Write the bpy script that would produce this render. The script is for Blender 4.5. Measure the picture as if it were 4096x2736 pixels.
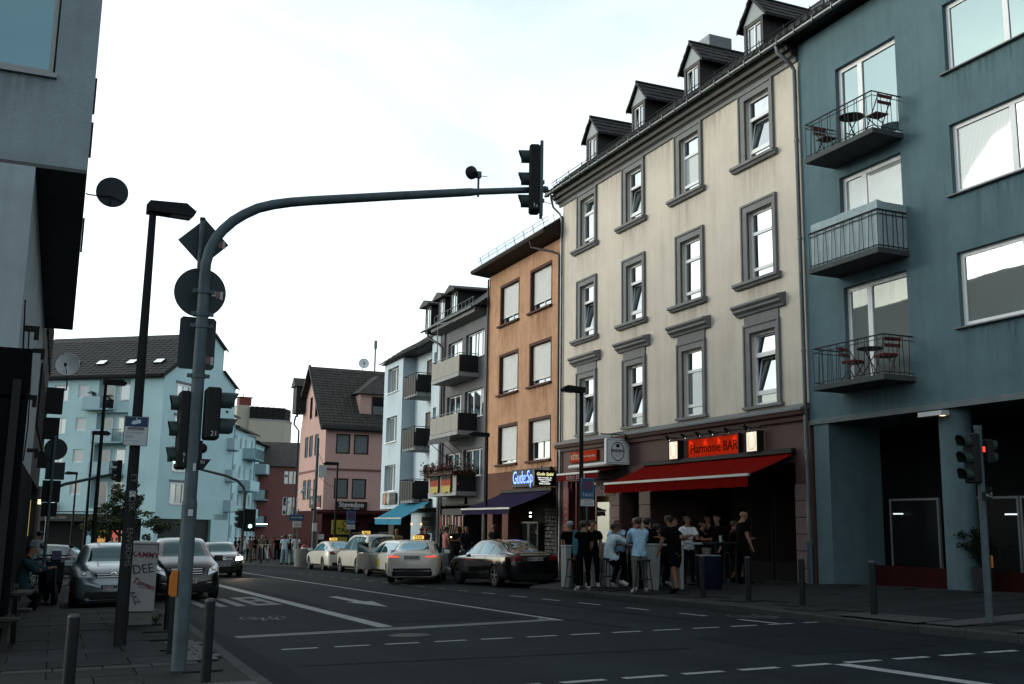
import bpy, bmesh, math, random
from math import sin, cos, pi, radians as rad, sqrt
from mathutils import Vector, Matrix, Euler
from mathutils.bvhtree import BVHTree

for _o in list(bpy.data.objects): bpy.data.objects.remove(_o)
SC = bpy.context.scene
COL = SC.collection
rnd = random.Random(7)

# ------------------------------------------------------------------ camera
CAM_Z = 1.2                      # low eye level above the road beside the camera
YAW, PITCH, ROLL = rad(23.0512), rad(9.978), rad(0.886)
FPX = 4200.0                     # focal length in pixels of the 4096 px wide photograph
fwd = Vector((sin(YAW)*cos(PITCH), cos(YAW)*cos(PITCH), sin(PITCH)))
r0 = Vector((cos(YAW), -sin(YAW), 0)); u0 = r0.cross(fwd)
rgt = cos(ROLL)*r0 + sin(ROLL)*u0
upv = -sin(ROLL)*r0 + cos(ROLL)*u0
cd = bpy.data.cameras.new('camera'); cam = bpy.data.objects.new('camera', cd); COL.objects.link(cam)
cd.sensor_width = 36; cd.lens = FPX/4096*36; cd.clip_end = 3000; cd.clip_start = .1
m = Matrix((rgt, upv, -fwd)).transposed().to_4x4(); m.translation = (0, 0, CAM_Z)
cam.matrix_world = m
SC.camera = cam

# ------------------------------------------------------------------ sky, sun, exposure
W = bpy.data.worlds.new('World'); SC.world = W; W.use_nodes = True
nt = W.node_tree; N = nt.nodes; L = nt.links
bg = N['Background']
SKY_POW, CLOUD, AIR = .5, 11.0, 4.9
SUN_EL, SUN_AZ = rad(13), rad(-56)          # azimuth from +Y towards +X: low in the west, left of the street
sky = N.new('ShaderNodeTexSky'); sky.sky_type = 'NISHITA'; sky.sun_disc = False
sky.sun_elevation = SUN_EL; sky.sun_rotation = SUN_AZ
sky.air_density = 1.0; sky.dust_density = 2.0; sky.ozone_density = 1.0
tc = N.new('ShaderNodeTexCoord')
mp = N.new('ShaderNodeMapping'); mp.inputs['Scale'].default_value = (1.0, 1.6, 3.2); mp.inputs['Rotation'].default_value = (.15, .1, .5)
L.new(tc.outputs['Generated'], mp.inputs['Vector'])
no = N.new('ShaderNodeTexNoise'); no.inputs['Scale'].default_value = 1.9; no.inputs['Detail'].default_value = 7; no.inputs['Roughness'].default_value = .56
no.inputs['Distortion'].default_value = .5
L.new(mp.outputs[0], no.inputs['Vector'])
ra = N.new('ShaderNodeMapRange'); ra.inputs[1].default_value = .40; ra.inputs[2].default_value = .62; ra.inputs[3].default_value = .6; ra.inputs[4].default_value = 1.0
L.new(no.outputs[0], ra.inputs[0])
bw = N.new('ShaderNodeRGBToBW'); L.new(sky.outputs[0], bw.inputs[0])            # the cloud veil is as bright as the air behind it, but white
pw = N.new('ShaderNodeMath'); pw.operation = 'POWER'; pw.inputs[1].default_value = SKY_POW; L.new(bw.outputs[0], pw.inputs[0])
cl = N.new('ShaderNodeMix'); cl.data_type = 'RGBA'; cl.blend_type = 'MULTIPLY'; cl.inputs[0].default_value = 1; cl.inputs[7].default_value = (CLOUD*.94, CLOUD, CLOUD*1.02, 1)
L.new(pw.outputs[0], cl.inputs[6])
skm = N.new('ShaderNodeMix'); skm.data_type = 'RGBA'; skm.blend_type = 'MULTIPLY'; skm.inputs[0].default_value = 1
skm.inputs[7].default_value = (AIR*.80, AIR, AIR*1.0, 1)
L.new(sky.outputs[0], skm.inputs[6])
cm = N.new('ShaderNodeMix'); cm.data_type = 'RGBA'
L.new(cl.outputs[2], cm.inputs[7])
L.new(ra.outputs[0], cm.inputs[0]); L.new(skm.outputs[2], cm.inputs[6])
L.new(cm.outputs[2], bg.inputs[0]); bg.inputs[1].default_value = .105
sd = bpy.data.lights.new('sun', 'SUN'); sun = bpy.data.objects.new('sun', sd); COL.objects.link(sun)
sd.energy = 1.5; sd.angle = rad(20); sd.color = (1, .94, .86)
dv = Vector((sin(SUN_AZ)*cos(SUN_EL), cos(SUN_AZ)*cos(SUN_EL), sin(SUN_EL)))
sun.rotation_euler = dv.to_track_quat('Z', 'Y').to_euler(); sun.location = (-60, 10, 40)
VS = SC.view_settings
VS.view_transform = 'Standard'; VS.look = 'None'; VS.exposure = -0.3; VS.gamma = 1

# ------------------------------------------------------------------ helpers
def ray(x, y): return fwd + rgt*((x-2048)/FPX) + upv*((1368-y)/FPX)
def onX(x, y, X): d = ray(x, y); return d*(X/d.x) + Vector((0, 0, CAM_Z))
def onY(x, y, Y): d = ray(x, y); return d*(Y/d.y) + Vector((0, 0, CAM_Z))
SL = .0206
def road_z(x, y): return -.26 - SL*y + .02*x
def pav_z(x, y): return road_z(x, y) + .12 + .03*max(0, x-12.4)
def lpav_z(x, y): return road_z(x, y) + .12

MATS = {}
ALB = .57                        # darkens every base colour so the scene stays low against the bright sky
def M(name, col, rough=.8, metal=0., var=.12, scale=2., bump=.0, bscale=60., streak=0., spec=.2, dirt=None, dirtamt=.0, emit=None, estr=0, lanes=0.):
    if name in MATS: return MATS[name]
    mt = bpy.data.materials.new(name); mt.use_nodes = True; t = mt.node_tree; n = t.nodes; l = t.links
    b = n['Principled BSDF']; b.inputs['Roughness'].default_value = rough; b.inputs['Metallic'].default_value = metal
    b.inputs['Specular IOR Level'].default_value = spec
    tcn = n.new('ShaderNodeTexCoord')
    c = (*[v*ALB for v in col], 1)
    if dirt: dirt = tuple(v*ALB for v in dirt)
    cur = None
    if var > 0:
        ns = n.new('ShaderNodeTexNoise'); ns.inputs['Scale'].default_value = scale; ns.inputs['Detail'].default_value = 5; ns.inputs['Roughness'].default_value = .62
        l.new(tcn.outputs['Object'], ns.inputs['Vector'])
        mr = n.new('ShaderNodeMapRange'); mr.inputs[1].default_value = .3; mr.inputs[2].default_value = .7; mr.inputs[3].default_value = 1-var; mr.inputs[4].default_value = 1+var
        l.new(ns.outputs[0], mr.inputs[0])
        mx = n.new('ShaderNodeMix'); mx.data_type = 'RGBA'; mx.blend_type = 'MULTIPLY'; mx.inputs[0].default_value = 1; mx.inputs[6].default_value = c
        l.new(mr.outputs[0], mx.inputs[7]); cur = mx.outputs[2]
    if lanes > 0:                                    # long wheel-polished and tar-dark bands along the street, and fine cracks
        mpn = n.new('ShaderNodeMapping'); mpn.inputs['Scale'].default_value = (.9, .035, 1); l.new(tcn.outputs['Object'], mpn.inputs[0])
        ns = n.new('ShaderNodeTexNoise'); ns.inputs['Scale'].default_value = 1.0; ns.inputs['Detail'].default_value = 4; l.new(mpn.outputs[0], ns.inputs['Vector'])
        mr = n.new('ShaderNodeMapRange'); mr.inputs[1].default_value = .35; mr.inputs[2].default_value = .65; mr.inputs[3].default_value = 1-lanes; mr.inputs[4].default_value = 1+lanes; l.new(ns.outputs[0], mr.inputs[0])
        vo = n.new('ShaderNodeTexVoronoi'); vo.feature = 'DISTANCE_TO_EDGE'; vo.inputs['Scale'].default_value = .42; n2 = n.new('ShaderNodeTexNoise'); n2.inputs['Scale'].default_value = 2.2; n2.inputs['Detail'].default_value = 6
        l.new(tcn.outputs['Object'], n2.inputs['Vector']); va = n.new('ShaderNodeVectorMath'); va.operation = 'ADD'; l.new(tcn.outputs['Object'], va.inputs[0]); l.new(n2.outputs[1], va.inputs[1]); l.new(va.outputs[0], vo.inputs['Vector'])
        mc = n.new('ShaderNodeMapRange'); mc.inputs[1].default_value = .004; mc.inputs[2].default_value = .012; mc.inputs[3].default_value = .55; mc.inputs[4].default_value = 1; l.new(vo.outputs['Distance'], mc.inputs[0])
        mu = n.new('ShaderNodeMath'); mu.operation = 'MULTIPLY'; l.new(mr.outputs[0], mu.inputs[0]); l.new(mc.outputs[0], mu.inputs[1])
        mx = n.new('ShaderNodeMix'); mx.data_type = 'RGBA'; mx.blend_type = 'MULTIPLY'; mx.inputs[0].default_value = 1; l.new(cur, mx.inputs[6]); l.new(mu.outputs[0], mx.inputs[7]); cur = mx.outputs[2]
    if streak > 0:
        mpn = n.new('ShaderNodeMapping'); mpn.inputs['Scale'].default_value = (2.6, 2.6, .22); l.new(tcn.outputs['Object'], mpn.inputs[0])
        ns = n.new('ShaderNodeTexNoise'); ns.inputs['Scale'].default_value = 1.0; ns.inputs['Detail'].default_value = 6; ns.inputs['Roughness'].default_value = .7
        l.new(mpn.outputs[0], ns.inputs['Vector'])
        mr = n.new('ShaderNodeMapRange'); mr.inputs[1].default_value = .48; mr.inputs[2].default_value = .75; mr.inputs[3].default_value = 0; mr.inputs[4].default_value = streak
        l.new(ns.outputs[0], mr.inputs[0])
        mx = n.new('ShaderNodeMix'); mx.data_type = 'RGBA'; mx.inputs[7].default_value = (*(dirt or (.03, .03, .028)), 1)
        l.new(mr.outputs[0], mx.inputs[0])
        if cur: l.new(cur, mx.inputs[6])
        else: mx.inputs[6].default_value = c
        cur = mx.outputs[2]
    if dirtamt > 0:
        ns = n.new('ShaderNodeTexNoise'); ns.inputs['Scale'].default_value = scale*2.3; ns.inputs['Detail'].default_value = 8; ns.inputs['Roughness'].default_value = .75
        l.new(tcn.outputs['Object'], ns.inputs['Vector'])
        mr = n.new('ShaderNodeMapRange'); mr.inputs[1].default_value = .52; mr.inputs[2].default_value = .70; mr.inputs[3].default_value = 0; mr.inputs[4].default_value = dirtamt
        l.new(ns.outputs[0], mr.inputs[0])
        mx = n.new('ShaderNodeMix'); mx.data_type = 'RGBA'; mx.inputs[7].default_value = (*(dirt or (.03, .03, .028)), 1)
        l.new(mr.outputs[0], mx.inputs[0])
        if cur: l.new(cur, mx.inputs[6])
        else: mx.inputs[6].default_value = c
        cur = mx.outputs[2]
    if cur: l.new(cur, b.inputs['Base Color'])
    else: b.inputs['Base Color'].default_value = c
    if bump > 0:
        ns = n.new('ShaderNodeTexNoise'); ns.inputs['Scale'].default_value = bscale; ns.inputs['Detail'].default_value = 4
        l.new(tcn.outputs['Object'], ns.inputs['Vector'])
        bp = n.new('ShaderNodeBump'); bp.inputs['Strength'].default_value = bump; bp.inputs['Distance'].default_value = .02
        l.new(ns.outputs[0], bp.inputs['Height']); l.new(bp.outputs[0], b.inputs['Normal'])
    if emit:
        b.inputs['Emission Color'].default_value = (*emit, 1); b.inputs['Emission Strength'].default_value = estr
    MATS[name] = mt; return mt
def glassmat(name, col=(.012, .016, .018), refl=.5, rough=.02, tint=(.92, .97, 1), ior=1.5):
    if name in MATS: return MATS[name]
    mt = bpy.data.materials.new(name); mt.use_nodes = True; t = mt.node_tree; n = t.nodes; l = t.links
    n.remove(n['Principled BSDF']); out = n['Material Output']
    d = n.new('ShaderNodeBsdfDiffuse'); d.inputs[0].default_value = (*col, 1)
    g = n.new('ShaderNodeBsdfGlossy'); g.inputs['Roughness'].default_value = rough; g.inputs[0].default_value = (*tint, 1)
    tcn = n.new('ShaderNodeTexCoord'); ns = n.new('ShaderNodeTexNoise'); ns.inputs['Scale'].default_value = 1.3; ns.inputs['Detail'].default_value = 1
    l.new(tcn.outputs['Object'], ns.inputs['Vector'])
    bp = n.new('ShaderNodeBump'); bp.inputs['Strength'].default_value = .05; bp.inputs['Distance'].default_value = .02
    l.new(ns.outputs[0], bp.inputs['Height']); l.new(bp.outputs[0], g.inputs['Normal'])
    fr = n.new('ShaderNodeFresnel'); fr.inputs[0].default_value = ior
    ad = n.new('ShaderNodeMath'); ad.operation = 'ADD'; ad.use_clamp = True; ad.inputs[1].default_value = refl
    l.new(fr.outputs[0], ad.inputs[0])
    mx = n.new('ShaderNodeMixShader'); l.new(ad.outputs[0], mx.inputs[0]); l.new(d.outputs[0], mx.inputs[1]); l.new(g.outputs[0], mx.inputs[2])
    l.new(mx.outputs[0], out.inputs[0]); MATS[name] = mt; return mt
def emat(name, col, st):
    if name in MATS: return MATS[name]
    mt = bpy.data.materials.new(name); mt.use_nodes = True; b = mt.node_tree.nodes['Principled BSDF']
    b.inputs['Base Color'].default_value = (*[min(1, c)*.5 for c in col], 1); b.inputs['Emission Color'].default_value = (*col, 1); b.inputs['Emission Strength'].default_value = st
    MATS[name] = mt; return mt

class MB:
    """collects shapes into one mesh"""
    def __init__(s): s.v = []; s.f = []; s.sm = []
    def add(s, vs, fs, smooth=False):
        o = len(s.v); s.v += [tuple(p) for p in vs]; s.f += [tuple(i+o for i in f) for f in fs]; s.sm += [smooth]*len(fs); return s
    def box(s, x0, x1, y0, y1, z0, z1, mat=None, bev=0):
        if x0 > x1: x0, x1 = x1, x0
        if y0 > y1: y0, y1 = y1, y0
        if z0 > z1: z0, z1 = z1, z0
        if bev > 0:
            b = bev; vs = []; 
            xs = (x0, x0+b, x1-b, x1); ys = (y0, y0+b, y1-b, y1); zs = (z0, z0+b, z1-b, z1)
            bm = bmesh.new(); bmesh.ops.create_cube(bm, size=1)
            for v in bm.verts: v.co = Vector(((x0+x1)/2+v.co.x*(x1-x0), (y0+y1)/2+v.co.y*(y1-y0), (z0+z1)/2+v.co.z*(z1-z0)))
            bmesh.ops.bevel(bm, geom=bm.edges[:], offset=b, segments=1, affect='EDGES')
            bm.verts.index_update(); vs = [v.co.copy() for v in bm.verts]; fs = [[v.index for v in f.verts] for f in bm.faces]; bm.free()
        else:
            vs = [(x0, y0, z0), (x1, y0, z0), (x1, y1, z0), (x0, y1, z0), (x0, y0, z1), (x1, y0, z1), (x1, y1, z1), (x0, y1, z1)]
            fs = [(3, 2, 1, 0), (4, 5, 6, 7), (0, 1, 5, 4), (1, 2, 6, 5), (2, 3, 7, 6), (3, 0, 4, 7)]
        if mat: vs = [mat @ Vector(v) for v in vs]
        return s.add(vs, fs)
    def tube(s, path, r, seg=8, cap=True):
        """round tube along points; r a number or a list"""
        P = [Vector(p) for p in path]; n = len(P); rs = r if isinstance(r, (list, tuple)) else [r]*n
        vs = []; prev = None
        for i, p in enumerate(P):
            d = (P[min(i+1, n-1)]-P[max(i-1, 0)]).normalized()
            if prev is None:
                a = Vector((0, 0, 1)) if abs(d.z) < .9 else Vector((1, 0, 0)); x = d.cross(a).normalized()
            else:
                x = (prev-d*prev.dot(d)).normalized()
            prev = x; y = d.cross(x)
            for k in range(seg):
                a = 2*pi*k/seg; vs.append(p+(x*cos(a)+y*sin(a))*rs[i])
        fs = [(i*seg+k, i*seg+(k+1) % seg, (i+1)*seg+(k+1) % seg, (i+1)*seg+k) for i in range(n-1) for k in range(seg)]
        s.add(vs, fs, True)
        if cap: s.add([vs[k] for k in range(seg)][::-1], [tuple(range(seg))]); s.add(vs[-seg:], [tuple(range(seg))])
        return s
    def prism(s, poly, a0, a1, axis='y', mat=None):
        """2D polygon extruded along an axis: axis y -> poly is (x,z); x -> (y,z); z -> (x,y)"""
        n = len(poly)
        f = {'y': lambda p, a: (p[0], a, p[1]), 'x': lambda p, a: (a, p[0], p[1]), 'z': lambda p, a: (p[0], p[1], a)}[axis]
        vs = [f(p, a0) for p in poly]+[f(p, a1) for p in poly]
        if mat: vs = [mat @ Vector(v) for v in vs]
        fs = [tuple(range(n))[::-1], tuple(range(n, 2*n))]+[(i, (i+1) % n, n+(i+1) % n, n+i) for i in range(n)]
        return s.add(vs, fs)
    def lathe(s, prof, seg=16, axis=None, org=(0, 0, 0)):
        """profile (r,h) turned about z (or the given axis matrix)"""
        vs = []
        for r, h in prof:
            for k in range(seg):
                a = 2*pi*k/seg; vs.append(Vector((r*cos(a), r*sin(a), h)))
        if axis: vs = [axis @ v for v in vs]
        vs = [v+Vector(org) for v in vs]; n = len(prof)
        fs = [(i*seg+k, i*seg+(k+1) % seg, (i+1)*seg+(k+1) % seg, (i+1)*seg+k) for i in range(n-1) for k in range(seg)]
        s.add(vs, fs, True)
        if tuple(prof[0]) == tuple(prof[-1]): return s
        if prof[0][0] > 1e-6: s.add(vs[:seg][::-1], [tuple(range(seg))])
        if prof[-1][0] > 1e-6: s.add(vs[-seg:], [tuple(range(seg))])
        return s
    def mesh(s, name):
        me = bpy.data.meshes.new(name); me.from_pydata(s.v, [], s.f)
        me.polygons.foreach_set('use_smooth', s.sm); me.update()
        bm = bmesh.new(); bm.from_mesh(me); bmesh.ops.recalc_face_normals(bm, faces=bm.faces[:]); bm.to_mesh(me); bm.free()
        if any(s.sm): me.set_sharp_from_angle(angle=rad(42))
        return me
    def build(s, name, mat, parent=None): return obj(name, s.mesh(name), mat, parent)
def obj(name, me, mat, parent=None, loc=None, rot=None):
    if mat is not None and not me.materials: me.materials.append(mat)
    o = bpy.data.objects.new(name, me); COL.objects.link(o)
    if mat is not None and me.materials[0] is not mat:
        o.material_slots[0].link = 'OBJECT'; o.material_slots[0].material = mat
    if parent is not None: o.parent = parent
    if loc is not None: o.location = loc
    if rot is not None: o.rotation_euler = rot
    return o
def thing(name, label, cat, loc=(0, 0, 0), rz=0, group=None):
    o = bpy.data.objects.new(name, None); COL.objects.link(o); o.empty_display_size = .2
    o.location = loc; o.rotation_euler = (0, 0, rz); return tag(o, label, cat, group)
def tag(o, label, cat, group=None):
    o['label'] = label; o['category'] = cat
    if group: o['group'] = group
    return o
def struct(o): o['kind'] = 'structure'; return o
def stuff(o): o['kind'] = 'stuff'; return o
def copy_tree(o, parent=None):
    c = o.copy(); COL.objects.link(c); c.parent = parent
    for ch in KIDS.get(o.name, []): copy_tree(ch, c)
    return c
KIDS = {}
def index_kids():
    KIDS.clear()
    for o in bpy.data.objects:
        if o.parent: KIDS.setdefault(o.parent.name, []).append(o)
_TX = {}
def text_mesh(s, size=1., ext=.004, shear=0., bold=0., align='CENTER', sp=1.):
    k = (s, size, ext, shear, bold, align, sp)
    if k in _TX: return _TX[k]
    cu = bpy.data.curves.new('text', 'FONT'); cu.body = s; cu.size = size; cu.extrude = ext; cu.shear = shear; cu.offset = bold
    cu.align_x = align; cu.align_y = 'CENTER'; cu.resolution_u = 3; cu.space_character = sp
    o = bpy.data.objects.new('text', cu); COL.objects.link(o)
    me = bpy.data.meshes.new_from_object(o.evaluated_get(bpy.context.evaluated_depsgraph_get()))
    bpy.data.objects.remove(o); bpy.data.curves.remove(cu); me.name = 'lettering'; _TX[k] = me; return me
def text(name, s, size, mat, parent, loc, rot=(pi/2, 0, 0), sx=1., **kw):
    """lettering that stands upright and faces local -y"""
    o = obj(name, text_mesh(s, size, **kw), mat, parent, loc, rot); o.scale = (sx, 1, 1); return o

# ------------------------------------------------------------------ common materials
asphalt = M('asphalt', (.0066, .0132, .0168), .8, var=.34, scale=1.1, bump=.35, bscale=160, spec=.07, lanes=.38, dirt=(.015, .018, .02), dirtamt=.5)
asph2 = M('asphalt_repair', (.0072, .0135, .017), .82, var=.22, scale=2, bump=.4, bscale=180, spec=.06)
paint = M('road_paint', (.30, .33, .34), .6, var=.25, scale=6, bump=.2, bscale=120, dirt=(.04, .047, .05), dirtamt=.75, spec=.12)
paint_old = M('road_paint_worn', (.13, .15, .155), .65, var=.3, scale=5, dirt=(.035, .042, .045), dirtamt=.9, spec=.12)
slabm = M('pavement_slab', (.0145, .0175, .0195), .85, var=.28, scale=3.5, bump=.25, bscale=90, dirt=(.02, .022, .022), dirtamt=.6, spec=.12)
slab2 = M('pavement_slab_darker', (.011, .0135, .015), .88, var=.25, scale=3, bump=.25, bscale=90, dirt=(.018, .02, .02), dirtamt=.5, spec=.12)
slabb = M('pavement_bed', (.012, .014, .015), .95, var=.2)
kerbm = M('kerb_stone', (.036, .041, .043), .85, var=.25, scale=4, bump=.2, bscale=70, dirt=(.025, .025, .025), dirtamt=.5, spec=.12)
tactile = M('tactile_paving', (.055, .061, .064), .75, var=.2, scale=5, spec=.12)
white_f = M('white_window_frame', (.95, .98, 1.0), .45, var=.06, scale=3)
glass = glassmat('window_glass', refl=.30)
glass_blue = glassmat('window_glass_sky', (.03, .05, .055), refl=.13, tint=(.78, .96, 1))
glass_dim = glassmat('window_glass_dim', refl=.20)
def curtainglass(name, lo, hi, refl, scale=9.):
    mt = glassmat(name, lo, refl); t = mt.node_tree; n = t.nodes; l = t.links; d = [q for q in n if q.type == 'BSDF_DIFFUSE'][0]
    tcn = n.new('ShaderNodeTexCoord'); w = n.new('ShaderNodeTexWave'); w.wave_type = 'BANDS'; w.bands_direction = 'X'; w.inputs['Scale'].default_value = scale; w.inputs['Distortion'].default_value = 2.2; w.inputs['Detail'].default_value = 2; w.inputs['Detail Scale'].default_value = .6
    mpn = n.new('ShaderNodeMapping'); mpn.inputs['Scale'].default_value = (1, 1, .12); l.new(tcn.outputs['Object'], mpn.inputs[0]); l.new(mpn.outputs[0], w.inputs['Vector'])
    mx = n.new('ShaderNodeMix'); mx.data_type = 'RGBA'; mx.inputs[6].default_value = (*lo, 1); mx.inputs[7].default_value = (*hi, 1); l.new(w.outputs['Fac'], mx.inputs[0]); l.new(mx.outputs[2], d.inputs[0]); return mt
glass_curt = curtainglass('curtained_window_glass', (.16, .17, .17), (.34, .36, .36), .04)
glass_curt2 = curtainglass('net_curtain_glass', (.07, .08, .08), (.16, .18, .18), .03, 14.)
def stain_mat(name, col, amt):
    mt = bpy.data.materials.new(name); mt.use_nodes = True; t = mt.node_tree; n = t.nodes; l = t.links; b = n['Principled BSDF']; b.inputs['Base Color'].default_value = (*col, 1); b.inputs['Roughness'].default_value = .95; b.inputs['Specular IOR Level'].default_value = .05
    tcn = n.new('ShaderNodeTexCoord'); sp = n.new('ShaderNodeSeparateXYZ'); l.new(tcn.outputs['Generated'], sp.inputs[0])
    def mth(op, a_, b_=None):
        q = n.new('ShaderNodeMath'); q.operation = op
        for i, v in enumerate((a_, b_)):
            if v is None: continue
            if isinstance(v, (int, float)): q.inputs[i].default_value = v
            else: l.new(v, q.inputs[i])
        return q.outputs[0]
    x = sp.outputs[0]; ex = mth('MULTIPLY', mth('MULTIPLY', x, mth('SUBTRACT', 1.0, x)), 4.0); z = mth('POWER', sp.outputs[2], 1.4)
    mpn = n.new('ShaderNodeMapping'); mpn.inputs['Scale'].default_value = (9, 9, .7); l.new(tcn.outputs['Object'], mpn.inputs[0]); ns = n.new('ShaderNodeTexNoise'); ns.inputs['Scale'].default_value = 1.0; ns.inputs['Detail'].default_value = 6; l.new(mpn.outputs[0], ns.inputs['Vector'])
    mr = n.new('ShaderNodeMapRange'); mr.inputs[1].default_value = .42; mr.inputs[2].default_value = .68; mr.inputs[3].default_value = .05; mr.inputs[4].default_value = 1; l.new(ns.outputs[0], mr.inputs[0])
    f = mth('MULTIPLY', mth('MULTIPLY', mth('MULTIPLY', ex, z), mr.outputs[0]), amt); l.new(f, b.inputs['Alpha']); MATS[name] = mt; return mt
def stain(root, mat, x0, x1, z0, z1, y=-.004):
    me = bpy.data.meshes.new('rain_stain'); me.from_pydata([(x0, y, z0), (x1, y, z0), (x1, y, z1), (x0, y, z1)], [], [(0, 1, 2, 3)]); me.update(); return obj('rain_stain', me, mat, root)
stain_d = stain_mat('rain_stain_dark', (.05, .046, .04), .34); stain_b = stain_mat('rain_stain_brown', (.07, .03, .015), .55); stain_u = stain_mat('rain_stain_blue', (.018, .036, .042), .35)
glass_dark = glassmat('window_glass_dark', (.008, .01, .012), refl=.07)
blackm = M('black_metal', (.010, .011, .012), .6, 0, var=.15, scale=5, spec=.15)
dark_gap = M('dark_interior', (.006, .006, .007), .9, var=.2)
galv = M('galvanised_steel', (.062, .094, .110), .6, .2, var=.28, scale=4, dirt=(.03, .035, .038), dirtamt=.45)
zinc = M('zinc_gutter', (.16, .18, .19), .42, .6, var=.2, scale=3)
signback = M('sign_back_grey', (.020, .032, .037), .6, 0, var=.12, scale=3)
roof_dark = M('dark_roof_tile', (.020, .021, .022), .65, var=.35, scale=4, bump=.2, bscale=30)
silver = M('bright_metal', (.55, .57, .58), .25, .9, var=.05)
white_p = M('white_plastic', (.62, .64, .64), .5, var=.06)
# ------------------------------------------------------------------ ground, road, pavements
def sheet(name, poly, zf, mat, parent=None, dz=0.):
    me = bpy.data.meshes.new(name); me.from_pydata([(x, y, zf(x, y)+dz) for x, y in poly], [], [tuple(range(len(poly)))]); me.update()
    if me.polygons[0].normal.z < 0: me.flip_normals()
    return obj(name, me, mat, parent)
rz_ = road_z
earth = M('distant_ground', (.05, .052, .05), .9, var=.2, scale=.2)
struct(sheet('ground', [(-700, -400), (900, -400), (900, 1200), (-700, 1200)], rz_, earth, dz=-.02))
road = struct(sheet('road', [(-60, -30), (70, -30), (70, 190), (-60, 190)], rz_, asphalt))
def mark(name, poly, mat=None, h=.004): return sheet(name, poly, rz_, mat or paint, road, h)
def strip(name, x0, x1, y0, y1, mat=None): return mark(name, [(x0, y0), (x1, y0), (x1, y1), (x0, y1)], mat)
# repair patches and gutter course in the asphalt (about 4 mm above the road sheet)
strip('repair_patch', 2.2, 2.62, -3, 24, asph2); strip('repair_patch', 5.7, 8.2, 18.6, 22.0, asph2); strip('repair_patch', 8.7, 10.9, 11.0, 13.6, asph2)
for (xa, ya, xb, yb, w) in ((8.75, 15.6, 8.8, 60, .05), (2.8, 12.9, 7.9, 12.3, .04), (5.75, 24.5, 5.85, 48, .04), (10.5, 16, 10.3, 33, .04)):
    mark('tar_seam', [(xa-w, ya-w), (xa+w, ya), (xb+w, yb+w), (xb-w, yb)], asph2, .006)
# solid lines
strip('centre_line', 8.47, 8.6, 17.6, 64); strip('wide_lane_line', 5.2, 5.47, 17.85, 44)
strip('short_edge_line', 8.3, 8.38, 17.6, 18.15)
mark('stop_line', [(2.72, 16.97), (2.72, 17.38), (8.46, 17.95), (8.46, 17.62), (5.9, 17.22)], paint_old, .0045)
mark('turn_line', [(8.32, 10.02), (8.52, 10.0), (8.75, 4.0), (8.55, 4.0)])
# parking lane dashes
for y0, y1 in ((15.03, 16.1), (17.1, 18.0), (19.1, 20.0), (21.1, 22.1), (23.05, 24.0), (24.9, 25.85), (26.85, 27.65), (28.7, 29.5), (30.6, 31.3), (32.3, 33.2), (34.1, 34.9), (35.9, 36.7), (37.7, 38.5), (39.4, 40.2), (41.2, 42), (43, 43.8), (44.7, 45.5), (46.5, 47.3), (48.3, 49.1)):
    xc = lambda y: 11.33-.027*(y-16)
    mark('dash', [(xc(y0)-.05, y0), (xc(y0)+.05, y0), (xc(y1)+.05, y1), (xc(y1)-.05, y1)], paint_old if y0 > 28 else paint)
# crossing: two rows of dashes
for k in range(13): x = 2.99+.735*k; strip('crossing_dash', x, x+.5, 14.86, 14.98)
for k in range(13): x = 2.7+.733*k; strip('crossing_dash', x, x+.51, 10.03, 10.16)
# direction arrow, boxes, bars and bicycle symbol of the left lane
mark('direction_arrow', [(6.81, 28.2), (7.06, 28.2), (7.06, 25.5), (7.26, 25.5), (6.94, 23.1), (6.6, 25.5), (6.81, 25.5)])
for x0, x1 in ((4.0, 4.22), (3.6, 3.8), (3.2, 3.4)): strip('hatch_bar', x0, x1, 25.3, 29.0, paint_old)
for (x0, x1, y0, y1) in ((4.42, 5.05, 28.6, 29.3), (4.42, 5.05, 25.35, 26.05), (4.42, 4.62, 26.05, 28.6), (4.86, 5.05, 26.05, 28.6), (4.62, 4.86, 27.1, 27.55)): strip('box_marking', x0, x1, y0, y1, paint_old)
def ring(cx, cy, rx, ry, w, n=20):
    b = MB(); P = [(cx+cos(2*pi*k/n)*rx, cy+sin(2*pi*k/n)*ry) for k in range(n)]; Q = [(cx+cos(2*pi*k/n)*(rx-w), cy+sin(2*pi*k/n)*(ry-w*1.4)) for k in range(n)]
    vs = [(p[0], p[1], road_z(*p)+.004) for p in P+Q]; b.add(vs, [(k, (k+1) % n, n+(k+1) % n, n+k) for k in range(n)]); return b
def bike_mark(ox, oy, m):
    for cx in (.16, .72): ring(ox+cx, oy+.35, .15, .42, .03).build('bicycle_symbol', m, road)
    b = MB()
    for (xa, ya, xb, yb) in ((.16, .35, .34, -.25), (.34, -.25, .60, -.2), (.60, -.2, .72, .35), (.34, -.25, .44, .35), (.44, .35, .60, -.2), (.16, .35, .44, .35), (.58, -.42, .68, -.42), (.30, -.42, .40, -.42), (.34, -.25, .35, -.42), (.60, -.2, .62, -.42)):
        d = Vector((xb-xa, yb-ya)).normalized()*.018; n = Vector((-d.y, d.x*1.5))
        b.add([(ox+px, oy+py, road_z(ox+px, oy+py)+.0065) for px, py in ((xa+n.x, ya+n.y), (xb+n.x, yb+n.y), (xb-n.x, yb-n.y), (xa-n.x, ya-n.y))], [(0, 1, 2, 3)])
    b.build('bicycle_symbol', m, road)
bike_mark(3.42, 20.9, paint_old); bike_mark(11.6, 16.3, paint_old)
mh = MB(); mh.lathe([(.32, 0), (.32, .006), (.30, .009), (0, .009)], 20); mo = mh.build('manhole_cover', blackm, road); mo.location = (5.2, 16.1, road_z(5.2, 16.1)); mo.rotation_euler = (-SL, -.02, 0)

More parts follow.
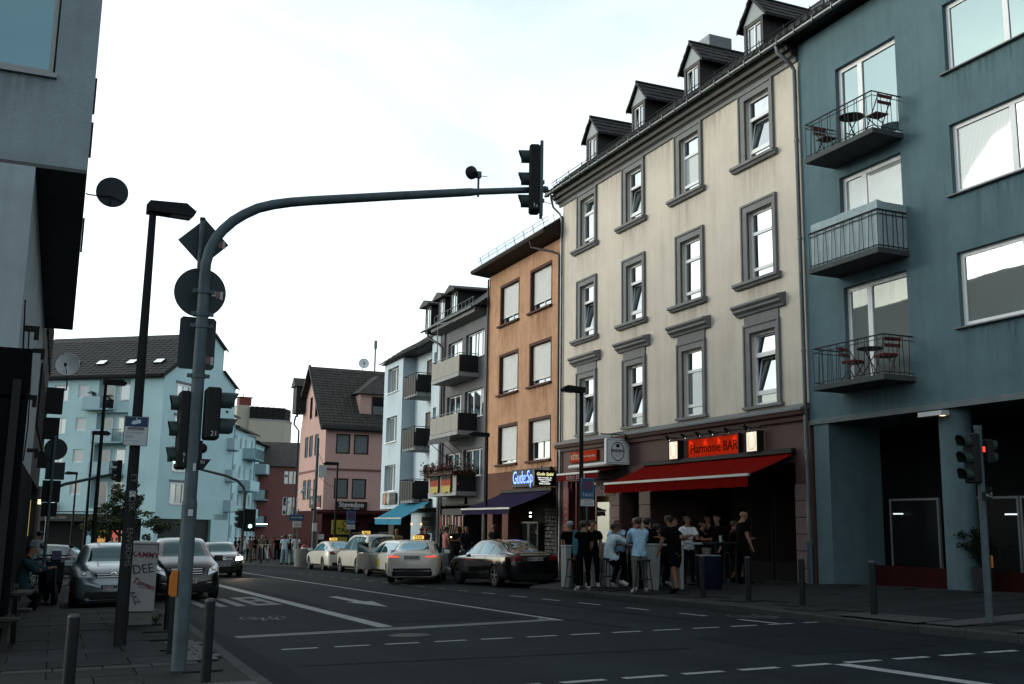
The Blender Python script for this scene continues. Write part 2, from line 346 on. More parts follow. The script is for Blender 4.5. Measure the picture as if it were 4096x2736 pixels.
def arc_kerb(pts, step=1.0):
    """resample a polyline at roughly equal steps"""
    out = []; acc = 0
    P = [Vector(p) for p in pts]
    for a, b in zip(P, P[1:]):
        n = max(1, round((b-a).length/step))
        for k in range(n): out.append(a.lerp(b, k/n))
    out.append(P[-1]); return out
def kerb(pts, zf, side, parent, step=1., w=.13):
    """kerb stones along the polyline, one object each; side +1: stone lies to the right of the direction of travel"""
    P = arc_kerb(pts, step)
    for a, b in zip(P, P[1:]):
        d = (b-a).normalized(); n = Vector((d.y, -d.x))*side; g = d*.006
        q = [a+g, b-g, b-g+n*w, a+g+n*w]; ch = n*.02
        bt = [(p.x, p.y, road_z(p.x, p.y)-.1) for p in q]
        md = [(p.x, p.y, zf(p.x, p.y)-.02) for p in q]
        tp = [((p+ch).x, (p+ch).y, zf(p.x, p.y)+.004) if i < 2 else (p.x, p.y, zf(p.x, p.y)+.004) for i, p in enumerate(q)]
        mb = MB(); mb.add(bt+md+tp, [(0, 1, 5, 4), (1, 2, 6, 5), (2, 3, 7, 6), (3, 0, 4, 7), (4, 5, 9, 8), (5, 6, 10, 9), (6, 7, 11, 10), (7, 4, 8, 11), (8, 9, 10, 11)])
        mb.build('kerb_stone', kerbm, parent)
def slabs(parent, x0, x1, y0, y1, sx, sy, zf, inside, mats, off=.0, gap=.006, th=.022):
    """paving slabs, each its own object"""
    me = {}
    ny = int((y1-y0)/sy); nx = int((x1-x0)/sx)+1
    for j in range(ny):
        for i in range(nx):
            xa = x0+i*sx+(off*sx if j % 2 else 0); ya = y0+j*sy; xb = xa+sx
            if not inside(xa, ya, xb, ya+sy): continue
            k = rnd.randrange(3)
            if k not in me:
                b = MB(); b.box(-sx/2+gap, sx/2-gap, -sy/2+gap, sy/2-gap, -.02, 0, bev=.004); me[k] = b.mesh('paving_slab'); me[k].materials.append(mats[k % len(mats)])
            cx, cy = xa+sx/2, ya+sy/2
            o = obj('paving_slab', me[k], None, parent, (cx, cy, zf(cx, cy)+th+rnd.uniform(-.003, .003)))
            e = .1; o.rotation_euler = (math.atan((zf(cx, cy+e)-zf(cx, cy-e))/(2*e))+rnd.uniform(-.003, .003), -math.atan((zf(cx+e, cy)-zf(cx-e, cy))/(2*e))+rnd.uniform(-.003, .003), 0)
# right pavement: poly kerb line from far to near
KR = [(14.7, 58), (14.7, 29.6), (12.55, 27.9), (12.5, 24), (12.5, 20), (12.45, 17.8), (12.1, 15), (11.98, 13.4), (12.0, 10.7), (12.1, 8), (12.7, 5), (14.1, 2.5)]
pz = lambda x, y: pav_z(x, y)
def krx(y):
    for (xa, ya), (xb, yb) in zip(KR, KR[1:]):
        if yb <= y <= ya: return xa+(xb-xa)*(ya-y)/(ya-yb)
    return 14
pv = MB(); ys = sorted({y for _, y in KR} | {58, 52, 46, 40, 35, 31})
rows = [(krx(y)+.13, 13.5 if krx(y) < 13.4 else krx(y)+.6, 17.9) for y in ys]
vs = []; fs = []
for (y, r) in zip(ys, rows): vs += [(x, y, pav_z(x, y)) for x in r]
for j in range(len(ys)-1):
    for i in range(2): fs.append((j*3+i, j*3+i+1, j*3+4+i, j*3+3+i))
pv.add(vs, fs); pav_r = struct(pv.build('pavement', slabb))
kerb(KR[1:], pz, -1, pav_r, 1.0); kerb(KR[:2], pz, -1, pav_r, 2.0)
slabs(pav_r, 12.0, 17.5, 9.0, 29.0, .92, .92, pz, lambda a, b, c, d: a > max(krx(b), krx(d))+.14 and c < 17.62, [slabm, slab2, slabm], .5)
slabs(pav_r, 14.75, 17.5, 29.0, 58, .92, .92, pz, lambda a, b, c, d: a > max(krx(b), krx(d))+.14 and c < 17.62, [slabm, slab2, slabm], .5)
# tactile strips at the crossing: ribbed
def ribs(parent, x0, x1, y0, y1, zf, pitch=.05, mat=tactile, along='x'):
    b = MB()
    def q(xa, xb, ya, yb, h0, h1): b.add([(xa, ya, zf(xa, ya)+h0), (xb, ya, zf(xb, ya)+h0), (xb, yb, zf(xb, yb)+h0), (xa, yb, zf(xa, yb)+h0)]+[(x, y, zf(x, y)+h1) for x, y in ((xa+.008, ya), (xb-.008, ya), (xb-.008, yb), (xa+.008, yb))], [(4, 5, 6, 7), (0, 1, 5, 4), (1, 2, 6, 5), (2, 3, 7, 6), (3, 0, 4, 7)])
    q(x0, x1, y0, y1, .02, .03)
    n = int((x1-x0)/pitch)
    for k in range(n): q(x0+k*pitch, x0+k*pitch+pitch*.55, y0, y1, .03, .037)
    return stuff(b.build('tactile_ribs', mat, parent))
ribs(pav_r, 12.15, 13.3, 11.9, 12.5, pz); ribs(pav_r, 13.3, 16.8, 11.9, 12.5, pz)
sheet('pale_kerb_ramp', [(12.0, 12.55), (12.9, 12.6), (12.8, 14.5), (12.15, 14.6)], pz, tactile, pav_r, .031)
sheet('pale_kerb_ramp', [(12.05, 9.2), (13.6, 9.2), (13.6, 10.9), (12.05, 10.9)], pz, tactile, pav_r, .031)
# left pavement on which the camera stands
KL = [(1.95, 24.4), (2.2, 22.6), (2.24, 19), (2.18, 16), (2.08, 12), (2.06, 10.4), (2.25, 8.2), (2.9, 6), (4.6, 3.6)]
lz = lpav_z
def klx(y):
    for (xa, ya), (xb, yb) in zip(KL, KL[1:]):
        if yb <= y <= ya: return xa+(xb-xa)*(ya-y)/(ya-yb)
    return KL[0][0] if y > 24 else 4.6
pl = MB(); ys = [-6, 3.6]+sorted(y for _, y in KL)[1:]; vs = []; fs = []
for y in ys: vs += [(q, y, lpav_z(q, y)) for q in (-30, -.5, klx(y)-.13)]
for j in range(len(ys)-1):
    for i in range(2): fs.append((j*3+i, j*3+i+1, j*3+4+i, j*3+3+i))
b0 = len(vs); vs += [(x, y, lpav_z(x, y)) for x, y in ((-.9, 24.4), (.1, 24.4), (.1, 46), (-.9, 46))]; fs.append((b0, b0+1, b0+2, b0+3))
pl.add(vs, fs); pav_l = struct(pl.build('pavement', slabb))
kerb(KL, lz, 1, pav_l, 1.0, .16); kerb([(.24, 46), (.24, 24.45)], lz, 1, pav_l, 2.0, .14); kerb([(.26, 24.43), (1.9, 24.43)], lz, 1, pav_l, .6, .14)
inl = lambda a, b, c, d: c < min(klx(b), klx(d))-.15 and not (12.4 < (b+d)/2 < 12.74)
slabs(pav_l, -3.4, 2.2, 6.8, 12.4, .86, .62, lz, inl, [slabm, slab2, slabm], .5)
slabs(pav_l, -3.4, 2.2, 12.76, 24.4, .86, .74, lz, inl, [slab2, slab2, slabm], .5)
slabs(pav_l, -3.4, 2.2, 12.42, 12.74, .5, .31, lz, lambda a, b, c, d: c < klx(b)-.15, [kerbm, tactile, kerbm], 0)
# small setts by the traffic pole
s_ = MB(); s_.box(-.095, .095, -.135, .135, -.02, 0, bev=.006); sett_me = s_.mesh('sett'); sett_me.materials.append(tactile)
for j in range(9):
    for i in range(3):
        xx = 1.46+i*.2+(.07 if j % 2 else 0); yy_ = 12.8+j*.28
        if xx+.18 < klx(yy_)-.17: obj('sett', sett_me, None, pav_l, (xx+.1, yy_+.14, lpav_z(xx+.1, yy_+.14)+.03+rnd.uniform(-.002, .002)), (-SL, -.02, 0))
ribs(pav_l, 1.2, 1.88, 9.9, 10.6, lpav_z, .05)
# far pavement with the crowd
pf = MB(); FP = [(14.7, 58.05), (13.4, 60.5), (12.4, 64), (11.5, 71), (11.2, 76), (11.2, 90), (14, 110), (60, 150), (60, 58.05)]
pf.add([(x, y, road_z(x, y)+.1) for x, y in FP], [tuple(range(len(FP)))]); pav_f = struct(pf.build('pavement', slabm))
kerb(FP[:6], lambda x, y: road_z(x, y)+.1, -1, pav_f, 2.0, .16)
pf2 = MB(); FP2 = [(-30, 66), (-4, 66), (2.5, 76), (7.0, 84), (16, 100), (30, 145), (-40, 150)]
pf2.add([(x, y, road_z(x, y)+.1) for x, y in FP2], [tuple(range(len(FP2)))]); struct(pf2.build('pavement', slabm))
# ------------------------------------------------------------------ buildings
def wall_mesh(b, W0, W1, Z0, Z1, ops, rev):
    """front wall in the plane y=0 (outside is -y) with openings (x0,x1,z0,z1) and their reveals"""
    xs = sorted({round(v, 4) for v in [W0, W1]+[o[0] for o in ops]+[o[1] for o in ops] if W0 <= v <= W1})
    zs = sorted({round(v, 4) for v in [Z0, Z1]+[o[2] for o in ops]+[o[3] for o in ops] if Z0 <= v <= Z1})
    for xa, xb in zip(xs, xs[1:]):
        za0 = None
        for za, zb in zip(zs, zs[1:]):
            cx, cz = (xa+xb)/2, (za+zb)/2
            hole = any(o[0] < cx < o[1] and o[2] < cz < o[3] for o in ops)
            if not hole: b.add([(xa, 0, za), (xb, 0, za), (xb, 0, zb), (xa, 0, zb)], [(0, 1, 2, 3)])
    for (xa, xb, za, zb, *r) in ops:
        d = r[0] if r else rev
        b.add([(xa, 0, za), (xb, 0, za), (xb, 0, zb), (xa, 0, zb), (xa, d, za), (xb, d, za), (xb, d, zb), (xa, d, zb)], [(0, 1, 5, 4), (1, 2, 6, 5), (2, 3, 7, 6), (3, 0, 4, 7)])
def shell(b, W0, W1, D, Z0, Z1, top=True, left=True, right=True):
    """sides, back and top of a house behind its front wall"""
    f = [(W0, 0, Z0), (W1, 0, Z0), (W1, D, Z0), (W0, D, Z0), (W0, 0, Z1), (W1, 0, Z1), (W1, D, Z1), (W0, D, Z1)]
    fs = [(2, 3, 7, 6)]
    if right: fs.append((1, 2, 6, 5))
    if left: fs.append((3, 0, 4, 7))
    if top: fs.append((4, 5, 6, 7))
    b.add(f, fs)
def mod(mesh_obj): return mesh_obj
_WC = {}
def window(root, x0, x1, z0, z1, dep, cols=(), rows=(), fw=.06, fm=None, gl=None, tilt=(), name='window', fd=.06, gls=None, yrot=0, glj=None):
    """frame with panes as sub-parts; cols/rows are fractions where mullions/transoms stand; tilt: (i,j) cells hung inwards"""
    fm = fm or white_f; gl = gl or glass; w, h = x1-x0, z1-z0
    k = (round(w, 3), round(h, 3), tuple(cols), tuple(rows), fw, fd)
    cx = [0]+[c*w for c in cols]+[w]; cz = [0]+[r*h for r in rows]+[h]
    if k not in _WC:
        b = MB()
        b.box(0, w, 0, fd, 0, fw); b.box(0, w, 0, fd, h-fw, h); b.box(0, fw, 0.001, fd, fw, h-fw); b.box(w-fw, w, 0.001, fd, fw, h-fw)
        for c in cx[1:-1]: b.box(c-fw*.7, c+fw*.7, .002, fd, fw, h-fw)
        for r in cz[1:-1]: b.box(fw, w-fw, -.008, fd, r-fw*.6, r+fw*.6)
        _WC[k] = b.mesh('window')
    o = obj(name, _WC[k], fm, root, (x0, dep, z0))
    for i in range(len(cx)-1):
        for j in range(len(cz)-1):
            xa = cx[i]+(fw if i == 0 else fw*.7); xb = cx[i+1]-(fw if i == len(cx)-2 else fw*.7)
            za = cz[j]+(fw if j == 0 else fw*.6); zb = cz[j+1]-(fw if j == len(cz)-2 else fw*.6)
            g = gls[i % len(gls)] if gls else gl
            if glj and j in glj: g = glj[j]
            kp = ('p', round(xb-xa, 3), round(zb-za, 3), (i, j) in tilt, id(g))
            t = (i, j) in tilt
            if kp not in _WC:
                b = MB(); pw, ph = xb-xa, zb-za; s = .035 if t else 0
                b.box(s, pw-s, -.004, .004, s, ph-s); _WC[kp] = b.mesh('pane'); _WC[kp].materials.append(g)
                if t:
                    b = MB(); b.box(0, pw, -.02, .02, 0, s); b.box(0, pw, -.02, .02, ph-s, ph); b.box(0, s, -.019, .019, s, ph-s); b.box(pw-s, pw, -.019, .019, s, ph-s); _WC[kp+('s',)] = b.mesh('sash')
            if t:
                rr = (-rad(7+rnd.random()*3), 0, 0)
                obj('sash', _WC[kp+('s',)], fm, o, (xa, .03, za), rr); obj('pane', _WC[kp], None, o, (xa, .03, za), rr)
            else: obj('pane', _WC[kp], None, o, (xa, fd*.55, za), (rnd.uniform(-.006, .006), 0, rnd.uniform(-.006, .006)))
    return o
def bx(name, root, mat, *a, **k): b = MB(); b.box(*a, **k); return b.build(name, mat, root)
def mould(root, name, mat, x0, x1, prof):
    """moulding of constant section (y,z) along x"""
    b = MB(); b.prism(prof, x0, x1, 'x'); return b.build(name, mat, root)
XR = 17.5                                        # plane of the right-hand house fronts
def right_house(name, label, yfar): return thing(name, label, 'building', (XR, yfar, 0), -pi/2)

# ---- beige four-storey house with the bar
beige = M('beige_render', (.72, .655, .565), .85, var=.09, scale=.7, bump=.2, bscale=25, streak=.42, dirt=(.36, .335, .30))
trim = M('grey_stone_trim', (.215, .222, .225), .75, var=.14, scale=2.5, dirt=(.10, .10, .10), dirtamt=.35)
trim_d = M('dark_eaves_paint', (.045, .044, .044), .6, var=.2, scale=2)
fascia_m = M('dusky_red_fascia', (.115, .062, .058), .7, var=.12, scale=2, streak=.2)
stone_p = M('pinkish_stone_blocks', (.21, .15, .14), .8, var=.15, scale=3, dirtamt=.2)
YB = 36.15
Hb = right_house('beige_house', 'four-storey beige rendered house with grey window surrounds and a row of dormers', YB)
U = lambda y: YB-y
W1 = YB-21.62
cols_y = [(34.8, 33.28), (31.28, 29.8), (27.8, 26.28), (24.28, 22.72)]      # outer edges of the surrounds
TW = .21                                                                    # width of a surround
rows_z = [(11.62, 13.74), (8.12, 10.36), (4.58, 6.86)]
ops = []
for ya, yb in cols_y:
    for za, zb in rows_z: ops.append((U(ya)+TW+.03, U(yb)-TW+.05, za+.02, zb-.22))
b = MB(); wall_mesh(b, 0, W1, 4.2, 14.0, ops, .26); shell(b, 0, W1, 11, 4.2, 14.0); b.build('wall', beige, Hb)
for ci, (ya, yb) in enumerate(cols_y):
    xa, xb = U(ya), U(yb)
    for ri, (za, zb) in enumerate(rows_z):
        o = ops[ci*3+ri]
        b = MB()                                                             # surround: jambs and lintel with a raised outer fillet
        b.box(xa, o[0], -.05, .03, za, zb); b.box(o[1], xb, -.05, .03, za, zb); b.box(o[0], o[1], -.05, .03, o[3], zb)
        b.box(xa-.03, xa+.03, -.085, .02, za, zb+.03); b.box(xb-.03, xb+.03, -.085, .02, za, zb+.03); b.box(xa+.03, xb-.03, -.085, .02, zb-.03, zb+.03)
        b.build('window_surround', trim, Hb)
        stain(Hb, stain_d, xa-.4, xb+.3, za-(1.1 if ri < 2 else .0)-.16, za-.155 if ri < 2 else za-.079) if ri < 2 else None
        if ri < 2:
            mould(Hb, 'window_sill', trim, xa-.34, xb+.15, [(.02, za-.16), (-.10, za-.16), (-.14, za-.10), (-.20, za-.08), (-.20, za), (.02, za+.02)])
        else:
            mould(Hb, 'window_sill', trim, xa-.1, xb+.1, [(.02, za-.08), (-.10, za-.08), (-.10, za), (.02, za+.01)])
            mould(Hb, 'window_hood', trim, xa-.3, xb+.3, [(.02, zb+.30), (-.09, zb+.30), (-.12, zb+.36), (-.22, zb+.42), (-.22, zb+.48), (-.30, zb+.54), (-.30, zb+.60), (.02, zb+.68)])
            bx('hood_frieze', Hb, trim, xa, xb, -.04, .02, zb+.03, zb+.30)
        til = {(0, 0): ((0, 2),), (1, 0): ((0, 1),), (2, 0): (), (3, 0): ((0, 1),), (0, 1): ((0, 1),), (1, 1): ((0, 1),), (2, 1): (), (3, 1): (), (0, 2): ((0, 1),), (1, 2): ((0, 1),), (2, 2): (), (3, 2): ((0, 1), (0, 2))}[(ci, ri)]
        window(Hb, o[0], o[1], o[2], o[3], .12, (), (.16, .68), .075, tilt=til, gl=glass if ri < 2 else (glass if ci != 2 else glass_dark), glj={0: glass_curt2 if ri == 2 else glass, 1: {(2, 0): glass_curt, (0, 1): glass_dim}.get((ci, ri), glass if ri < 2 or ci != 2 else glass_curt2), 2: [glass_dim, glass, glass, glass][ci] if ri == 0 else glass})
for k in range(5): stain(Hb, stain_d, .1+k*2.9, 2.9+k*2.9, 12.6, 13.75)
# eaves cornice, gutter and snow guard
mould(Hb, 'eaves_cornice', trim, -.25, W1, [(.02, 13.76), (-.06, 13.76), (-.08, 13.86), (-.16, 13.90), (.02, 13.90)])
mould(Hb, 'eaves_cornice', trim_d, -.3, W1, [(.02, 13.903), (-.20, 13.903), (-.22, 14.02), (-.34, 14.05), (-.36, 14.16), (-.44, 14.19), (.02, 14.3)])
gut = MB()
gp = [(-.60+.075+.075*cos(a), 14.27+.075*sin(a)) for a in [pi+k*pi/6 for k in range(7)]]
gp2 = [(-.60+.075+.068*cos(a), 14.275+.068*sin(a)) for a in [pi+k*pi/6 for k in range(7)]][::-1]
gut.prism(gp+gp2, -.55, W1+7.6, 'x'); gut.build('gutter', zinc, Hb)
for k in range(30): bx('gutter_bracket', Hb, zinc, -.4+k*.74, -.375+k*.74, -.612, -.44, 14.18, 14.34)
RP = 41                                          # roof pitch in degrees
def tile_roof(root, x0, x1, y0, z0, length, pitch, mat, tw=.3, th=.33, name='roof_tiles'):
    """overlapping rows of tiles, slightly uneven: real steps but one mesh"""
    b = MB(); a = rad(pitch); n = int(length/th); dx = Vector((0, cos(a), sin(a))); nn = Vector((0, -sin(a), cos(a)))
    nx = int((x1-x0)/tw); w = (x1-x0)/nx
    for j in range(n):
        p = Vector((0, y0, z0))+dx*(j*th); lift = .045
        for i in range(nx):
            q = rnd.uniform(-.006, .006); xa = x0+i*w; xm = xa+w*.5; xb = xa+w-.006
            P0 = p+nn*(lift+q); P1 = p+dx*(th*1.06)+nn*(.012+q)
            vs = []
            for xx, hh in ((xa, 0), (xm, .035), (xb, 0)): vs += [Vector((xx, 0, 0))+P0+nn*hh, Vector((xx, 0, 0))+P1+nn*hh, Vector((xx, 0, 0))+p]
            b.add(vs, [(0, 3, 4, 1), (3, 6, 7, 4), (2, 5, 3, 0), (5, 8, 6, 3)])
    return stuff(b.build(name, mat, root))
rl = 6.6
b = MB(); a = rad(RP)
for xx in ((0, W1),):
    b.add([(xx[0]-.3, -.5, 14.3), (xx[1]+8.5, -.5, 14.3), (xx[1]+8.5, -.5+rl*cos(a), 14.3+rl*sin(a)), (xx[0]-.3, -.5+rl*cos(a), 14.3+rl*sin(a)), (xx[0]-.3, 8.2, 14.3), (xx[1]+8.5, 8.2, 14.3)], [(0, 1, 2, 3), (3, 2, 5, 4), (0, 3, 4), (1, 5, 2), (0, 4, 5, 1)])
b.build('roof', roof_dark, Hb)
tile_roof(Hb, -.32, W1+2, -.55, 14.31, 2.6, RP, roof_dark)
for k in range(16):
    x = .2+k*1.1; b = MB(); b.tube([(x, -.36, 14.52), (x, -.42, 14.78)], .014, 5); b.build('snow_guard_post', blackm, Hb)
b = MB(); b.tube([(-.25, -.40, 14.72), (W1+1.5, -.40, 14.72)], .014, 5); b.tube([(-.25, -.385, 14.62), (W1+1.5, -.385, 14.62)], .012, 5); b.build('snow_guard_rail', blackm, Hb)
# dormers with crow-tiled gable roofs
dorm_w = M('dormer_lead_grey', (.10, .115, .12), .6, var=.12)
dorm_b = M('dormer_bargeboard', (.36, .40, .42), .6, var=.1)
for yc in (34.77, 31.16, 27.65, 24.29, 20.8):
    xc = U(yc); D = obj('dormer', MB().box(xc-.47, xc-.35, .55, 2.6, 14.8, 16.30).box(xc+.35, xc+.47, .55, 2.6, 14.8, 16.30).box(xc-.35, xc+.35, .55, .7, 14.8, 15.12).box(xc-.35, xc+.35, .56, .7, 16.18, 16.30).mesh('dormer'), trim_d, Hb)
    b = MB(); b.prism([(xc-.52, 16.30), (xc+.52, 16.30), (xc, 16.97)], .57, .66, 'y'); b.build('gable_panel', dorm_b, D)
    window(D, xc-.35, xc+.35, 15.12, 16.18, .60, (.5,), (), .045, gl=glass_dim, tilt=((0, 0),) if yc in (27.65, 31.16) else ())
    for s in (-1, 1):
        A = Vector((xc+s*.73, 0, 16.20)); Bp = Vector((xc, 0, 17.06)); n = 4; b = MB()
        for j in range(n):
            p, q = A.lerp(Bp, j/n), A.lerp(Bp, (j+1)/n)
            for i in range(7):
                y0 = .46+i*.32+rnd.uniform(-.02, .02); l0 = .05+rnd.uniform(0, .03)
                b.add([p+Vector((0, y0, l0)), q+Vector((0, y0, .02)), q+Vector((0, y0+.33, .02)), p+Vector((0, y0+.33, l0)), p+Vector((0, y0, -.03)), q+Vector((0, y0, -.05)), q+Vector((0, y0+.33, -.05)), p+Vector((0, y0+.33, -.03))], [(0, 1, 2, 3), (4, 5, 1, 0), (7, 6, 5, 4), (3, 2, 6, 7), (0, 3, 7, 4), (1, 5, 6, 2)])
        b.build('dormer_roof', roof_dark, D)
        b = MB(); b.add([(A.x, .46, A.z-.07), (Bp.x, .46, Bp.z-.07), (Bp.x, .46, Bp.z+.05), (A.x, .46, A.z+.05), (A.x, .50, A.z-.07), (Bp.x, .50, Bp.z-.07), (Bp.x, .50, Bp.z+.05), (A.x, .50, A.z+.05)], [(0, 1, 2, 3), (7, 6, 5, 4), (0, 4, 5, 1), (3, 2, 6, 7), (0, 3, 7, 4), (1, 5, 6, 2)]); b.build('bargeboard', blackm, D)
    b = MB(); b.tube([(xc, .45, 17.10), (xc, 2.7, 17.10)], .05, 6); b.build('ridge_tile', roof_dark, D)
bx('skylight_box', Hb, zinc, U(28.9)-.1, U(28.9)+.9, 1.5, 2.4, 16.6, 17.75)
# shop level
b = MB(); wall_mesh(b, 0, W1, -.75, 4.2, [(.55, 3.9, -.75, 2.9, 1.2), (4.62, 5.93, -.75, 2.45, .5), (6.66, 13.9, -.75, 2.95, 3.2)], .4); shell(b, 0, W1, 11, -.9, 4.2); b.build('shop_wall', fascia_m, Hb)
mould(Hb, 'shop_cornice', fascia_m, -.15, W1, [(.02, 4.02), (-.10, 4.02), (-.12, 4.12), (-.22, 4.16), (-.26, 4.25), (.02, 4.33)])
mould(Hb, 'cornice_ledge', trim, -.15, W1, [(.02, 4.335), (-.29, 4.262), (-.29, 4.31), (.02, 4.47)])
for (xa, xb) in ((3.9, 4.62), (5.93, 6.66), (13.9, 14.5)):
    for k in range(7): bx('stone_block', Hb, stone_p, xa+.01, xb-.01, -.06, .02, -.55+k*.42, -.55+k*.42+.405, bev=.012)
warm = emat('warm_shop_light', (1, .55, .18), .75)
cream = M('shop_tiles', (.50, .33, .16), .5, var=.1)
for (xa, xb, d, zt) in ((.55, 3.9, 1.2, 2.9), (6.66, 13.9, 3.2, 2.95), (4.62, 5.93, .5, 2.45)):
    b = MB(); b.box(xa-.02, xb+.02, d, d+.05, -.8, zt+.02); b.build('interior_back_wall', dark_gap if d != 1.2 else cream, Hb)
bx('interior_ceiling', Hb, dark_gap, .57, 3.88, .12, 1.18, 2.86, 2.895)
bx('shop_light', Hb, warm, 1.3, 1.9, .6, .7, 2.79, 2.83)
for (xa, xb) in ((.57, .67), (1.02, 1.1), (2.58, 2.68), (3.8, 3.9)): bx('shop_frame', Hb, M('red_shop_frame', (.11, .012, .012), .5), xa, xb, .1, .18, -.7, 2.86)
bx('shop_counter', Hb, blackm, .7, 2.55, .2, .9, -.7, .55); bx('counter_panel', Hb, M('red_counter', (.16, .02, .015), .5), .7, 2.55, .17, .2, 1.05, 1.25)
bx('shop_door', Hb, glass_dark, 2.7, 3.78, .12, .15, -.6, 2.1)
# folded bar doors with glazing at the back of the bar opening
for k in range(6):
    xa = 6.9+k*1.17; o = bx('door_leaf', Hb, dark_gap, xa, xa+1.1, 1.9, 1.96, -.6, 2.7); bx('pane', o, M('bar_pane', (.012, .012, .013), .9, spec=.02), xa+.1, xa+1.0, 1.885, 1.895, .3, 2.55)
for k in range(3): bx('bar_counter_lamp', Hb, emat('dim_bar_lamp', (1, .5, .2), .6), 8.2+k*1.9, 8.26+k*1.9, 2.6, 2.66, 1.6, 1.68)
# downpipes
def pipe(root, name, mat, pts, r=.05, collars=()):
    b = MB(); b.tube(pts, r, 8); o = b.build(name, mat, root)
    for c in collars: bb = MB(); bb.tube([(pts[-1][0], pts[-1][1], c-.03), (pts[-1][0], pts[-1][1], c+.03)], r*1.25, 8); bb.build('pipe_collar', mat, o)
pipe(Hb, 'downpipe', zinc, [(W1-.25, -.52, 14.25), (W1-.2, -.5, 14.0), (W1-.06, -.22, 13.7), (W1-.03, -.1, 13.5), (W1-.03, -.1, .9)], .055, (11.5, 8.8, 5.8, 3.2)); pipe(Hb, 'standpipe', M('cast_iron_pipe', (.07, .10, .115), .5, .3), [(W1-.03, -.1, .95), (W1-.03, -.1, -.4)], .075, (.9,))
pipe(Hb, 'downpipe', zinc, [(-.1, -.5, 14.2), (-.15, -.45, 14.0), (-.28, -.3, 13.75), (-.1, -.1, 13.45), (.04, -.08, 13.2), (.04, -.08, -.5)], .045, (11, 8, 5))

# ---- blue house with the three balconies
blue = M('slate_blue_render', (.115, .195, .225), .88, var=.13, scale=1.0, bump=.35, bscale=35, streak=.4, dirt=(.045, .085, .105))
YU = 21.6
Hu = right_house('blue_house', 'slate-blue rendered apartment house with three railed balconies', YU)
V = lambda y: YU-y
wu = 15.5
ops = [(V(16.56), V(14.0), 11.36, 12.98), (V(16.56), V(14.0), 8.52, 10.12), (V(16.56), V(14.0), 5.57, 7.2)]
dop = [(V(20.17), V(18.05), 10.4, 12.92), (V(20.17), V(18.05), 7.5, 10.0), (V(20.17), V(18.05), 4.62, 7.16)]
more = [(V(12.5), V(10.3), z0, z1) for _, _, z0, z1 in ops]
b = MB(); wall_mesh(b, 0, wu, 3.95, 14.2, ops+dop+more, .2); shell(b, 0, wu, 10, 3.95, 14.2); b.build('wall', blue, Hu)
for i, o in enumerate(ops+more):
    window(Hu, *o, .11, (.62,) if i != 2 else (.66,), (), .10, gl=glass_blue, gls=[glass_curt, glass_dark] if i == 1 else ([glass_curt2, glass_dark] if i == 2 else None)); stain(Hu, stain_u, o[0]-.2, o[1]+.2, o[2]-1.25, o[2]-.055)
    mould(Hu, 'window_sill', trim, o[0]-.12, o[1]+.1, [(.02, o[2]-.05), (-.10, o[2]-.05), (-.10, o[2]-.02), (.02, o[2]+.01)])
for i, o in enumerate(dop): window(Hu, *o, .12, (.36,), (), .11, gl=[glass_blue, glass_curt, glass_curt2][i], name='balcony_door'); stain(Hu, stain_u, o[0]-.6, o[1]+.35, o[2]-1.3, o[2]-.16)
rail_m = M('dark_green_railing', (.018, .022, .024), .5, .3, var=.1)
slab_c = M('balcony_concrete', (.075, .085, .09), .8, var=.15, scale=3, dirtamt=.4)
for i, zs in enumerate((10.32, 7.47, 4.57)):
    xa, xb = V(20.34), V(17.92)
    S_ = bx('balcony_slab', Hu, slab_c, xa, xb, -.92, .0, zs-.03, zs+.10, bev=.01)
    zt = zs+1.0; b = MB(); y0 = -.88
    b.tube([(xa+.03, 0, zt), (xa+.03, y0, zt), (xb-.03, y0, zt), (xb-.03, 0, zt)], .018, 6)
    b.tube([(xa+.03, 0, zs+.16), (xa+.03, y0, zs+.16), (xb-.03, y0, zs+.16), (xb-.03, 0, zs+.16)], .011, 6)
    b.tube([(xa+.03, 0, zt-.1), (xa+.03, y0, zt-.1), (xb-.03, y0, zt-.1), (xb-.03, 0, zt-.1)], .010, 6)
    R_ = b.build('balcony_railing', rail_m, Hu)
    n = 15
    for k in range(n+1):
        x = xa+.03+(xb-xa-.06)*k/n; jx = .05 if k % 2 else -.03
        b = MB(); b.tube([(x, y0, zs+.10), (min(x+jx, xb-.03), y0, zt)], .0085, 5); b.build('baluster', rail_m, R_)
    for s in (xa+.03, xb-.03):
        for k in range(1, 6): b = MB(); y = y0*k/6; b.tube([(s, y, zs+.10), (s, y+(.03 if k % 2 else -.03), zt)], .0085, 5); b.build('baluster', rail_m, R_)
    if i == 1:
        cl = M('grey_balcony_screen', (.40, .50, .53), .85, var=.12, scale=3, bump=.3, bscale=12)
        b = MB(); n = 12; vs = []
        for k in range(n+1):
            x = xa+.05+(xb-xa-.1)*k/n; vs += [(x, y0+.035, zs+.12), (x, y0+.03+.012*sin(k*2.1), zt+.22+rnd.uniform(-.015, .015))]
        for k in range(1, 5): vs += [(xb-.05, y0+.035-y0*k/4.2, zs+.12), (xb-.05, y0+.03-y0*k/4.2, zt+.2)]
        mq = len(vs)//2; b.add(vs, [(2*k, 2*k+2, 2*k+3, 2*k+1) for k in range(mq-1)]); b.build('balcony_screen', cl, Hu)
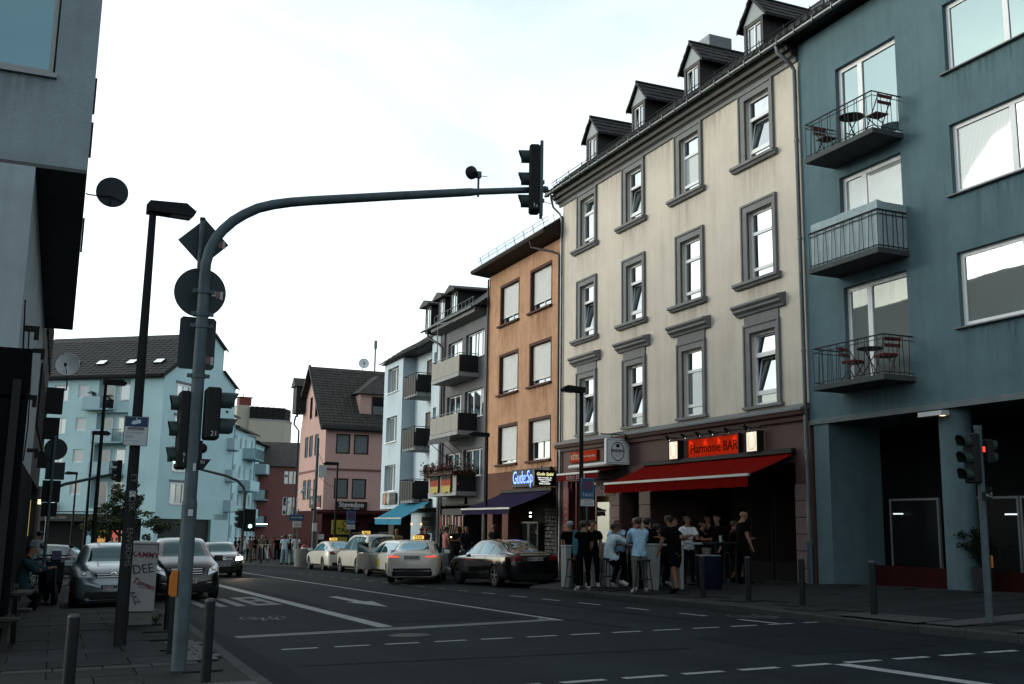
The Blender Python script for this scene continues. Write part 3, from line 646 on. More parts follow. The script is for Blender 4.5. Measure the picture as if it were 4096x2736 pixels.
# pillars and dark open ground floor
mould(Hu, 'overhang_edge', M('blue_grey_edge', (.16, .19, .20), .8, var=.15, dirtamt=.3), 0, wu, [(.02, 3.86), (-.05, 3.86), (-.05, 3.98), (.02, 4.0)])
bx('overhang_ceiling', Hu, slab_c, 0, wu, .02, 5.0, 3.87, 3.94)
blue_p = M('blue_pillar_paint', (.10, .165, .19), .75, var=.14, scale=1.5, streak=.3, dirt=(.05, .08, .09))
bx('pillar', Hu, blue_p, V(21.48), V(20.92), .0, .02+1.6, -.5, 3.87)
for y in (17.2, 12.6, 8.2): b = MB(); b.tube([(V(y), .34, -.6), (V(y), .34, 3.87)], .34, 20); b.build('pillar', blue_p, Hu)
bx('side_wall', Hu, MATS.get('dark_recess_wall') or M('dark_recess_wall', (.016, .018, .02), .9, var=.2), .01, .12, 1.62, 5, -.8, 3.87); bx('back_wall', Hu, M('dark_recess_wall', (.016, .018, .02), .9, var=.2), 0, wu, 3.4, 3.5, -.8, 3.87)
fr = M('pale_shop_frame', (.16, .18, .19), .6, 0)
yz = 1.3; zt_ = onX(3655, 2002, XR+yz).z
for (pa, pb) in ((3556, 3752), (3838, 4072), (4078, 4330)):
    xa, xb = V(onX(pa, 2002, XR+yz).y), V(onX(pb, 2002, XR+yz).y); fo = MB().box(xa, xb, yz, yz+.06, zt_, zt_+.05).box(xa, xa+.05, yz, yz+.06, -.6, zt_).box(xb-.05, xb, yz, yz+.06, -.6, zt_).build('shop_window', fr, Hu); bx('pane', fo, M('dim_shop_pane', (.008, .009, .010), .3, spec=.12), xa+.05, xb-.05, yz+.02, yz+.04, -.6, zt_)
bx('low_red_wall', Hu, M('dark_red_panel', (.04, .010, .010), .9, var=.2, spec=.03), V(20.6), V(12), .95, 1.05, -.6, .42)
for pa, pb, py in ((3575, 3612, 2058), (3852, 3905, 2062), (4022, 4068, 2060)):
    q0, q1 = onX(pa, py, XR+1.2), onX(pb, py, XR+1.2); bx('strip_light', Hu, emat('cold_strip_light', (.9, .97, 1), 1.2), V(q0.y), V(q1.y), 1.18, 1.21, q0.z, q0.z+.03)
b = bx('box_lamp', Hu, white_p, V(17.64), V(16.96), -.28, -.06, 3.70, 3.80)
bx('lens', b, emat('warm_lens', (1, .75, .45), 3), V(17.1), V(17.0), -.2, -.12, 3.69, 3.697)

# ---- orange-brown house
brown = M('orange_brown_roughcast', (.56, .325, .20), .9, var=.18, scale=1.6, bump=.6, bscale=22, streak=.75, dirt=(.26, .12, .055), dirtamt=.45)
brown_d = M('dark_brown_base', (.135, .055, .038), .85, var=.12, scale=2, bump=.3, bscale=30, streak=.3, dirt=(.06, .028, .02))
rev_b = M('dark_red_reveal', (.075, .028, .018), .8, var=.15)
YO = 43.87
Ho = right_house('orange_brown_house', 'narrow orange-brown roughcast house with six half-lowered white roller shutters', YO)
O = lambda y: YO-y
wo = YO-36.17
wc = [(42.47, 40.42), (39.2, 37.14)]; zr = [(10.0, 11.75), (6.9, 8.62), (3.85, 5.5)]
ops = [(O(a), O(c), z0, z1) for a, c in wc for z0, z1 in zr]
b = MB(); wall_mesh(b, 0, wo, 3.5, 12.5, ops, .25); shell(b, 0, wo, 10, 3.5, 12.5); b.build('wall', brown, Ho)
shut = M('white_roller_shutter', (.88, .90, .90), .5, var=.06, scale=3)
fracs = {(0, 0): .80, (1, 0): .80, (0, 1): .88, (1, 1): .85, (0, 2): .88, (1, 2): .52}
for ci, (ya, yb) in enumerate(wc):
    for ri, (z0, z1) in enumerate(zr):
        xa, xb = O(ya), O(yb)
        b = MB(); b.box(xa-.06, xa+.05, -.012, .24, z0, z1+.06); b.box(xb-.03, xb+.03, -.012, .24, z0, z1+.06); b.box(xa+.05, xb-.03, -.012, .24, z1-.06, z1+.06); b.build('window_surround', rev_b, Ho)
        mould(Ho, 'window_sill', rev_b, xa-.18, xb+.06, [(.24, z0-.1), (-.12, z0-.1), (-.12, z0-.02), (.24, z0+.02)])
        stain(Ho, stain_b, xa-.3, xb+.2, z0-1.35, z0-.10)
        window(Ho, xa+.06, xb-.04, z0+.03, z1-.07, .17, (.5,), (), .055, gl=glass_dim)
        f = fracs[(ci, ri)]; zt = z1-.07; zb = zt-(zt-z0)*f; n = int((zt-zb)/.052); b = MB(); prof = [(.155, zt)]
        for k in range(n): z = zt-(zt-zb)*k/n; dz = (zt-zb)/n; prof += [(.128, z-dz*.25), (.128, z-dz*.75), (.150, z-dz*.98)]
        prof += [(.155, zb)]
        vs = [(xa+.07, y, z) for y, z in prof]+[(xb-.05, y, z) for y, z in prof]; m_ = len(prof)
        b.add(vs, [(i, i+1, m_+i+1, m_+i) for i in range(m_-1)]); b.box(xa+.07, xb-.05, .12, .16, zb-.03, zb); stuff(b.build('roller_shutter', shut, Ho))
b = MB(); wall_mesh(b, 0, wo, -1.1, 3.5, [(O(43.0), O(41.9), -1.1, 1.75, .5), (O(41.25), O(36.6), -1.1, 2.45, .9)], .5); shell(b, 0, wo, 10, -1.1, 3.5); b.build('shop_wall', brown_d, Ho)
mould(Ho, 'roof_eave', M('brown_eaves', (.03, .018, .014), .7), -.3, wo-.02, [(.3, 12.52), (-.8, 12.62), (-.86, 12.72), (-.82, 12.80), (.3, 13.3)])
b = MB(); b.prism([(-.8, 12.78), (4.6, 16.6), (9.9, 12.9)], -.2, wo-.03, 'x'); b.build('roof', roof_dark, Ho)
for k in range(9):
    x = -.1+k*.98; b = MB(); b.tube([(x, -.35, 13.0), (x, -.45, 13.42)], .012, 5); b.build('snow_guard_post', blackm, Ho)
b = MB()
for h in (.06, .25, .40): b.tube([(-.4, -.37-.1*h/.4*.9, 13.02+h), (wo-.3, -.37-.1*h/.4*.9, 13.02+h)], .009, 5)
for k in range(62): x = -.38+k*.125; b.tube([(x, -.37, 13.08), (x, -.46, 13.42)], .005, 4)
stuff(b.build('snow_guard_grille', blackm, Ho))
pipe(Ho, 'downpipe', M('dark_pipe', (.035, .035, .037), .5, .3), [(wo-1.5, -.75, 12.62), (wo-1.45, -.7, 12.35), (wo-.5, -.2, 12.0), (wo-.14, -.07, 11.8), (wo-.14, -.07, -.8)], .05, (9, 6))
pipe(Ho, 'downpipe', M('dark_pipe', (0, 0, 0)), [(.04, -.07, 12.4), (.04, -.07, -.9)], .045, (9, 6, 3))
bx('door', Ho, M('dark_door', (.03, .012, .01), .6), O(43.0), O(41.9), .4, .45, -1.1, 1.75)
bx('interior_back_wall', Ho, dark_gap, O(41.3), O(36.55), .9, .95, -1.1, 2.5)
# shop front: window frame left, a wall of small magazine racks right
for xa, xb in ((O(41.25), O(40.3)), (O(40.25), O(39.35))):
    fo = MB().box(xa, xb, .5, .56, 1.35, 1.42).box(xa, xa+.06, .5, .56, -1, 1.35).box(xb-.06, xb, .5, .56, -1, 1.35).build('shop_window', M('grey_shop_frame', (.12, .13, .13), .5), Ho); bx('pane', fo, glass_dark, xa+.06, xb-.06, .52, .54, -1, 1.35)
pm = [M('leaflet_white', (.22, .23, .23), .6), M('leaflet_grey', (.08, .085, .09), .6), M('leaflet_dark', (.03, .032, .035), .6)]
lb = [MB(), MB(), MB()]
for j in range(17):
    for i in range(17):
        lb[rnd.choice([0, 1, 1, 2, 2, 2])].box(O(38.9)+i*.13+rnd.uniform(-.02, .02), O(38.9)+i*.13+.09+rnd.uniform(-.01, .02), .62, .64+rnd.uniform(0, .02), -.55+j*.15, -.55+j*.15+.10+rnd.uniform(-.02, .02))
for k in range(3): stuff(lb[k].build('leaflet_wall', pm[k], Ho))
for z in (1.75, 1.6): bx('light_tube', Ho, emat('white_tube', (1, .98, .95), 5), O(39.75), O(39.6), .3, .34, z, z+.05)
for j in range(5): bx('lit_shelf', Ho, emat('shelf_light', (.95, .98, 1), .8), O(39.9), O(39.6), .55, .57, -.1+j*.18, -.02+j*.18)
# ---- grey house with the beige-panelled balconies
greyw = M('mid_grey_render', (.155, .160, .175), .85, var=.08, scale=1, bump=.15, bscale=30, streak=.2, dirt=(.09, .095, .105))
YG = 50.5
Hg = right_house('grey_house', 'grey rendered house with beige panelled balconies and a flowered one', YG)
G = lambda y: YG-y
wg = YG-43.9
wz = [(9.0, 10.25, 8.15, 10.2), (6.2, 7.5, 5.45, 7.5), (3.48, 4.73, 2.75, 4.68)]
ops = []
for (z0, z1, d0, d1) in wz: ops += [(G(46.8), G(44.38), z0, z1), (G(49.3), G(47.2), d0, d1)]
b = MB(); wall_mesh(b, 0, wg, 2.3, 11.35, ops, .22); shell(b, 0, wg, 9, 2.3, 11.35); b.build('wall', greyw, Hg)
for i, o in enumerate(ops):
    g = [glass, glass, glass_dim, glass_dim, glass_dark, glass_dark][i]
    if i % 2 == 0:
        window(Hg, *o, .14, (.36, .74), (), .06, gl=g); mould(Hg, 'window_sill', white_f, o[0], o[1]+.05, [(.15, o[2]-.05), (-.06, o[2]-.05), (-.06, o[2]-.01), (.15, o[2])])
    else: window(Hg, *o, .14, (.4, .75), (), .06, gl=g, name='balcony_door')
beigep = M('beige_balcony_panel', (.30, .285, .255), .6, var=.06, scale=3, dirtamt=.15)
darkp = M('dark_balcony_panel', (.012, .013, .014), .6, var=.15)
pales = M('pale_balcony_edge', (.33, .34, .345), .7, var=.1, dirtamt=.3)
rl2 = M('grey_rail', (.20, .22, .23), .4, .5)
for i, zs in enumerate((8.08, 5.38, 2.62)):
    xa, xb = G(48.9), G(45.0)
    bx('balcony_slab', Hg, pales, xa, xb, -1.0, 0, zs-.06, zs+.12)
    for k in range(4):
        w = (xb-xa)/4; bx('balcony_panel', Hg, beigep, xa+k*w+.02, xa+(k+1)*w-.015, -.985, -.96, zs+.14, zs+.92)
    bx('balcony_panel', Hg, darkp, xb-.04, xb-.015, -.95, -.03, zs+.14, zs+.94); bx('balcony_panel', Hg, darkp, xa+.015, xa+.04, -.95, -.03, zs+.14, zs+.94)
    b = MB(); b.tube([(xa+.03, -.02, zs+1.02), (xa+.03, -.97, zs+1.02), (xb-.03, -.97, zs+1.02), (xb-.03, -.02, zs+1.02)], .02, 6)
    for x, y in ((xa+.03, -.97), (xb-.03, -.97), (xb-.03, -.03), (xa+.98, -.97), (xa+1.95, -.97), (xa+2.93, -.97)): b.tube([(x, y, zs+.1), (x, y, zs+1.02)], .016, 6)
    b.build('balcony_railing', rl2, Hg)
b = MB(); b.tube([(G(48.3), -.93, 9.05), (G(48.3), -.93, 11.0), (G(46.2), -.1, 10.95)], .03, 6); b.build('awning_post', rl2, Hg)
mould(Hg, 'eaves_box', M('grey_eaves', (.14, .145, .15), .7), 0, wg-.4, [(.1, 10.78), (-.55, 10.95), (-.55, 11.22), (.1, 11.3)])
b = MB(); b.prism([(-.62, 11.2), (3.9, 14.6), (8.9, 11.3)], -1.3, wg+.02, 'x'); b.build('roof', roof_dark, Hg)
b = MB(); b.tube([(-1.3, -.65, 11.18), (wg-.5, -.65, 11.18)], .06, 8); b.build('gutter', zinc, Hg)
b = MB(); 
for h in (.12, .42): b.tube([(.1, -.38-.02, 11.35+h), (wg-.9, -.38-.02, 11.35+h)], .016, 5)
for k in range(12): b.tube([(.1+k*.5, -.42, 11.3), (.1+k*.5, -.40, 11.77)], .012, 5)
b.build('snow_guard', rl2, Hg)
pipe(Hg, 'downpipe', M('grey_pipe', (.06, .062, .065), .5, .4), [(-.45, -.6, 11.15), (-.4, -.55, 10.75), (.35, -.2, 10.35), (.55, -.07, 10.1), (.55, -.07, -1.0)], .06, (8, 5))
pipe(Hg, 'downpipe', MATS['grey_pipe'], [(.8, -.06, 11.0), (.8, -.06, -1.0)], .045, (8, 5))
for y in (49.3, 51.2, 53.4):
    xc = G(y); D = obj('dormer', MB().box(xc-.5, xc-.38, .25, 2.2, 11.5, 13.0).box(xc+.38, xc+.5, .25, 2.2, 11.5, 13.0).box(xc-.38, xc+.38, .26, .4, 11.5, 11.7).mesh('dormer'), roof_dark, Hg)
    b = MB(); b.add([(xc-.75, -.05, 13.0), (xc, -.05, 13.28), (xc+.75, -.05, 13.0), (xc-.75, 2.8, 13.1), (xc, 2.8, 13.38), (xc+.75, 2.8, 13.1), (xc-.75, -.05, 12.92), (xc+.75, -.05, 12.92), (xc-.75, 2.8, 12.98), (xc+.75, 2.8, 12.98)], [(0, 1, 4, 3), (1, 2, 5, 4), (6, 8, 9, 7), (0, 6, 7, 2, 1), (0, 3, 8, 6), (2, 7, 9, 5), (3, 4, 5, 9, 8)]); b.build('dormer_roof', roof_dark, D)
    window(D, xc-.38, xc+.38, 11.7, 12.95, .28, (.5,), (), .05)
b = MB(); wall_mesh(b, 0, wg, -1.3, 2.3, [(.75, wg-.35, -1.3, 2.15, 2.0)], 2.0); shell(b, 0, wg, 9, -1.3, 2.3); b.build('shop_wall', M('grey_shop_wall', (.075, .078, .08), .85), Hg)
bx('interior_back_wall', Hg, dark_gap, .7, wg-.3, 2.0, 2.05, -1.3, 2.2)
bx('sign_panel', Hg, darkp, 1.3, 4.3, -.12, -.03, 2.2, 2.52)
# ---- pale blue house with recessed dark balconies
pbl = M('pale_blue_render', (.60, .72, .80), .85, var=.06, scale=1, streak=.35, dirt=(.36, .44, .48))
YW = 60.6
Hw = right_house('pale_blue_house', 'pale blue rendered house with a projecting window bay and dark slatted balconies', YW)
P_ = lambda y: YW-y
wzs = [(8.85, 10.3), (5.95, 7.4), (3.1, 4.6)]
ops = [(P_(59.9), P_(57.75), a, c) for a, c in wzs]
b = MB(); wall_mesh(b, 0, P_(56.9), 2.1, 10.62, ops, .28)
b.add([(P_(56.9), 0, 2.1), (P_(56.9), .75, 2.1), (P_(56.9), .75, 10.62), (P_(56.9), 0, 10.62)], [(0, 1, 2, 3)])
b.add([(0, 0, 2.1), (P_(56.9), 0, 2.1), (P_(56.9), .75, 2.1), (0, .75, 2.1)], [(0, 1, 2, 3)])
b.add([(0, 0, 2.1), (0, 9, 2.1), (0, 9, 10.62), (0, 0, 10.62)], [(0, 1, 2, 3)])
dops = [(P_(54.9), P_(52.9), z-.75, z+1.35, .15) for z, _ in wzs]
b2 = MB(); wall_mesh(b2, P_(56.9), P_(51.8), -1.3, 11.2, [(a, c, d, e, .15) for a, c, d, e, _ in dops], .15); b.add([(v[0], v[1]+.75, v[2]) for v in b2.v], b2.f)
so = [(P_(51.45), P_(50.95), z+.1, z+1.25) for z, _ in wzs]
b2 = MB(); wall_mesh(b2, P_(51.8), P_(50.5), 2.1, 11.0, so, .2); b.add(b2.v, b2.f)
b.add([(P_(51.8), 0, 2.1), (P_(51.8), .75, 2.1), (P_(51.8), .75, 11), (P_(51.8), 0, 11)], [(0, 1, 2, 3)]); b.add([(P_(51.8), 0, 2.1), (P_(50.5), 0, 2.1), (P_(50.5), .75, 2.1), (P_(51.8), .75, 2.1)], [(0, 1, 2, 3)])
b.build('wall', pbl, Hw)
for o in ops: stain(Hw, stain_d, o[0]-.1, o[1]+.1, o[2]-1.3, o[2]-.075); window(Hw, *o, .2, (.5,), (), .07, gl=glass_curt2); mould(Hw, 'window_sill', white_f, o[0]-.05, o[1]+.05, [(.2, o[2]-.07), (-.08, o[2]-.07), (-.08, o[2]-.02), (.2, o[2])])
for o in so: window(Hw, *o, .12, (), (), .05, gl=glass_dim)
bsh = M('brown_roller_shutter', (.16, .12, .105), .6, var=.08)
for a, c, d, e, _ in dops:
    b = MB(); n = 30; prof = []
    for k in range(n): z = e-(e-d)*k/n; dz = (e-d)/n; prof += [(.86, z), (.84, z-dz*.3), (.84, z-dz*.8)]
    vs = [(a, y, z) for y, z in prof]+[(c, y, z) for y, z in prof]; m_ = len(prof); b.add(vs, [(i, i+1, m_+i+1, m_+i) for i in range(m_-1)]); stuff(b.build('roller_shutter', bsh, Hw))
for zs in (7.95, 5.1, 2.35):
    xa, xb = P_(54.8), P_(52.6)
    bx('balcony_slab', Hw, pales, xa+.06, xb-.02, -.55, .75, zs, zs+.22)
    for k in range(5): bx('balcony_panel', Hw, darkp, xa+.03+k*.42, xa+.03+k*.42+.39, -.60, -.58, zs+.15, zs+1.12)
    bx('balcony_panel', Hw, darkp, xb, xb+.02, -.52, .6, zs+.2, zs+1.14); bx('balcony_panel', Hw, darkp, xa, xa+.02, -.52, .6, zs+.2, zs+1.14)
    b = MB(); b.tube([(xa, .7, zs+1.22), (xa, -.6, zs+1.22), (xb+.03, -.6, zs+1.22), (xb+.03, .7, zs+1.22)], .022, 6)
    for k in range(6): b.tube([(xa+.02+k*.43, -.6, zs-.06), (xa+.02+k*.43, -.6, zs+1.22)], .014, 5)
    for y in (-.6, 0, .65): b.tube([(xb+.03, y, zs+.05), (xb+.03, y, zs+1.22)], .014, 5)
    b.build('balcony_railing', blackm, Hw)
b = MB(); b.prism([(-.25, 10.64), (4.5, 14.0), (9, 11.0)], -.2, P_(51.6), 'x'); b.build('roof', roof_dark, Hw)
tile_roof(Hw, -.3, P_(51.8), -.3, 10.66, 2.0, 35, roof_dark)
b = MB(); wall_mesh(b, .4, P_(50.55), -1.5, 2.1, [(1.4, P_(51.6), -1.5, 1.9, 1.6)], .9); b2 = MB(); b2.add([(v[0], v[1]+.45, v[2]) for v in b.v], b.f); b2.build('shop_wall', M('olive_shop_wall', (.05, .047, .038), .8, var=.2), Hw)
bx('interior_back_wall', Hw, dark_gap, 1.3, P_(51.5), 2.05, 2.1, -1.5, 2.0)
for k in range(11): bx('wall_board', Hw, M('olive_boards', (.10, .09, .065), .7, var=.2), P_(53.9), P_(52.4), .38, .42, -1.2+k*.26, -1.2+k*.26+.245)
lamp_w = emat('warm_white_lamp', (1, .7, .38), 1.5)
for y in (55.2, 53.6): bx('wall_lamp', Hw, lamp_w, P_(y)-.035, P_(y)+.035, .2, .3, 1.2, 1.32)
bx('lit_screen', Hw, emat('teal_screen', (.15, .3, .33), .6), P_(53.1), P_(52.2), .36, .40, .1, .8)

# ---- pink corner house
pink = M('dusky_pink_render', (.60, .385, .345), .85, var=.07, scale=.8, bump=.12, bscale=25, streak=.15, dirt=(.36, .21, .19))
wine = M('wine_red_band', (.040, .009, .010), .8, var=.15, spec=.05)
brn_f = M('dark_brown_frame', (.035, .014, .012), .6)
PX0, PY0 = 16.5, 71.0
Hp = thing('pink_house', 'dusky pink corner house with a steep slate roof above a music bar', 'building', (PX0, PY0, 0), 0)
fops = [(.73, 1.73, 5.95, 7.32), (1.98, 3.04, 5.95, 7.32), (.72, 1.72, 2.9, 4.28), (1.96, 2.98, 2.9, 4.28)]
b = MB(); wall_mesh(b, 0, 7.5, 2.1, 7.9, fops, .12)
gops = [(2.2, 3.2, 5.95, 7.45), (4.0, 5.0, 5.95, 7.45), (5.5, 6.4, 5.95, 7.45), (2.0, 3.0, 2.9, 4.3), (4.0, 5.0, 2.9, 4.3), (5.5, 6.4, 2.9, 4.3), (2.8, 3.6, 8.7, 10.3), (4.6, 5.3, 8.7, 10.3)]
g2 = MB(); wall_mesh(g2, 0, 8.4, 2.1, 7.9, [o for o in gops if o[3] < 8], .12)
b.add([(v[1], v[0], v[2]) for v in g2.v], g2.f)
# gable above the eaves
b.add([(0, 0, 7.9), (0, 8.4, 7.9), (0, 7.6, 9.6), (0, 4.5, 12.5)], [(0, 1, 2, 3)])
b.add([(7.5, 0, 2.1), (7.5, 9, 2.1), (7.5, 9, 7.9), (7.5, 0, 7.9)], [(0, 1, 2, 3)])
b.build('wall', pink, Hp)
for o in fops: window(Hp, *o, .05, (), (), .1, fm=brn_f, gl=M('curtained_glass', (.16, .19, .20), .6, var=.4, scale=9) if o[2] > 5 else glass_dark)
for (xa, xb, za, zb) in gops:
    b = MB(); y = (xa+xb)/2; fo = MB().box(-.03, .05, xa, xa+.08, za, zb).box(-.03, .05, xb-.08, xb, za, zb).box(-.03, .05, xa+.08, xb-.08, za, za+.08).box(-.03, .05, xa+.08, xb-.08, zb-.08, zb).build('window', brn_f, Hp)
    bx('pane', fo, glass_dark if zb > 8 else glass_dim, .0, .02, xa+.08, xb-.08, za+.08, zb-.08)
bx('floor_band', Hp, M('pink_band', (.20, .10, .09), .8), -.06, 7.5, -.06, .0, 4.82, 4.95); bx('floor_band', Hp, MATS['pink_band'], -.06, -.001, .001, 8.4, 4.82, 4.95)
slate = M('mossy_slate', (.055, .052, .048), .75, var=.35, scale=2.5, dirt=(.10, .095, .08), dirtamt=.4)
ang = math.degrees(math.atan2(12.5-7.7, 4.5+.3)); ln = sqrt(4.8**2+4.8**2)
b = MB(); b.add([(-.35, -.35, 7.66), (7.6, -.35, 7.66), (7.6, 4.5, 12.5), (-.35, 4.5, 12.5), (7.6, 8.8, 9), (-.35, 7.9, 9.3)], [(0, 1, 2, 3), (3, 2, 4, 5)]); b.build('roof', slate, Hp)
tile_roof(Hp, -.38, 7.6, -.35, 7.70, 6.6, 45, slate, .32, .30, 'roof_slates')
mould(Hp, 'eaves_board', roof_dark, -.4, 7.6, [(.0, 7.55), (-.42, 7.5), (-.5, 7.62), (-.42, 7.85), (0, 7.95)])
b = MB(); b.add([(-.45, -.5, 7.55), (-.45, 4.5, 12.62), (-.45, 8.2, 9.3), (-.45, 8.2, 9.1), (-.45, 4.5, 12.35), (-.45, -.3, 7.5), (-.3, -.5, 7.55), (-.3, 4.5, 12.62), (-.3, 8.2, 9.3), (-.3, 8.2, 9.1), (-.3, 4.5, 12.35), (-.3, -.3, 7.5)], [(0, 1, 4, 5), (1, 2, 3, 4), (6, 11, 10, 7), (7, 10, 9, 8), (0, 6, 7, 1), (1, 7, 8, 2), (5, 4, 10, 11), (4, 3, 9, 10)]); b.build('verge_board', roof_dark, Hp)
D = obj('dormer', MB().box(2.5, 5.6, .75, 3.2, 8.55, 10.25).mesh('dormer'), pink, Hp)
window(D, 3.35, 4.5, 8.75, 10.1, .70, (), (), .09, fm=brn_f, gl=glass_dark)
b = MB(); b.add([(2.2, .3, 10.25), (5.9, .3, 10.25), (5.9, 3.4, 10.4), (2.2, 3.4, 10.4), (4.05, 1.8, 11.75), (4.05, 3.9, 11.9)], [(0, 1, 4), (0, 4, 5, 3), (1, 2, 5, 4), (0, 3, 2, 1)]); b.build('dormer_roof', slate, D)
D2 = bx('side_dormer', Hp, roof_dark, -.75, .3, 6.9, 8.2, 9.3, 11.3); b = MB(); b.prism([(6.7, 11.3), (8.4, 11.3), (7.55, 12.0)], -.9, .6, 'x'); b.build('side_dormer_roof', slate, D2)
b = MB(); wall_mesh(b, 0, 7.5, -1.8, 2.1, [(1.0, 2.6, -1.8, 1.3), (3.2, 5.2, -1.8, 1.3)], .4); b.add([(0, 0, -1.8), (0, 8.4, -1.8), (0, 8.4, 2.1), (0, 0, 2.1)], [(0, 1, 2, 3)]); b.build('bar_wall', wine, Hp)
for xa, xb in ((1.0, 2.6), (3.2, 5.2)): bx('dark_doorway', Hp, dark_gap, xa, xb, .35, .4, -1.8, 1.3)
mould(Hp, 'bar_canopy', wine, -.5, 7.5, [(0, 1.95), (-.55, 1.85), (-.55, 1.98), (0, 2.15)])
pipe(Hp, 'downpipe', M('dark_pipe', (0, 0, 0)), [(-.45, 8.3, 9.2), (-.5, 8.5, 8.6), (-.12, 8.45, 8.1), (-.12, 8.45, -1)], .07, ())
dish = MB(); dish.lathe([(0, 0), (.25, .03), (.45, .1), (.55, .17), (.54, .18), (.25, .05), (0, .02)], 20)
def satdish(name, label, loc, rot, s, mat, group=None):
    t = thing(name, label, 'satellite dish', loc, 0, group); o = obj('reflector', dish.mesh('reflector'), mat, t, (0, 0, 0), rot); o.scale = (s, s, s)
    b = MB(); b.tube([(0, 0, 0), (0, .25, -.15), (0, .3, -.6*s-.4)], .025, 6); b.build('bracket', galv, t)
    b = MB(); q = Euler(rot).to_matrix(); b.tube([q @ Vector((0, -.45*s, .1*s)), q @ Vector((0, -.15*s, .5*s))], .014, 5); e = q @ Vector((0, -.12*s, .52*s)); b.box(e.x-.05, e.x+.05, e.y-.05, e.y+.05, e.z-.05, e.z+.05); b.build('feed_horn', blackm, t); return t
dishw = M('dish_grey_white', (.80, .88, .90), .6, var=.08, scale=2, streak=.15, dirt=(.2, .16, .1))
satdish('satellite_dish', 'white satellite dish above the ridge of the pink corner house', (PX0+3.6, PY0+4.3, 12.95), (rad(80), 0, rad(-10)), .72, dishw)
b = MB(); b.tube([(0, 0, 0), (0, 0, 1.9)], .07, 8); b.tube([(0, 0, 1.9), (0, 0, 2.5)], .14, 8); o = b.build('flue_pipe', zinc); o.location = (PX0+4.5, PY0+4.5, 12.3); tag(o, 'slim steel flue pipe rising from the slate roof', 'flue')

# ---- teal block on the far corner
teal = M('teal_render', (.53, .78, .82), .85, var=.06, scale=.5, bump=.1, bscale=20, streak=.18, dirt=(.30, .52, .58))
teal_d = M('teal_shop_band', (.3, .5, .55), .8, var=.1)
teal_b = M('teal_balcony_panel', (.42, .6, .66), .8, var=.08, dirtamt=.15)
TC = Vector((7.43, 91.58, 0)); TA = rad(-51.7)
# local frame: x to the right along the front, so the root turns by (90deg + angle) and starts at the left end
TL = 17.0
tdir = Vector((sin(TA), cos(TA), 0)); troot = TC+tdir*TL
TR = math.atan2(-tdir.y, -tdir.x)
Ht = thing('teal_corner_block', 'five-storey teal apartment block with skylit dark roof on the far corner', 'building', troot, TR)
T_ = lambda s: TL-s
f0 = -2.0
def tw(s0, s1): return T_(s0), T_(s1)
wr = [11.25, 8.45, 5.75, 3.05]
ops = []
for z in wr:
    ops += [(*tw(10.75, 9.3), z, z+1.35), (*tw(8.33, 7.33), z+.25, z+1.35), (*tw(13.6, 12.2), z, z+1.35), (*tw(16.2, 15), z, z+1.35)]
rec = [(*tw(6.3, 3.25), z-.85, z+1.75, .55) for z in wr]
b = MB(); wall_mesh(b, 0, TL, 1.85, 13.54, ops+rec, .16)
# gable wall (turned a quarter to the right at the corner)
gp_ = [(0, 1.4), (9.15, 1.4), (9.15, 16.9), (7.2, 18.0), (0, 13.54)]
gw = [(1.85, 3.85, z, z+1.85) for z in (10.98, 8.2, 5.36, 2.6)]
g2 = MB(); wall_mesh(g2, 0, 9.15, 1.9, 13.54, gw, .10); b.add([(TL-v[1], v[0], v[2]) for v in g2.v], g2.f)
b.add([(TL, 0, 13.54), (TL, 9.15, 13.54), (TL, 9.15, 16.9), (TL, 7.2, 18.0)], [(0, 1, 2, 3)])
b.add([(TL, 9.15, 1.4), (TL, 11.6, 1.4), (TL, 11.6, 13.7), (TL, 9.15, 14.9)], [(0, 1, 2, 3)])
b.build('wall', teal, Ht)
for i, o in enumerate(ops): window(Ht, *o, .08, (.6,) if i % 4 != 1 else (), (), .09, gl=[glass_dim, glass_curt, glass_curt2, glass_dark][i % 4])
for i, (xa, xb, za, zb, d) in enumerate(rec):
    bx('recess_wall', Ht, teal, xa, xb, .55, .6, za, zb)
    window(Ht, xa+1.75, xb-.25, za+.85, zb-.35, .48, (), (), .1, gl=glass_dim); window(Ht, xa+.25, xa+1.3, za+.1, zb-.4, .48, (), (), .09, gl=glass_dark, name='balcony_door')
    if i < 3:
        sx = -1.0 if i == 0 else .1; xe = xb-1.4 if i == 0 else xb
        bx('balcony_slab', Ht, teal_d, xa+sx, xe, -.75, .5, za-.05, za+.08); bx('balcony_panel', Ht, teal_b, xa+sx, xe-.9, -.75, -.70, za+.08, za+1.1)
        bx('balcony_panel', Ht, teal_b, xa+sx, xa+sx+.05, -.7, .0, za+.08, za+1.1)
        b = MB()
        for k in range(8): b.tube([(xe-.85+k*.11, -.72, za+.1), (xe-.85+k*.11, -.72, za+1.1)], .016, 4)
        b.tube([(xe-.9, -.72, za+1.1), (xe, -.72, za+1.1)], .02, 4); b.build('balcony_railing', blackm, Ht)
for (sa, sb, za, zb) in gw:
    b = MB().box(TL-.12, TL+.05, sa, sa+.14, za, zb).box(TL-.12, TL+.05, sb-.14, sb, za, zb).box(TL-.12, TL+.05, sa+.14, sb-.14, zb-.14, zb).box(TL-.12, TL+.06, sa+.14, sb-.14, za, za+.14).box(TL-.1, TL+.03, (sa+sb)/2-.05, (sa+sb)/2+.05, za+.14, zb-.14)
    wo_ = b.build('window', white_f, Ht); bx('pane', wo_, glass, TL-.05, TL-.02, sa+.14, (sa+sb)/2-.05, za+.14, zb-.14); bx('pane', wo_, glass_dim, TL-.05, TL-.02, (sa+sb)/2+.05, sb-.14, za+.14, zb-.14)
    bx('window_hood', Ht, trim, TL-.05, TL+.1, sa-.12, sb+.12, zb+.06, zb+.24)
RR = 18.0
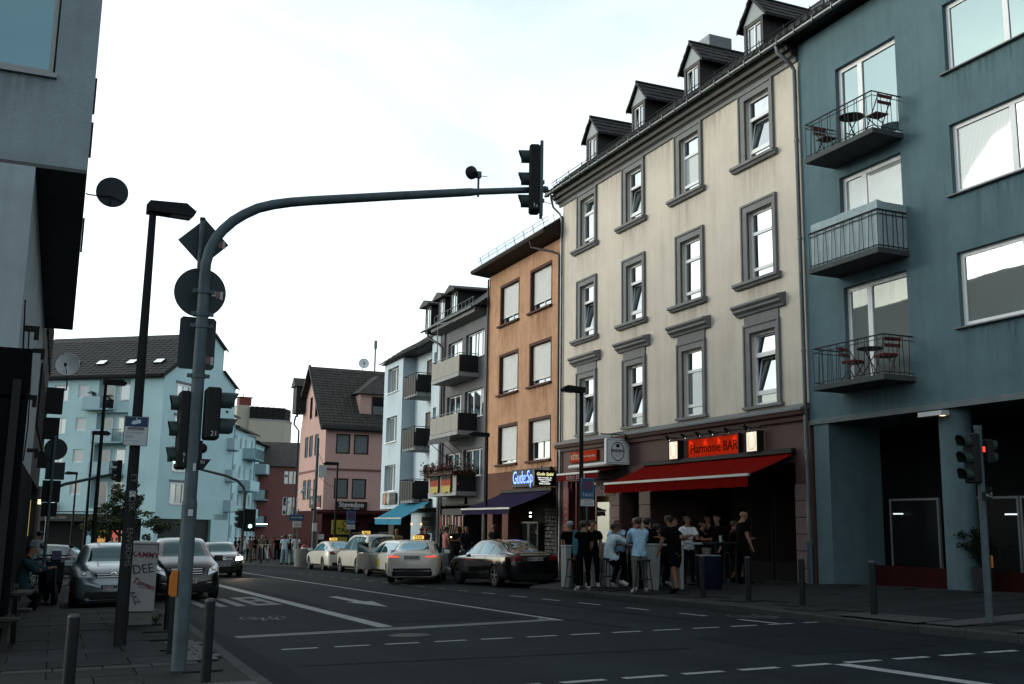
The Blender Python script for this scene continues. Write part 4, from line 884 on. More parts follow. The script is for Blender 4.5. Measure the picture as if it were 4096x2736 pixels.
b = MB(); b.add([(0, -.4, 13.3), (TL+.25, -.4, 13.3), (TL+.25, 7.2, 18.15), (0, 7.2, 18.15), (TL+.25, 9.5, 16.9), (0, 9.5, 16.9), (0, -.4, 13.05), (TL+.25, -.4, 13.05), (TL+.25, 7.2, 17.9), (TL+.25, 9.5, 16.65)], [(0, 1, 2, 3), (3, 2, 4, 5), (0, 6, 7, 1), (1, 7, 8, 2), (2, 8, 9, 4)]); b.build('roof', roof_dark, Ht)
b = MB(); b.add([(TL-6, 9.15, 15.0), (TL+.25, 9.15, 15.0), (TL+.25, 11.9, 13.6), (TL-6, 11.9, 13.6), (TL+.25, 9.15, 14.8), (TL+.25, 11.9, 13.4)], [(0, 1, 2, 3), (1, 4, 5, 2)]); b.build('roof', roof_dark, Ht)
tile_roof(Ht, 0, TL+.2, -.42, 13.33, 8.2, math.degrees(math.atan2(4.85, 7.6)), roof_dark, .6, .5)
mould(Ht, 'gutter', blackm, 0, TL, [(.0, 13.1), (-.55, 13.1), (-.6, 13.3), (-.4, 13.36), (0, 13.3)])
for s in (10.2, 7.4, 4.4, 1.7, 13.4):
    a = math.atan2(4.85, 7.6); o = obj('skylight', MB().box(-.45, .45, -.04, .5*1.6, .06, .14).mesh('skylight'), blackm, Ht, (T_(s), 1.3, 13.33+1.7*math.tan(a)+.06), (a, 0, 0)); bx('pane', o, glassmat('skylight_glass', refl=.85), -.38, .38, .03, .73, .141, .147)
# ground floor of the teal block: dark shop band and an awning, garage gates on the gable side
b = MB(); wall_mesh(b, 0, TL, -2.1, 1.85, [(1.0, TL-1.2, -2.1, 1.4, 1.0)], 1.0); b.add([(TL, 0, -2.1), (TL, .6, -2.1), (TL, .6, 1.9), (TL, 0, 1.9)], [(0, 1, 2, 3)]); b.add([(TL, 8.7, -2.1), (TL, 11.6, -2.1), (TL, 11.6, 1.9), (TL, 8.7, 1.9)], [(0, 1, 2, 3)]); b.add([(TL, .6, 1.42), (TL, 8.7, 1.42), (TL, 8.7, 1.9), (TL, .6, 1.9)], [(0, 1, 2, 3)]); b.build('shop_wall', teal, Ht)
bx('shop_interior', Ht, dark_gap, 1.0, TL-1.2, .9, 1.0, -2.1, 1.45); bx('gate', Ht, darkp, TL-.3, TL-.25, .6, 8.7, -2.1, 1.42)
bx('string_course', Ht, M('dark_line', (.03, .04, .045), .7), 0, TL+.03, -.05, -.002, 1.86, 1.93)
bx('shop_sign', Ht, darkp, 2, 13.5, -.14, -.01, 1.1, 1.72)
text('shop_lettering', 'KLEINER LADEN', .3, pales, Ht, (7.6, -.15, 1.38))
for k, (x, c) in enumerate(((11.2, (1, .45, .1)), (12.6, (.9, .15, .1)), (10, (.25, .5, .6)), (13.4, (.5, .55, .3)))): bx('lit_display', Ht, emat('display_%d' % k, c, .25), x, x+.7, .75, .85, -.8, .4)

# ---- teal row running into the side street
RA = rad(20); rdir = Vector((sin(RA), cos(RA), 0)); R0 = Vector((13.3, 99.5, 0))
# seen from the street the row's left end is the near one: local x runs away from the camera
Hr_rot = math.atan2(rdir.y, rdir.x)
pal_t = M('pale_teal_render', (.62, .95, 1.0), .85, var=.06, scale=.5, streak=.2, dirt=(.4, .65, .7))
def row_house(name, label, s0, s1, ztop, mat, zs, cols, balc, roofm=None):
    t = thing(name, label, 'building', R0+rdir*s0, Hr_rot); w = s1-s0; ops = []
    for z in zs:
        for c in cols: ops.append((c, c+1.0, z, z+1.35))
    b = MB(); wall_mesh(b, 0, w, -2.6, ztop, ops, .15); shell(b, 0, w, 9, -2.6, ztop); b.build('wall', mat, t)
    for i, o in enumerate(ops): window(t, *o, .08, (), (), .12, gl=[glass_dim, glass_dark, glass, glass_dark][i % 4])
    for (x0, x1, z, k) in balc:
        bx('balcony_slab', t, teal_d, x0, x1, -1.2, 0, z-.1, z+.05); bx('balcony_panel', t, teal_b, x0, x0+.06, -1.2, 0, z+.05, z+1.0)
        if k: bx('balcony_panel', t, mat, x0+.06, x1-.06, -1.2, -1.14, z+.05, z+1.0)
        else:
            b = MB(); n = 14
            for q in range(n): b.tube([(x0+.1+(x1-x0-.2)*q/(n-1), -1.17, z+.05), (x0+.1+(x1-x0-.2)*q/(n-1), -1.17, z+1)], .02, 4)
            b.tube([(x0, -1.17, z+1), (x1, -1.17, z+1)], .03, 4); b.build('balcony_railing', blackm, t)
        bx('balcony_panel', t, pal_t, x1-.06, x1, -1.2, 0, z+.05, z+1.0)
    b = MB(); b.add([(-.1, -.5, ztop), (w+.1, -.5, ztop), (w+.1, -.5, ztop+.18), (-.1, -.5, ztop+.18), (-.1, 5, ztop+1.6), (w+.1, 5, ztop+1.6)], [(0, 1, 2, 3), (3, 2, 5, 4), (0, 3, 4), (1, 5, 2)]); b.build('roof', roofm or roof_dark, t)
    bx('gutter_pipe', t, teal_d, w-.15, w-.03, -.08, 0, -2.4, ztop)
    return t
row_house('side_street_house', 'grey-teal stair bay with boxed balconies joining the corner block', .2, 6.2, 11.2, teal, (8.5, 5.7, 2.9, .2), (3.8,), [(.4, 3.0, 7.9, 1), (.4, 3.0, 5.0, 1), (.4, 3.0, 2.2, 1)])
row_house('side_street_house', 'first pale teal row house with a railed top balcony', 6.25, 17.3, 10.35, pal_t, (8.4, 5.5, 2.7, -.4), (.4, 3.0, 5.4, 8.8), [(4.6, 9.9, 7.7, 0), (3.2, 8.2, 4.4, 1), (3.4, 8.2, 1.6, 1)])
row_house('side_street_house', 'second pale teal row house lower down the side street', 17.35, 31.5, 9.75, pal_t, (7.8, 5.0, 2.2, -.6), (1.6, 4.8, 7.4, 10.2), [(.6, 10.8, 6.5, 1), (.5, 6.0, 3.7, 0), (.6, 6, .9, 0), (11, 14.1, 6.9, 0), (10.5, 14.1, 3.6, 0), (10, 14.1, .6, 0)])
satdish('satellite_dish', 'pale satellite dish on a balcony of the side street row', R0+rdir*26.2+Vector((cos(RA), -sin(RA), 0))*-1.6+Vector((.3, -1.2, 8.0)), (rad(75), 0, rad(35)), 1.7, dishw)
# ---- red house closing the side street
redm = M('brick_red_render', (.27, .115, .105), .85, var=.1, scale=.6)
Hd = thing('red_house', 'brick-red house with white framed windows closing the side street', 'building', (21.4, 118, 0), rad(-12))
ops = [(x, x+.42, 5.5, 6.9) for x in (1.55, 2.05, 2.55)]+[(x, x+.45, 2.1, 4.05) for x in (1.5, 2.05, 2.6)]+[(x, x+.45, 2.1, 4.05) for x in (3.4, 4.2)]
b = MB(); wall_mesh(b, -2, 8, -3, 7.5, ops, .1); shell(b, -2, 8, 9, -3, 7.5); b.build('wall', redm, Hd)
for o in ops: window(Hd, *o, .04, (), (.5,), .06, gl=glass_dim)
b = MB(); b.add([(-2.3, -.4, 7.4), (8, -.4, 7.4), (8, 4.5, 10.4), (-2.3, 4.5, 10.4), (8, 9, 7.4), (-2.3, 9, 7.4)], [(0, 1, 2, 3), (3, 2, 4, 5), (0, 3, 5), (1, 4, 2)]); b.build('roof', slate, Hd)
# ---- concrete tower block behind
conc_b = M('cream_concrete', (.50, .48, .40), .85, var=.05, scale=.2, streak=.12, dirt=(.3, .29, .25))
Hs = thing('cream_tower_block', 'windowless cream block with black louvred top and red chimney', 'building', (28.2, 190, 0), rad(4))
b = MB(); b.prism([(2.1, 0), (8.4, -.2), (10.6, 3), (10.6, 12), (2.1, 12)], -6, 19.3, 'z'); b.box(0, 2.25, .8, 8, -6, 21.9); b.build('wall', conc_b, Hs)
b = MB(); b.prism([(2.15, -.05), (8.42, -.25), (10.7, 2.95), (10.6, 12), (2.15, 12)], 19.3, 19.55, 'z'); b.build('ledge', pales, Hs)
lv = MB()
for k in range(9): lv.prism([(2.25, .05), (8.3, -.1), (10.4, 3), (10.3, 11), (2.25, 11)], 19.6+k*.24, 19.6+k*.24+.12, 'z')
stuff(lv.build('louvre_band', M('louvre_brown', (.04, .038, .036), .7), Hs)); b = MB(); b.prism([(2.4, .25), (8.2, .1), (10.2, 3.1), (10.1, 11), (2.4, 11)], 19.55, 21.75, 'z'); b.build('louvre_core', dark_gap, Hs)
for k in range(7): bx('louvre_post', Hs, blackm, 2.3+k*1.0, 2.42+k*1.0, -.16, .1, 19.55, 21.8)
bx('chimney', Hs, M('red_brick_chimney', (.20, .06, .045), .85, var=.2), .35, 2.5, .9, 3, 21.9, 23.3); bx('chimney_cap', Hs, blackm, .2, 2.8, .8, 3.1, 23.3, 23.42); b = MB(); b.tube([(1.2, 1.8, 23.4), (1.2, 1.8, 24.3)], .08, 5); b.build('vent', zinc, Hs)

# ---- left: bare concrete house with an overhanging upper floor, and the dark house front behind it
conc = M('grey_blue_concrete', (.255, .325, .36), .88, var=.18, scale=1.1, bump=.5, bscale=40, streak=.35, dirt=(.17, .21, .225), dirtamt=.35)
conc_l = M('lower_concrete', (.33, .41, .44), .88, var=.14, scale=1.2, bump=.4, bscale=40, streak=.4, dirt=(.18, .21, .22))
LX, LY = .01, 16.0
Hl = thing('concrete_house', 'bare grey concrete house whose upper storey overhangs the pavement', 'building', (LX, LY, 0), 0)
zso = .3152*LY+CAM_Z
wx, wz0, wz1 = -.0347*LY, .4*LY+CAM_Z, .51*LY+CAM_Z
b = MB(); wall_mesh(b, -6, 0, zso, 12, [(wx-2.6, wx, wz0, wz1)], .1)
b.add([(0, 0, zso), (0, 14.0, zso), (0, 14.0, 12), (0, 0, 12)], [(0, 1, 2, 3)]); b.add([(-6, 0, 12), (0, 0, 12), (0, 14.0, 12), (-6, 14.0, 12)], [(0, 1, 2, 3)]); b.add([(-6, 14.0, zso), (0, 14.0, zso), (0, 14.0, 12), (-6, 14.0, 12)], [(0, 1, 2, 3)])
b.build('upper_wall', conc, Hl); stain(Hl, stain_d, wx-2.7, wx+.1, zso+.02, wz0-.045)
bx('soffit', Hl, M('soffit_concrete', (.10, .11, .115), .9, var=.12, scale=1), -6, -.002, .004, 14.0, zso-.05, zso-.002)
fo = window(Hl, wx-2.55, wx-.03, wz0+.04, wz1, .03, (), (), .06, fm=M('pale_grey_frame', (.30, .33, .34), .5), gl=glassmat('blue_tinted_glass', (.008, .03, .04), .16, .03, (.45, .75, .85)))
bx('window_sill', Hl, MATS['pale_grey_frame'], wx-2.6, wx+.03, -.07, .05, wz0-.04, wz0+.03)
for k, (z0, z1) in enumerate(((6.6, 7.1), (7.7, 8.25), (5.65, 6.2))): bx('edge_fixture', Hl, blackm, .0, .03, .3+k*1.1, .5+k*1.1, z0, z1)
cxl = -.0430*LY
b = MB(); wall_mesh(b, -6, cxl, -.6, zso-.05, [(-5.5, cxl-.03, -.6, 3.32, .7)], .7); b.add([(cxl, 0, -.6), (cxl, 13.3, -.6), (cxl, 13.3, zso-.05), (cxl, 0, zso-.05)], [(0, 1, 2, 3)]); b.build('lower_wall', conc_l, Hl)
bx('dark_shopfront', Hl, dark_gap, -5.5, cxl-.03, .68, .72, -.6, 3.32)
# dark awning frame leaning out under the lower wall
for k in range(4): bx('pergola_slat', Hl, blackm, cxl-.9, cxl+.18, -.9+k*.22, -.84+k*.22, 2.75-k*.3, 2.80-k*.3)
bx('pergola_post', Hl, blackm, cxl+.02, cxl+.12, -.95, -.85, -.25, 3.0); bx('pergola_screen', Hl, M('black_canvas', (.006, .006, .007), .95, spec=.02), cxl-2.5, cxl+.22, -.9, -.86, -.55, 3.42); bx('dark_side_sheet', Hl, MATS['black_canvas'], cxl+.002, cxl+.05, .1, 13.9, -.8, 2.2)  # black sheet added to darken the lower wall; screen enlarged for that too
bx('door_frame_post', Hl, galv, cxl-.12, cxl-.05, -.3, -.22, 2.4, 3.5)
for k, (y, z) in enumerate(((1.2, 4.0), (3.5, 3.2), (6.2, 4.4), (8.5, 2.6))):
    b = MB(); b.box(cxl, cxl+.22, y, y+.1, z, z+.08); b.box(cxl+.15, cxl+.22, y, y+.1, z-.12, z); b.build('wall_bracket', blackm, Hl)
for k in range(3): b = MB(); b.tube([(cxl+.02, .3+k*2.5, 4.3), (cxl+.06, .6+k*2.5, 3.3-k*.2), (cxl+.02, 1.0+k*2.6, 2.3)], .012, 5); b.build('cable', blackm, Hl)
Hk = thing('dark_side_house', 'very dark house front with shutters and signs behind the concrete house', 'building', (cxl, 29.3, 0), pi/2)
dark_wall = M('dark_render', (.03, .03, .031), .9, var=.2, scale=1, streak=.3)  # very dark render with random tone and streaks
ops = [(x, x+1.0, z, z+1.7) for x in (1.5, 4.2, 7.0, 10, 12.6) for z in (3.6, 6.6, 9.4)]
b = MB(); wall_mesh(b, 0, 14.6, -1, 12.2, ops+[(.8, 13.8, -1, 2.3, .5)], .15); shell(b, 0, 14.6, 8, -1, 12.2); b.build('wall', dark_wall, Hk)
for o in ops: window(Hk, *o, .08, (.5,), (), .06, gl=glass_dark, fm=M('grey_brown_frame', (.08, .075, .07), .7))
for o in ops:
    bx('shutter', Hk, dark_wall, o[0]-.5, o[0]-.02, -.06, -.01, o[2], o[3]); bx('shutter', Hk, dark_wall, o[1]+.02, o[1]+.5, -.06, -.01, o[2], o[3])
bx('shopfront', Hk, dark_gap, .8, 13.8, .45, .5, -1, 2.3)
bx('hanging_box', Hk, blackm, 9.4, 10.0, -.55, -.05, 3.9, 4.6); bx('cage', Hk, blackm, 9.2, 9.25, -.6, -.05, 4.7, 5.6); bx('wall_sign', Hk, blackm, 5, 5.08, -.5, -.05, 2.7, 3.2)
pipe(Hk, 'downpipe', M('pale_pipe', (.20, .20, .19), .5), [(13.2, -.1, 2.4), (13.2, -.1, -.7)], .08)
bx('lit_doorway', Hk, emat('yellow_doorway', (1, .8, .3), .5), 13.55, 13.72, .2, .3, .6, 1.9); bx('lit_lantern', Hk, emat('lantern', (1, .8, .4), 2.5), 9.2, 9.3, -.2, -.1, 1.7, 1.85); bx('shop_door_panel', Hk, M('wooden_panel', (.10, .07, .04), .6), 10.4, 11.2, .3, .36, -.8, 1.9)
# ------------------------------------------------------------------ street furniture
lamp_m = M('lamp_post_paint', (.012, .014, .016), .7, 0, var=.25, scale=3, spec=.10)
lens_m = M('lamp_lens', (.12, .12, .11), .3, var=.1)
def lamp_post(label, x, y, z0, ztop, ang, hl=.62, r0=.075, r1=.045, group='street lamps'):
    t = thing('street_lamp', label, 'street lamp', (x, y, z0), ang, group); h = ztop-z0
    b = MB(); b.tube([(0, 0, -.02), (0, 0, 1.0), (0, 0, h)], [r0, r0*.95, r1], 12); b.build('post', lamp_m, t)
    b = MB(); b.prism([(-.07, -.06), (-.07, .09), (hl*.75, .13), (hl, .03), (hl*.93, -.05), (.1, -.055)], -.13, .13, 'y', Matrix.Translation((0, 0, h))); b.build('lamp_head', lamp_m, t)
    bx('lens', t, lens_m, hl*.4, hl*.9, -.09, .09, h-.066, h-.054)
    return t
near_lamp = lamp_post('tall tapering dark street lamp carrying the camera warning sign beside the grey cabinet', .91, 15.18, lpav_z(.91, 15.18), 5.55, rad(8), .58, .085, .05)
for k, z in enumerate((.45, 1.0)):
    b = MB(); b.tube([(0, 0, z+1.0), (0, 0, z+1.04)], .083, 12); b.build('clamp_band', blackm, near_lamp)
wht = M('white_marker', (.45, .47, .48), .6); scr = M('faded_marker', (.10, .105, .11), .7)
for k, z in enumerate((1.75, 1.45, .95, .72)): text('scrawl', ('EY', 'XQSK', 'ENVO', '4DMS')[k], .11, scr, near_lamp, (0, -.09, z+.45), (pi/2, rad(90), 0))
bx('sticker', near_lamp, wht, -.04, .04, -.092, -.088, 1.95, 2.03)
lamp_post('dark street lamp behind the parked silver hatchback', 1.15, 36.5, lpav_z(1.15, 36.5), 5.63, rad(5), .65)
lamp_post('slim dark street lamp beside the mast arm over the side road', 1.2, 48.8, lpav_z(1.2, 48.8), 4.9, rad(10), .7)
lamp_post('small dark street lamp before the round lit shop sign', .95, 69, road_z(.95, 69), 3.95, pi, .7)
lamp_post('dark street lamp in front of the pink corner house', 14.1, 57.5, pav_z(14.1, 57.5), 4.46, rad(165), .8)
lamp_post('dark street lamp where the grey and orange-brown houses meet', 15.95, 39.9, pav_z(15.95, 39.9), 4.86, rad(172), .8)
bar_lamp = lamp_post('dark street lamp carrying the blue taxi sign outside the bar', 13.5, 26.6, pav_z(13.5, 26.6), 5.05, rad(178), .62, .07, .055)

# ---- near traffic light mast
PYm = 11.89; k9 = PYm/9.77
def s9(x, z): return Vector((x*k9, PYm, (z-CAM_Z)*k9+CAM_Z))
base = Vector((1.08*k9, PYm, lpav_z(1.08*k9, PYm)))
def loc9(x, z): return s9(x, z)-base
mast = thing('traffic_light_mast', 'galvanised traffic light mast whose curved arm reaches over the road', 'traffic light', base)
b = MB(); b.tube([(0, 0, -.02), (0, 0, 1.75)], .080, 16); b.tube([(0, 0, 1.75), (0, 0, 1.80), (0, 0, 1.801), loc9(1.08, 2.51), loc9(1.08, 3.07), loc9(1.075, 3.40)], [.080, .072, .070, .068, .064, .060], 16); b.build('pole', galv, mast)
b = MB(); b.tube([loc9(1.075, 3.38), loc9(1.08, 3.55), loc9(1.105, 3.68), loc9(1.15, 3.79), loc9(1.21, 3.88), loc9(1.30, 3.98), loc9(1.40, 4.06), loc9(1.52, 4.135), loc9(1.66, 4.19), loc9(1.82, 4.235), loc9(2.0, 4.275), loc9(2.83, 4.44), loc9(3.66, 4.60), loc9(3.70, 4.607), loc9(3.74, 4.615), loc9(4.54, 4.755)], [.060, .060, .060, .060, .060, .060, .059, .058, .058, .057, .056, .054, .052, .047, .042, .040], 14); b.build('mast_arm', galv, mast)
for z in (3.28, 2.96, 2.50, 3.07): b = MB(); c = loc9(1.08, z); b.tube([c-Vector((0, 0, .025)), c+Vector((0, 0, .025))], .078, 14); b.box(c.x-.12, c.x-.07, c.y-.02, c.y+.02, c.z-.02, c.z+.02); b.box(c.x+.07, c.x+.12, c.y-.02, c.y+.02, c.z-.02, c.z+.02); b.build('clamp_band', galv, mast)
c = loc9(1.05, 3.5); b = MB(); b.tube([c+Vector((-.02, .10, 0)), loc9(1.05, 3.97)+Vector((-.02, .10, 0))], .028, 8); b.build('sign_post', galv, mast); b = MB(); e = loc9(1.05, 3.97)+Vector((-.02, .10, 0)); b.tube([e, e+Vector((0, 0, .035))], .032, 8); b.build('post_cap', blackm, mast)
def stickers(root, x, y, z):
    bx('sticker', root, M('sticker_white', (.42, .45, .46), .5), x, x+.04, y-.002, y, z, z+.06); bx('sticker', root, M('sticker_red', (.20, .11, .11), .5), x+.045, x+.085, y-.002, y, z-.02, z+.06); bx('sticker', root, MATS['sticker_white'], x+.09, x+.12, y-.002, y, z-.03, z+.06)
def cyl_y(b, c, r, d, seg=32): b.lathe([(0, 0), (r, 0), (r, d), (0, d)], seg, Matrix.Rotation(-pi/2, 4, 'X'), c); return b
dc = loc9(1.06, 3.775); S = .56/2
b = MB(); q = .03; pts = []
for k in range(4):
    a = k*pi/2; d = Vector((cos(a), sin(a))); n = Vector((-d.y, d.x))
    for f in (-1, 0, 1): pts.append(d*S*(1 if f == 0 else .955)+n*f*S*.045)
b.prism([(p.x+dc.x, p.y+dc.z) for p in pts], .155, .162, 'y'); o = b.build('priority_sign', signback, mast); stickers(o, dc.x+.12, .154, dc.z-.02)
cc = loc9(1.06, 3.295); b = MB(); cyl_y(b, (cc.x, .150, cc.z), .284, .008, 40); o = b.build('round_sign', signback, mast); stickers(o, cc.x+.13, .149, cc.z-.03)
r0_, r1_ = loc9(.90, 2.575), loc9(1.225, 3.06)
b = MB(); b.prism([(r0_.x, r0_.z+.03), (r0_.x+.03, r0_.z), (r1_.x-.03, r0_.z), (r1_.x, r0_.z+.03), (r1_.x, r1_.z-.03), (r1_.x-.03, r1_.z), (r0_.x+.03, r1_.z), (r0_.x, r1_.z-.03)], .150, .158, 'y'); o = b.build('rectangular_sign', signback, mast); stickers(o, r1_.x-.13, .149, r0_.z+.09)
hous = M('signal_housing', (.008, .011, .012), .6, var=.1, spec=.12); vis_m = M('signal_visor', (.014, .034, .034), .55, var=.1)
def visor(b, x, y, z, r, l, dirx):
    """half-open tube hood along +-x"""
    n = 12; vs = []
    for i, (t, cut) in enumerate(((0, 0), (.5, 0), (1, 0))):
        for k in range(n+1):
            a = -pi*.22+(pi*1.44)*k/n; dd = l*t*(1-.28*(1-sin(max(0, min(pi, a)))) if t == 1 else 1)
            vs.append((x+dirx*dd, y+r*cos(a), z+r*sin(a)))
    m1 = n+1; fs = [(i*m1+k, i*m1+k+1, (i+1)*m1+k+1, (i+1)*m1+k) for i in range(2) for k in range(n)]
    b.add(vs, fs, True); vs2 = [(v[0], y+(v[1]-y)*.94, z+(v[2]-z)*.94) for v in vs]; b.add(vs2, [f[::-1] for f in fs], True)
def signal_x(root, x, y, z0, z1, w, d, nl, dirx, lit=None, vl=.2, lc=(1, .05, .02)):
    """signal head whose lamps look along +-x"""
    hx = bx('signal_head', root, hous, x, x+dirx*d, y-w/2, y+w/2, z0, z1, bev=.02); h = (z1-z0)/nl
    for k in range(nl):
        zc = z1-h*(k+.5); b = MB(); visor(b, x+dirx*d, y, zc, w*.40, vl, dirx); b.build('visor', vis_m, hx)
        b = MB(); b.lathe([(w*.36, 0), (w*.25, .02), (0, .03)], 16, Matrix.Rotation(dirx*pi/2, 4, 'Y'), (x+dirx*d, y, zc)); b.build('lens', emat('lit_%s' % str(lc), lc, 4) if lit == k else M('dark_lens', (.02, .02, .02), .2), hx)
    return hx
a0, a1 = loc9(1.155, 1.93), loc9(1.29, 2.40)
hx = signal_x(mast, a0.x, .02, a0.z, a1.z, .26, .16, 2, 1, None, .20)
text('signal_number', '21', .075, wht, hx, (a0.x+.10, -.114, a0.z+.06))
a2 = loc9(.96, 1.66); a3 = loc9(.96, 2.36)
hx = signal_x(mast, a2.x+.09, .10, a2.z, a3.z, .24, .12, 3, -1, 2, .10, (.45, 1, .85)); text('signal_number', '9', .06, wht, hx, (a2.x+.05, -.024, a2.z+.15)); text('signal_number', '1', .06, wht, hx, (a2.x+.05, -.024, a2.z+.09))
a4 = loc9(1.125, 1.67); b = MB(); b.prism([(a4.x, a4.z), (a4.x+.06, a4.z-.005), (a4.x+.13, a4.z+.1), (a4.x, a4.z+.1)], -.07, .07, 'y'); o = b.build('acoustic_unit', hous, mast); text('signal_number', '91', .055, wht, o, (a4.x+.045, -.073, a4.z+.062))
a5 = loc9(1.13, 1.8); b = MB(); b.lathe([(0, 0), (.05, 0), (.055, .03), (.03, .06), (0, .065)], 14, Matrix.Rotation(pi/2, 4, 'Y'), (a5.x+.02, 0, a5.z+.06)); b.box(a5.x, a5.x+.03, -.05, .05, a5.z-.08, a5.z+.14); b.build('loudspeaker', hous, mast)
orange = M('orange_button_box', (.42, .13, .01), .5, var=.06)
b = MB(); b.prism([(-.075, .78), (-.075, 1.05), (-.12, 1.05), (-.15, .97), (-.15, .80), (-.13, .78)], -.05, .05, 'y'); b.build('button_box', orange, mast)
bx('small_sticker', mast, wht, -.02, .03, -.084, -.080, 1.62, 1.69); bx('small_sticker', mast, wht, .0, .03, -.073, -.069, 2.1, 2.18)
# signal at the end of the arm
he = loc9(4.365, 4.825); hr = thing_part = None
HE = bpy.data.objects.new('arm_signal', None); 
hb = MB(); hw_, hh_, hd_ = .22, .90, .14
R9 = Matrix.Translation(he+Vector((0, -.06, 0))) @ Matrix.Rotation(rad(-112), 4, 'Z')     # lamps look left and up the street
hb.box(-hw_/2, hw_/2, -hd_/2, hd_/2, -hh_/2, hh_/2, R9, bev=.025); hs = hb.build('signal_head', hous, mast)
bb = MB(); bb.box(-.33, .33, hd_/2+.005, hd_/2+.02, -.50, .50, R9); bb.build('back_rail', signback, hs) if False else None
for sx in (-.075, .075):
    b = MB(); b.box(sx-.015, sx+.015, hd_/2, hd_/2+.04, -.50, .50, R9); b.build('back_rail', galv, hs)
for k in (-1, 0, 1):
    b = MB(); visor(b, 0, 0, 0, .09, .14, 1); RV = R9 @ Matrix.Translation((0, -hd_/2, k*.3)) @ Matrix.Rotation(-pi/2, 4, 'Z'); b.v = [tuple(RV @ Vector(v)) for v in b.v]; b.build('visor', vis_m, hs)
for dz in (.09, -.16): b = MB(); c = loc9(4.44, 4.74)+Vector((0, 0, dz)); b.box(c.x-.06, c.x+.06, -.05, .05, c.z-.02, c.z+.03); b.build('clamp_band', galv, mast)
text('signal_number', '1a', .075, wht, hs, (he.x-.06, -.235, he.z-.40))
for xx in (4.47, 4.51): c = loc9(xx, 4.748); b = MB(); b.tube([c-Vector((.012, 0, 0)), c+Vector((.012, 0, .004))], .048, 12); b.build('arm_collar', galv, mast)
c = loc9(4.54, 4.755); b = MB(); b.tube([c, c+Vector((.10, 0, -.03)), c+Vector((.12, 0, -.12)), c+Vector((.05, 0, -.19)), c+Vector((-.05, 0, -.17))], .005, 5); b.build('cable', blackm, mast)
c0 = loc9(3.75, 4.61); b = MB(); b.tube([c0-Vector((0, 0, .06)), c0+Vector((0, 0, .22))], .014, 6); b.box(c0.x-.02, c0.x+.03, -.03, .03, c0.z+.19, c0.z+.27); b.build('detector_bracket', galv, mast)
b = MB(); b.lathe([(0, 0), (.085, .01), (.085, .05), (.03, .09), (0, .1)], 20, Matrix.Rotation(pi/2, 4, 'X') @ Matrix.Rotation(.3, 4, 'Y'), c0+Vector((-.10, .04, .25))); b.tube([c0+Vector((-.06, 0, .25)), c0+Vector((0, 0, .25))], .025, 6); b.tube([c0+Vector((.03, 0, .22)), c0+Vector((.12, 0, .225))], .005, 4); b.build('detector_camera', blackm, mast)

# ---- camera warning sign on the near lamp
s12 = 15.0/12.3
ss = thing('warning_sign', 'white and blue camera warning sign strapped to the near lamp post', 'sign', (0.9, 15.06, lpav_z(.9, 15)))
z0s = -lpav_z(.9, 15)
X0, X1, Z0, Z1 = .61*s12-.9, .865*s12-.9, (2.02-1.2)*s12+1.2+z0s, (2.345-1.2)*s12+1.2+z0s
bx('panel', ss, M('sign_white', (.42, .47, .50), .5, var=.05), X0, X1, -.01, 0, Z0, Z1, bev=.004)
b = MB(); t_ = .006; b.box(X0-.001, X1+.001, -.013, -.0105, Z0, Z0+t_); b.box(X0, X1, -.013, -.0105, Z1-t_, Z1); b.box(X0-.001, X0+t_, -.013, -.0105, Z0+t_, Z1-t_); b.box(X1-t_, X1+.001, -.013, -.0105, Z0+t_, Z1-t_); b.build('border', blackm, ss)
navy = M('sign_navy', (.012, .035, .10), .5)
bx('blue_field', ss, navy, X0+.012, X1-.012, -.0135, -.0115, Z1-.14, Z1-.012)
cxs = (X0+X1)/2; pic = M('pictogram_pale', (.45, .55, .62), .5)
b = MB(); Rm = Matrix.Translation((cxs, 0, Z1-.075)) @ Matrix.Rotation(rad(-14), 4, 'Y'); b.box(-.05, .055, -.0155, -.0137, -.028, .022, Rm); b.build('camera_body', pic, ss); b = MB(); b.box(-.066, -.052, -.0155, -.0137, -.02, .006, Rm); b.build('camera_lens', pic, ss); bx('camera_bracket', ss, pic, cxs-.004, cxs+.006, -.0155, -.0137, Z1-.05, Z1-.016)
ink = M('sign_ink', (.02, .022, .025), .6)
text('lettering', 'ACHTUNG', .042, ink, ss, (cxs, -.0125, Z1-.165), bold=.0012)
b = MB()
for (xa, xb, z) in ((.04, .26, .19), (.03, .27, .215), (.03, .24, .228), (.03, .14, .262), (.03, .12, .273), (.03, .14, .284), (.03, .2, .33)): b.box(X0+xa, X0+xb, -.0122, -.0108, Z1-z-.004, Z1-z)
b.build('small_print', M('small_print_grey', (.18, .2, .21), .6), ss)
# ---- bollards
def bollard(label, x, y, zf, h, r=.05, mat=None, cat='bollard', group=None):
    t = thing('bollard', label, 'bollard', (x, y, zf(x, y)+.02), 0, group or 'black steel bollards')
    b = MB(); b.lathe([(r, -.03), (r, h-.03), (r*.97, h-.025)], 18); b.build('post', mat or lamp_m, t)
    b = MB(); b.lathe([(r*.97, h-.025), (r*.9, h-.008), (r*.6, h+.004), (0, h+.008)], 18); b.build('cap', M('grey_cap', (.06, .065, .07), .6, 0, var=.3), t)  # cap in a lighter grey than the post
    b = MB(); b.lathe([(r*1.004, h*.80), (r*1.004, h*.83)], 18); b.build('groove', blackm, t)
bollard('black bollard standing alone between the picnic bench and the mast', .23, 10.75, lpav_z, .68, .055)
bollard('black bollard between the traffic mast and the kerb', 1.45, 10.8, lpav_z, .78, .05)
bollard('tall black bollard at the kerb past the grey cabinet', 1.73, 17.56, lpav_z, .90, .055)
bollard('dark bollard half hidden by the galvanised mast', 1.44, 13.98, lpav_z, .92, .05)
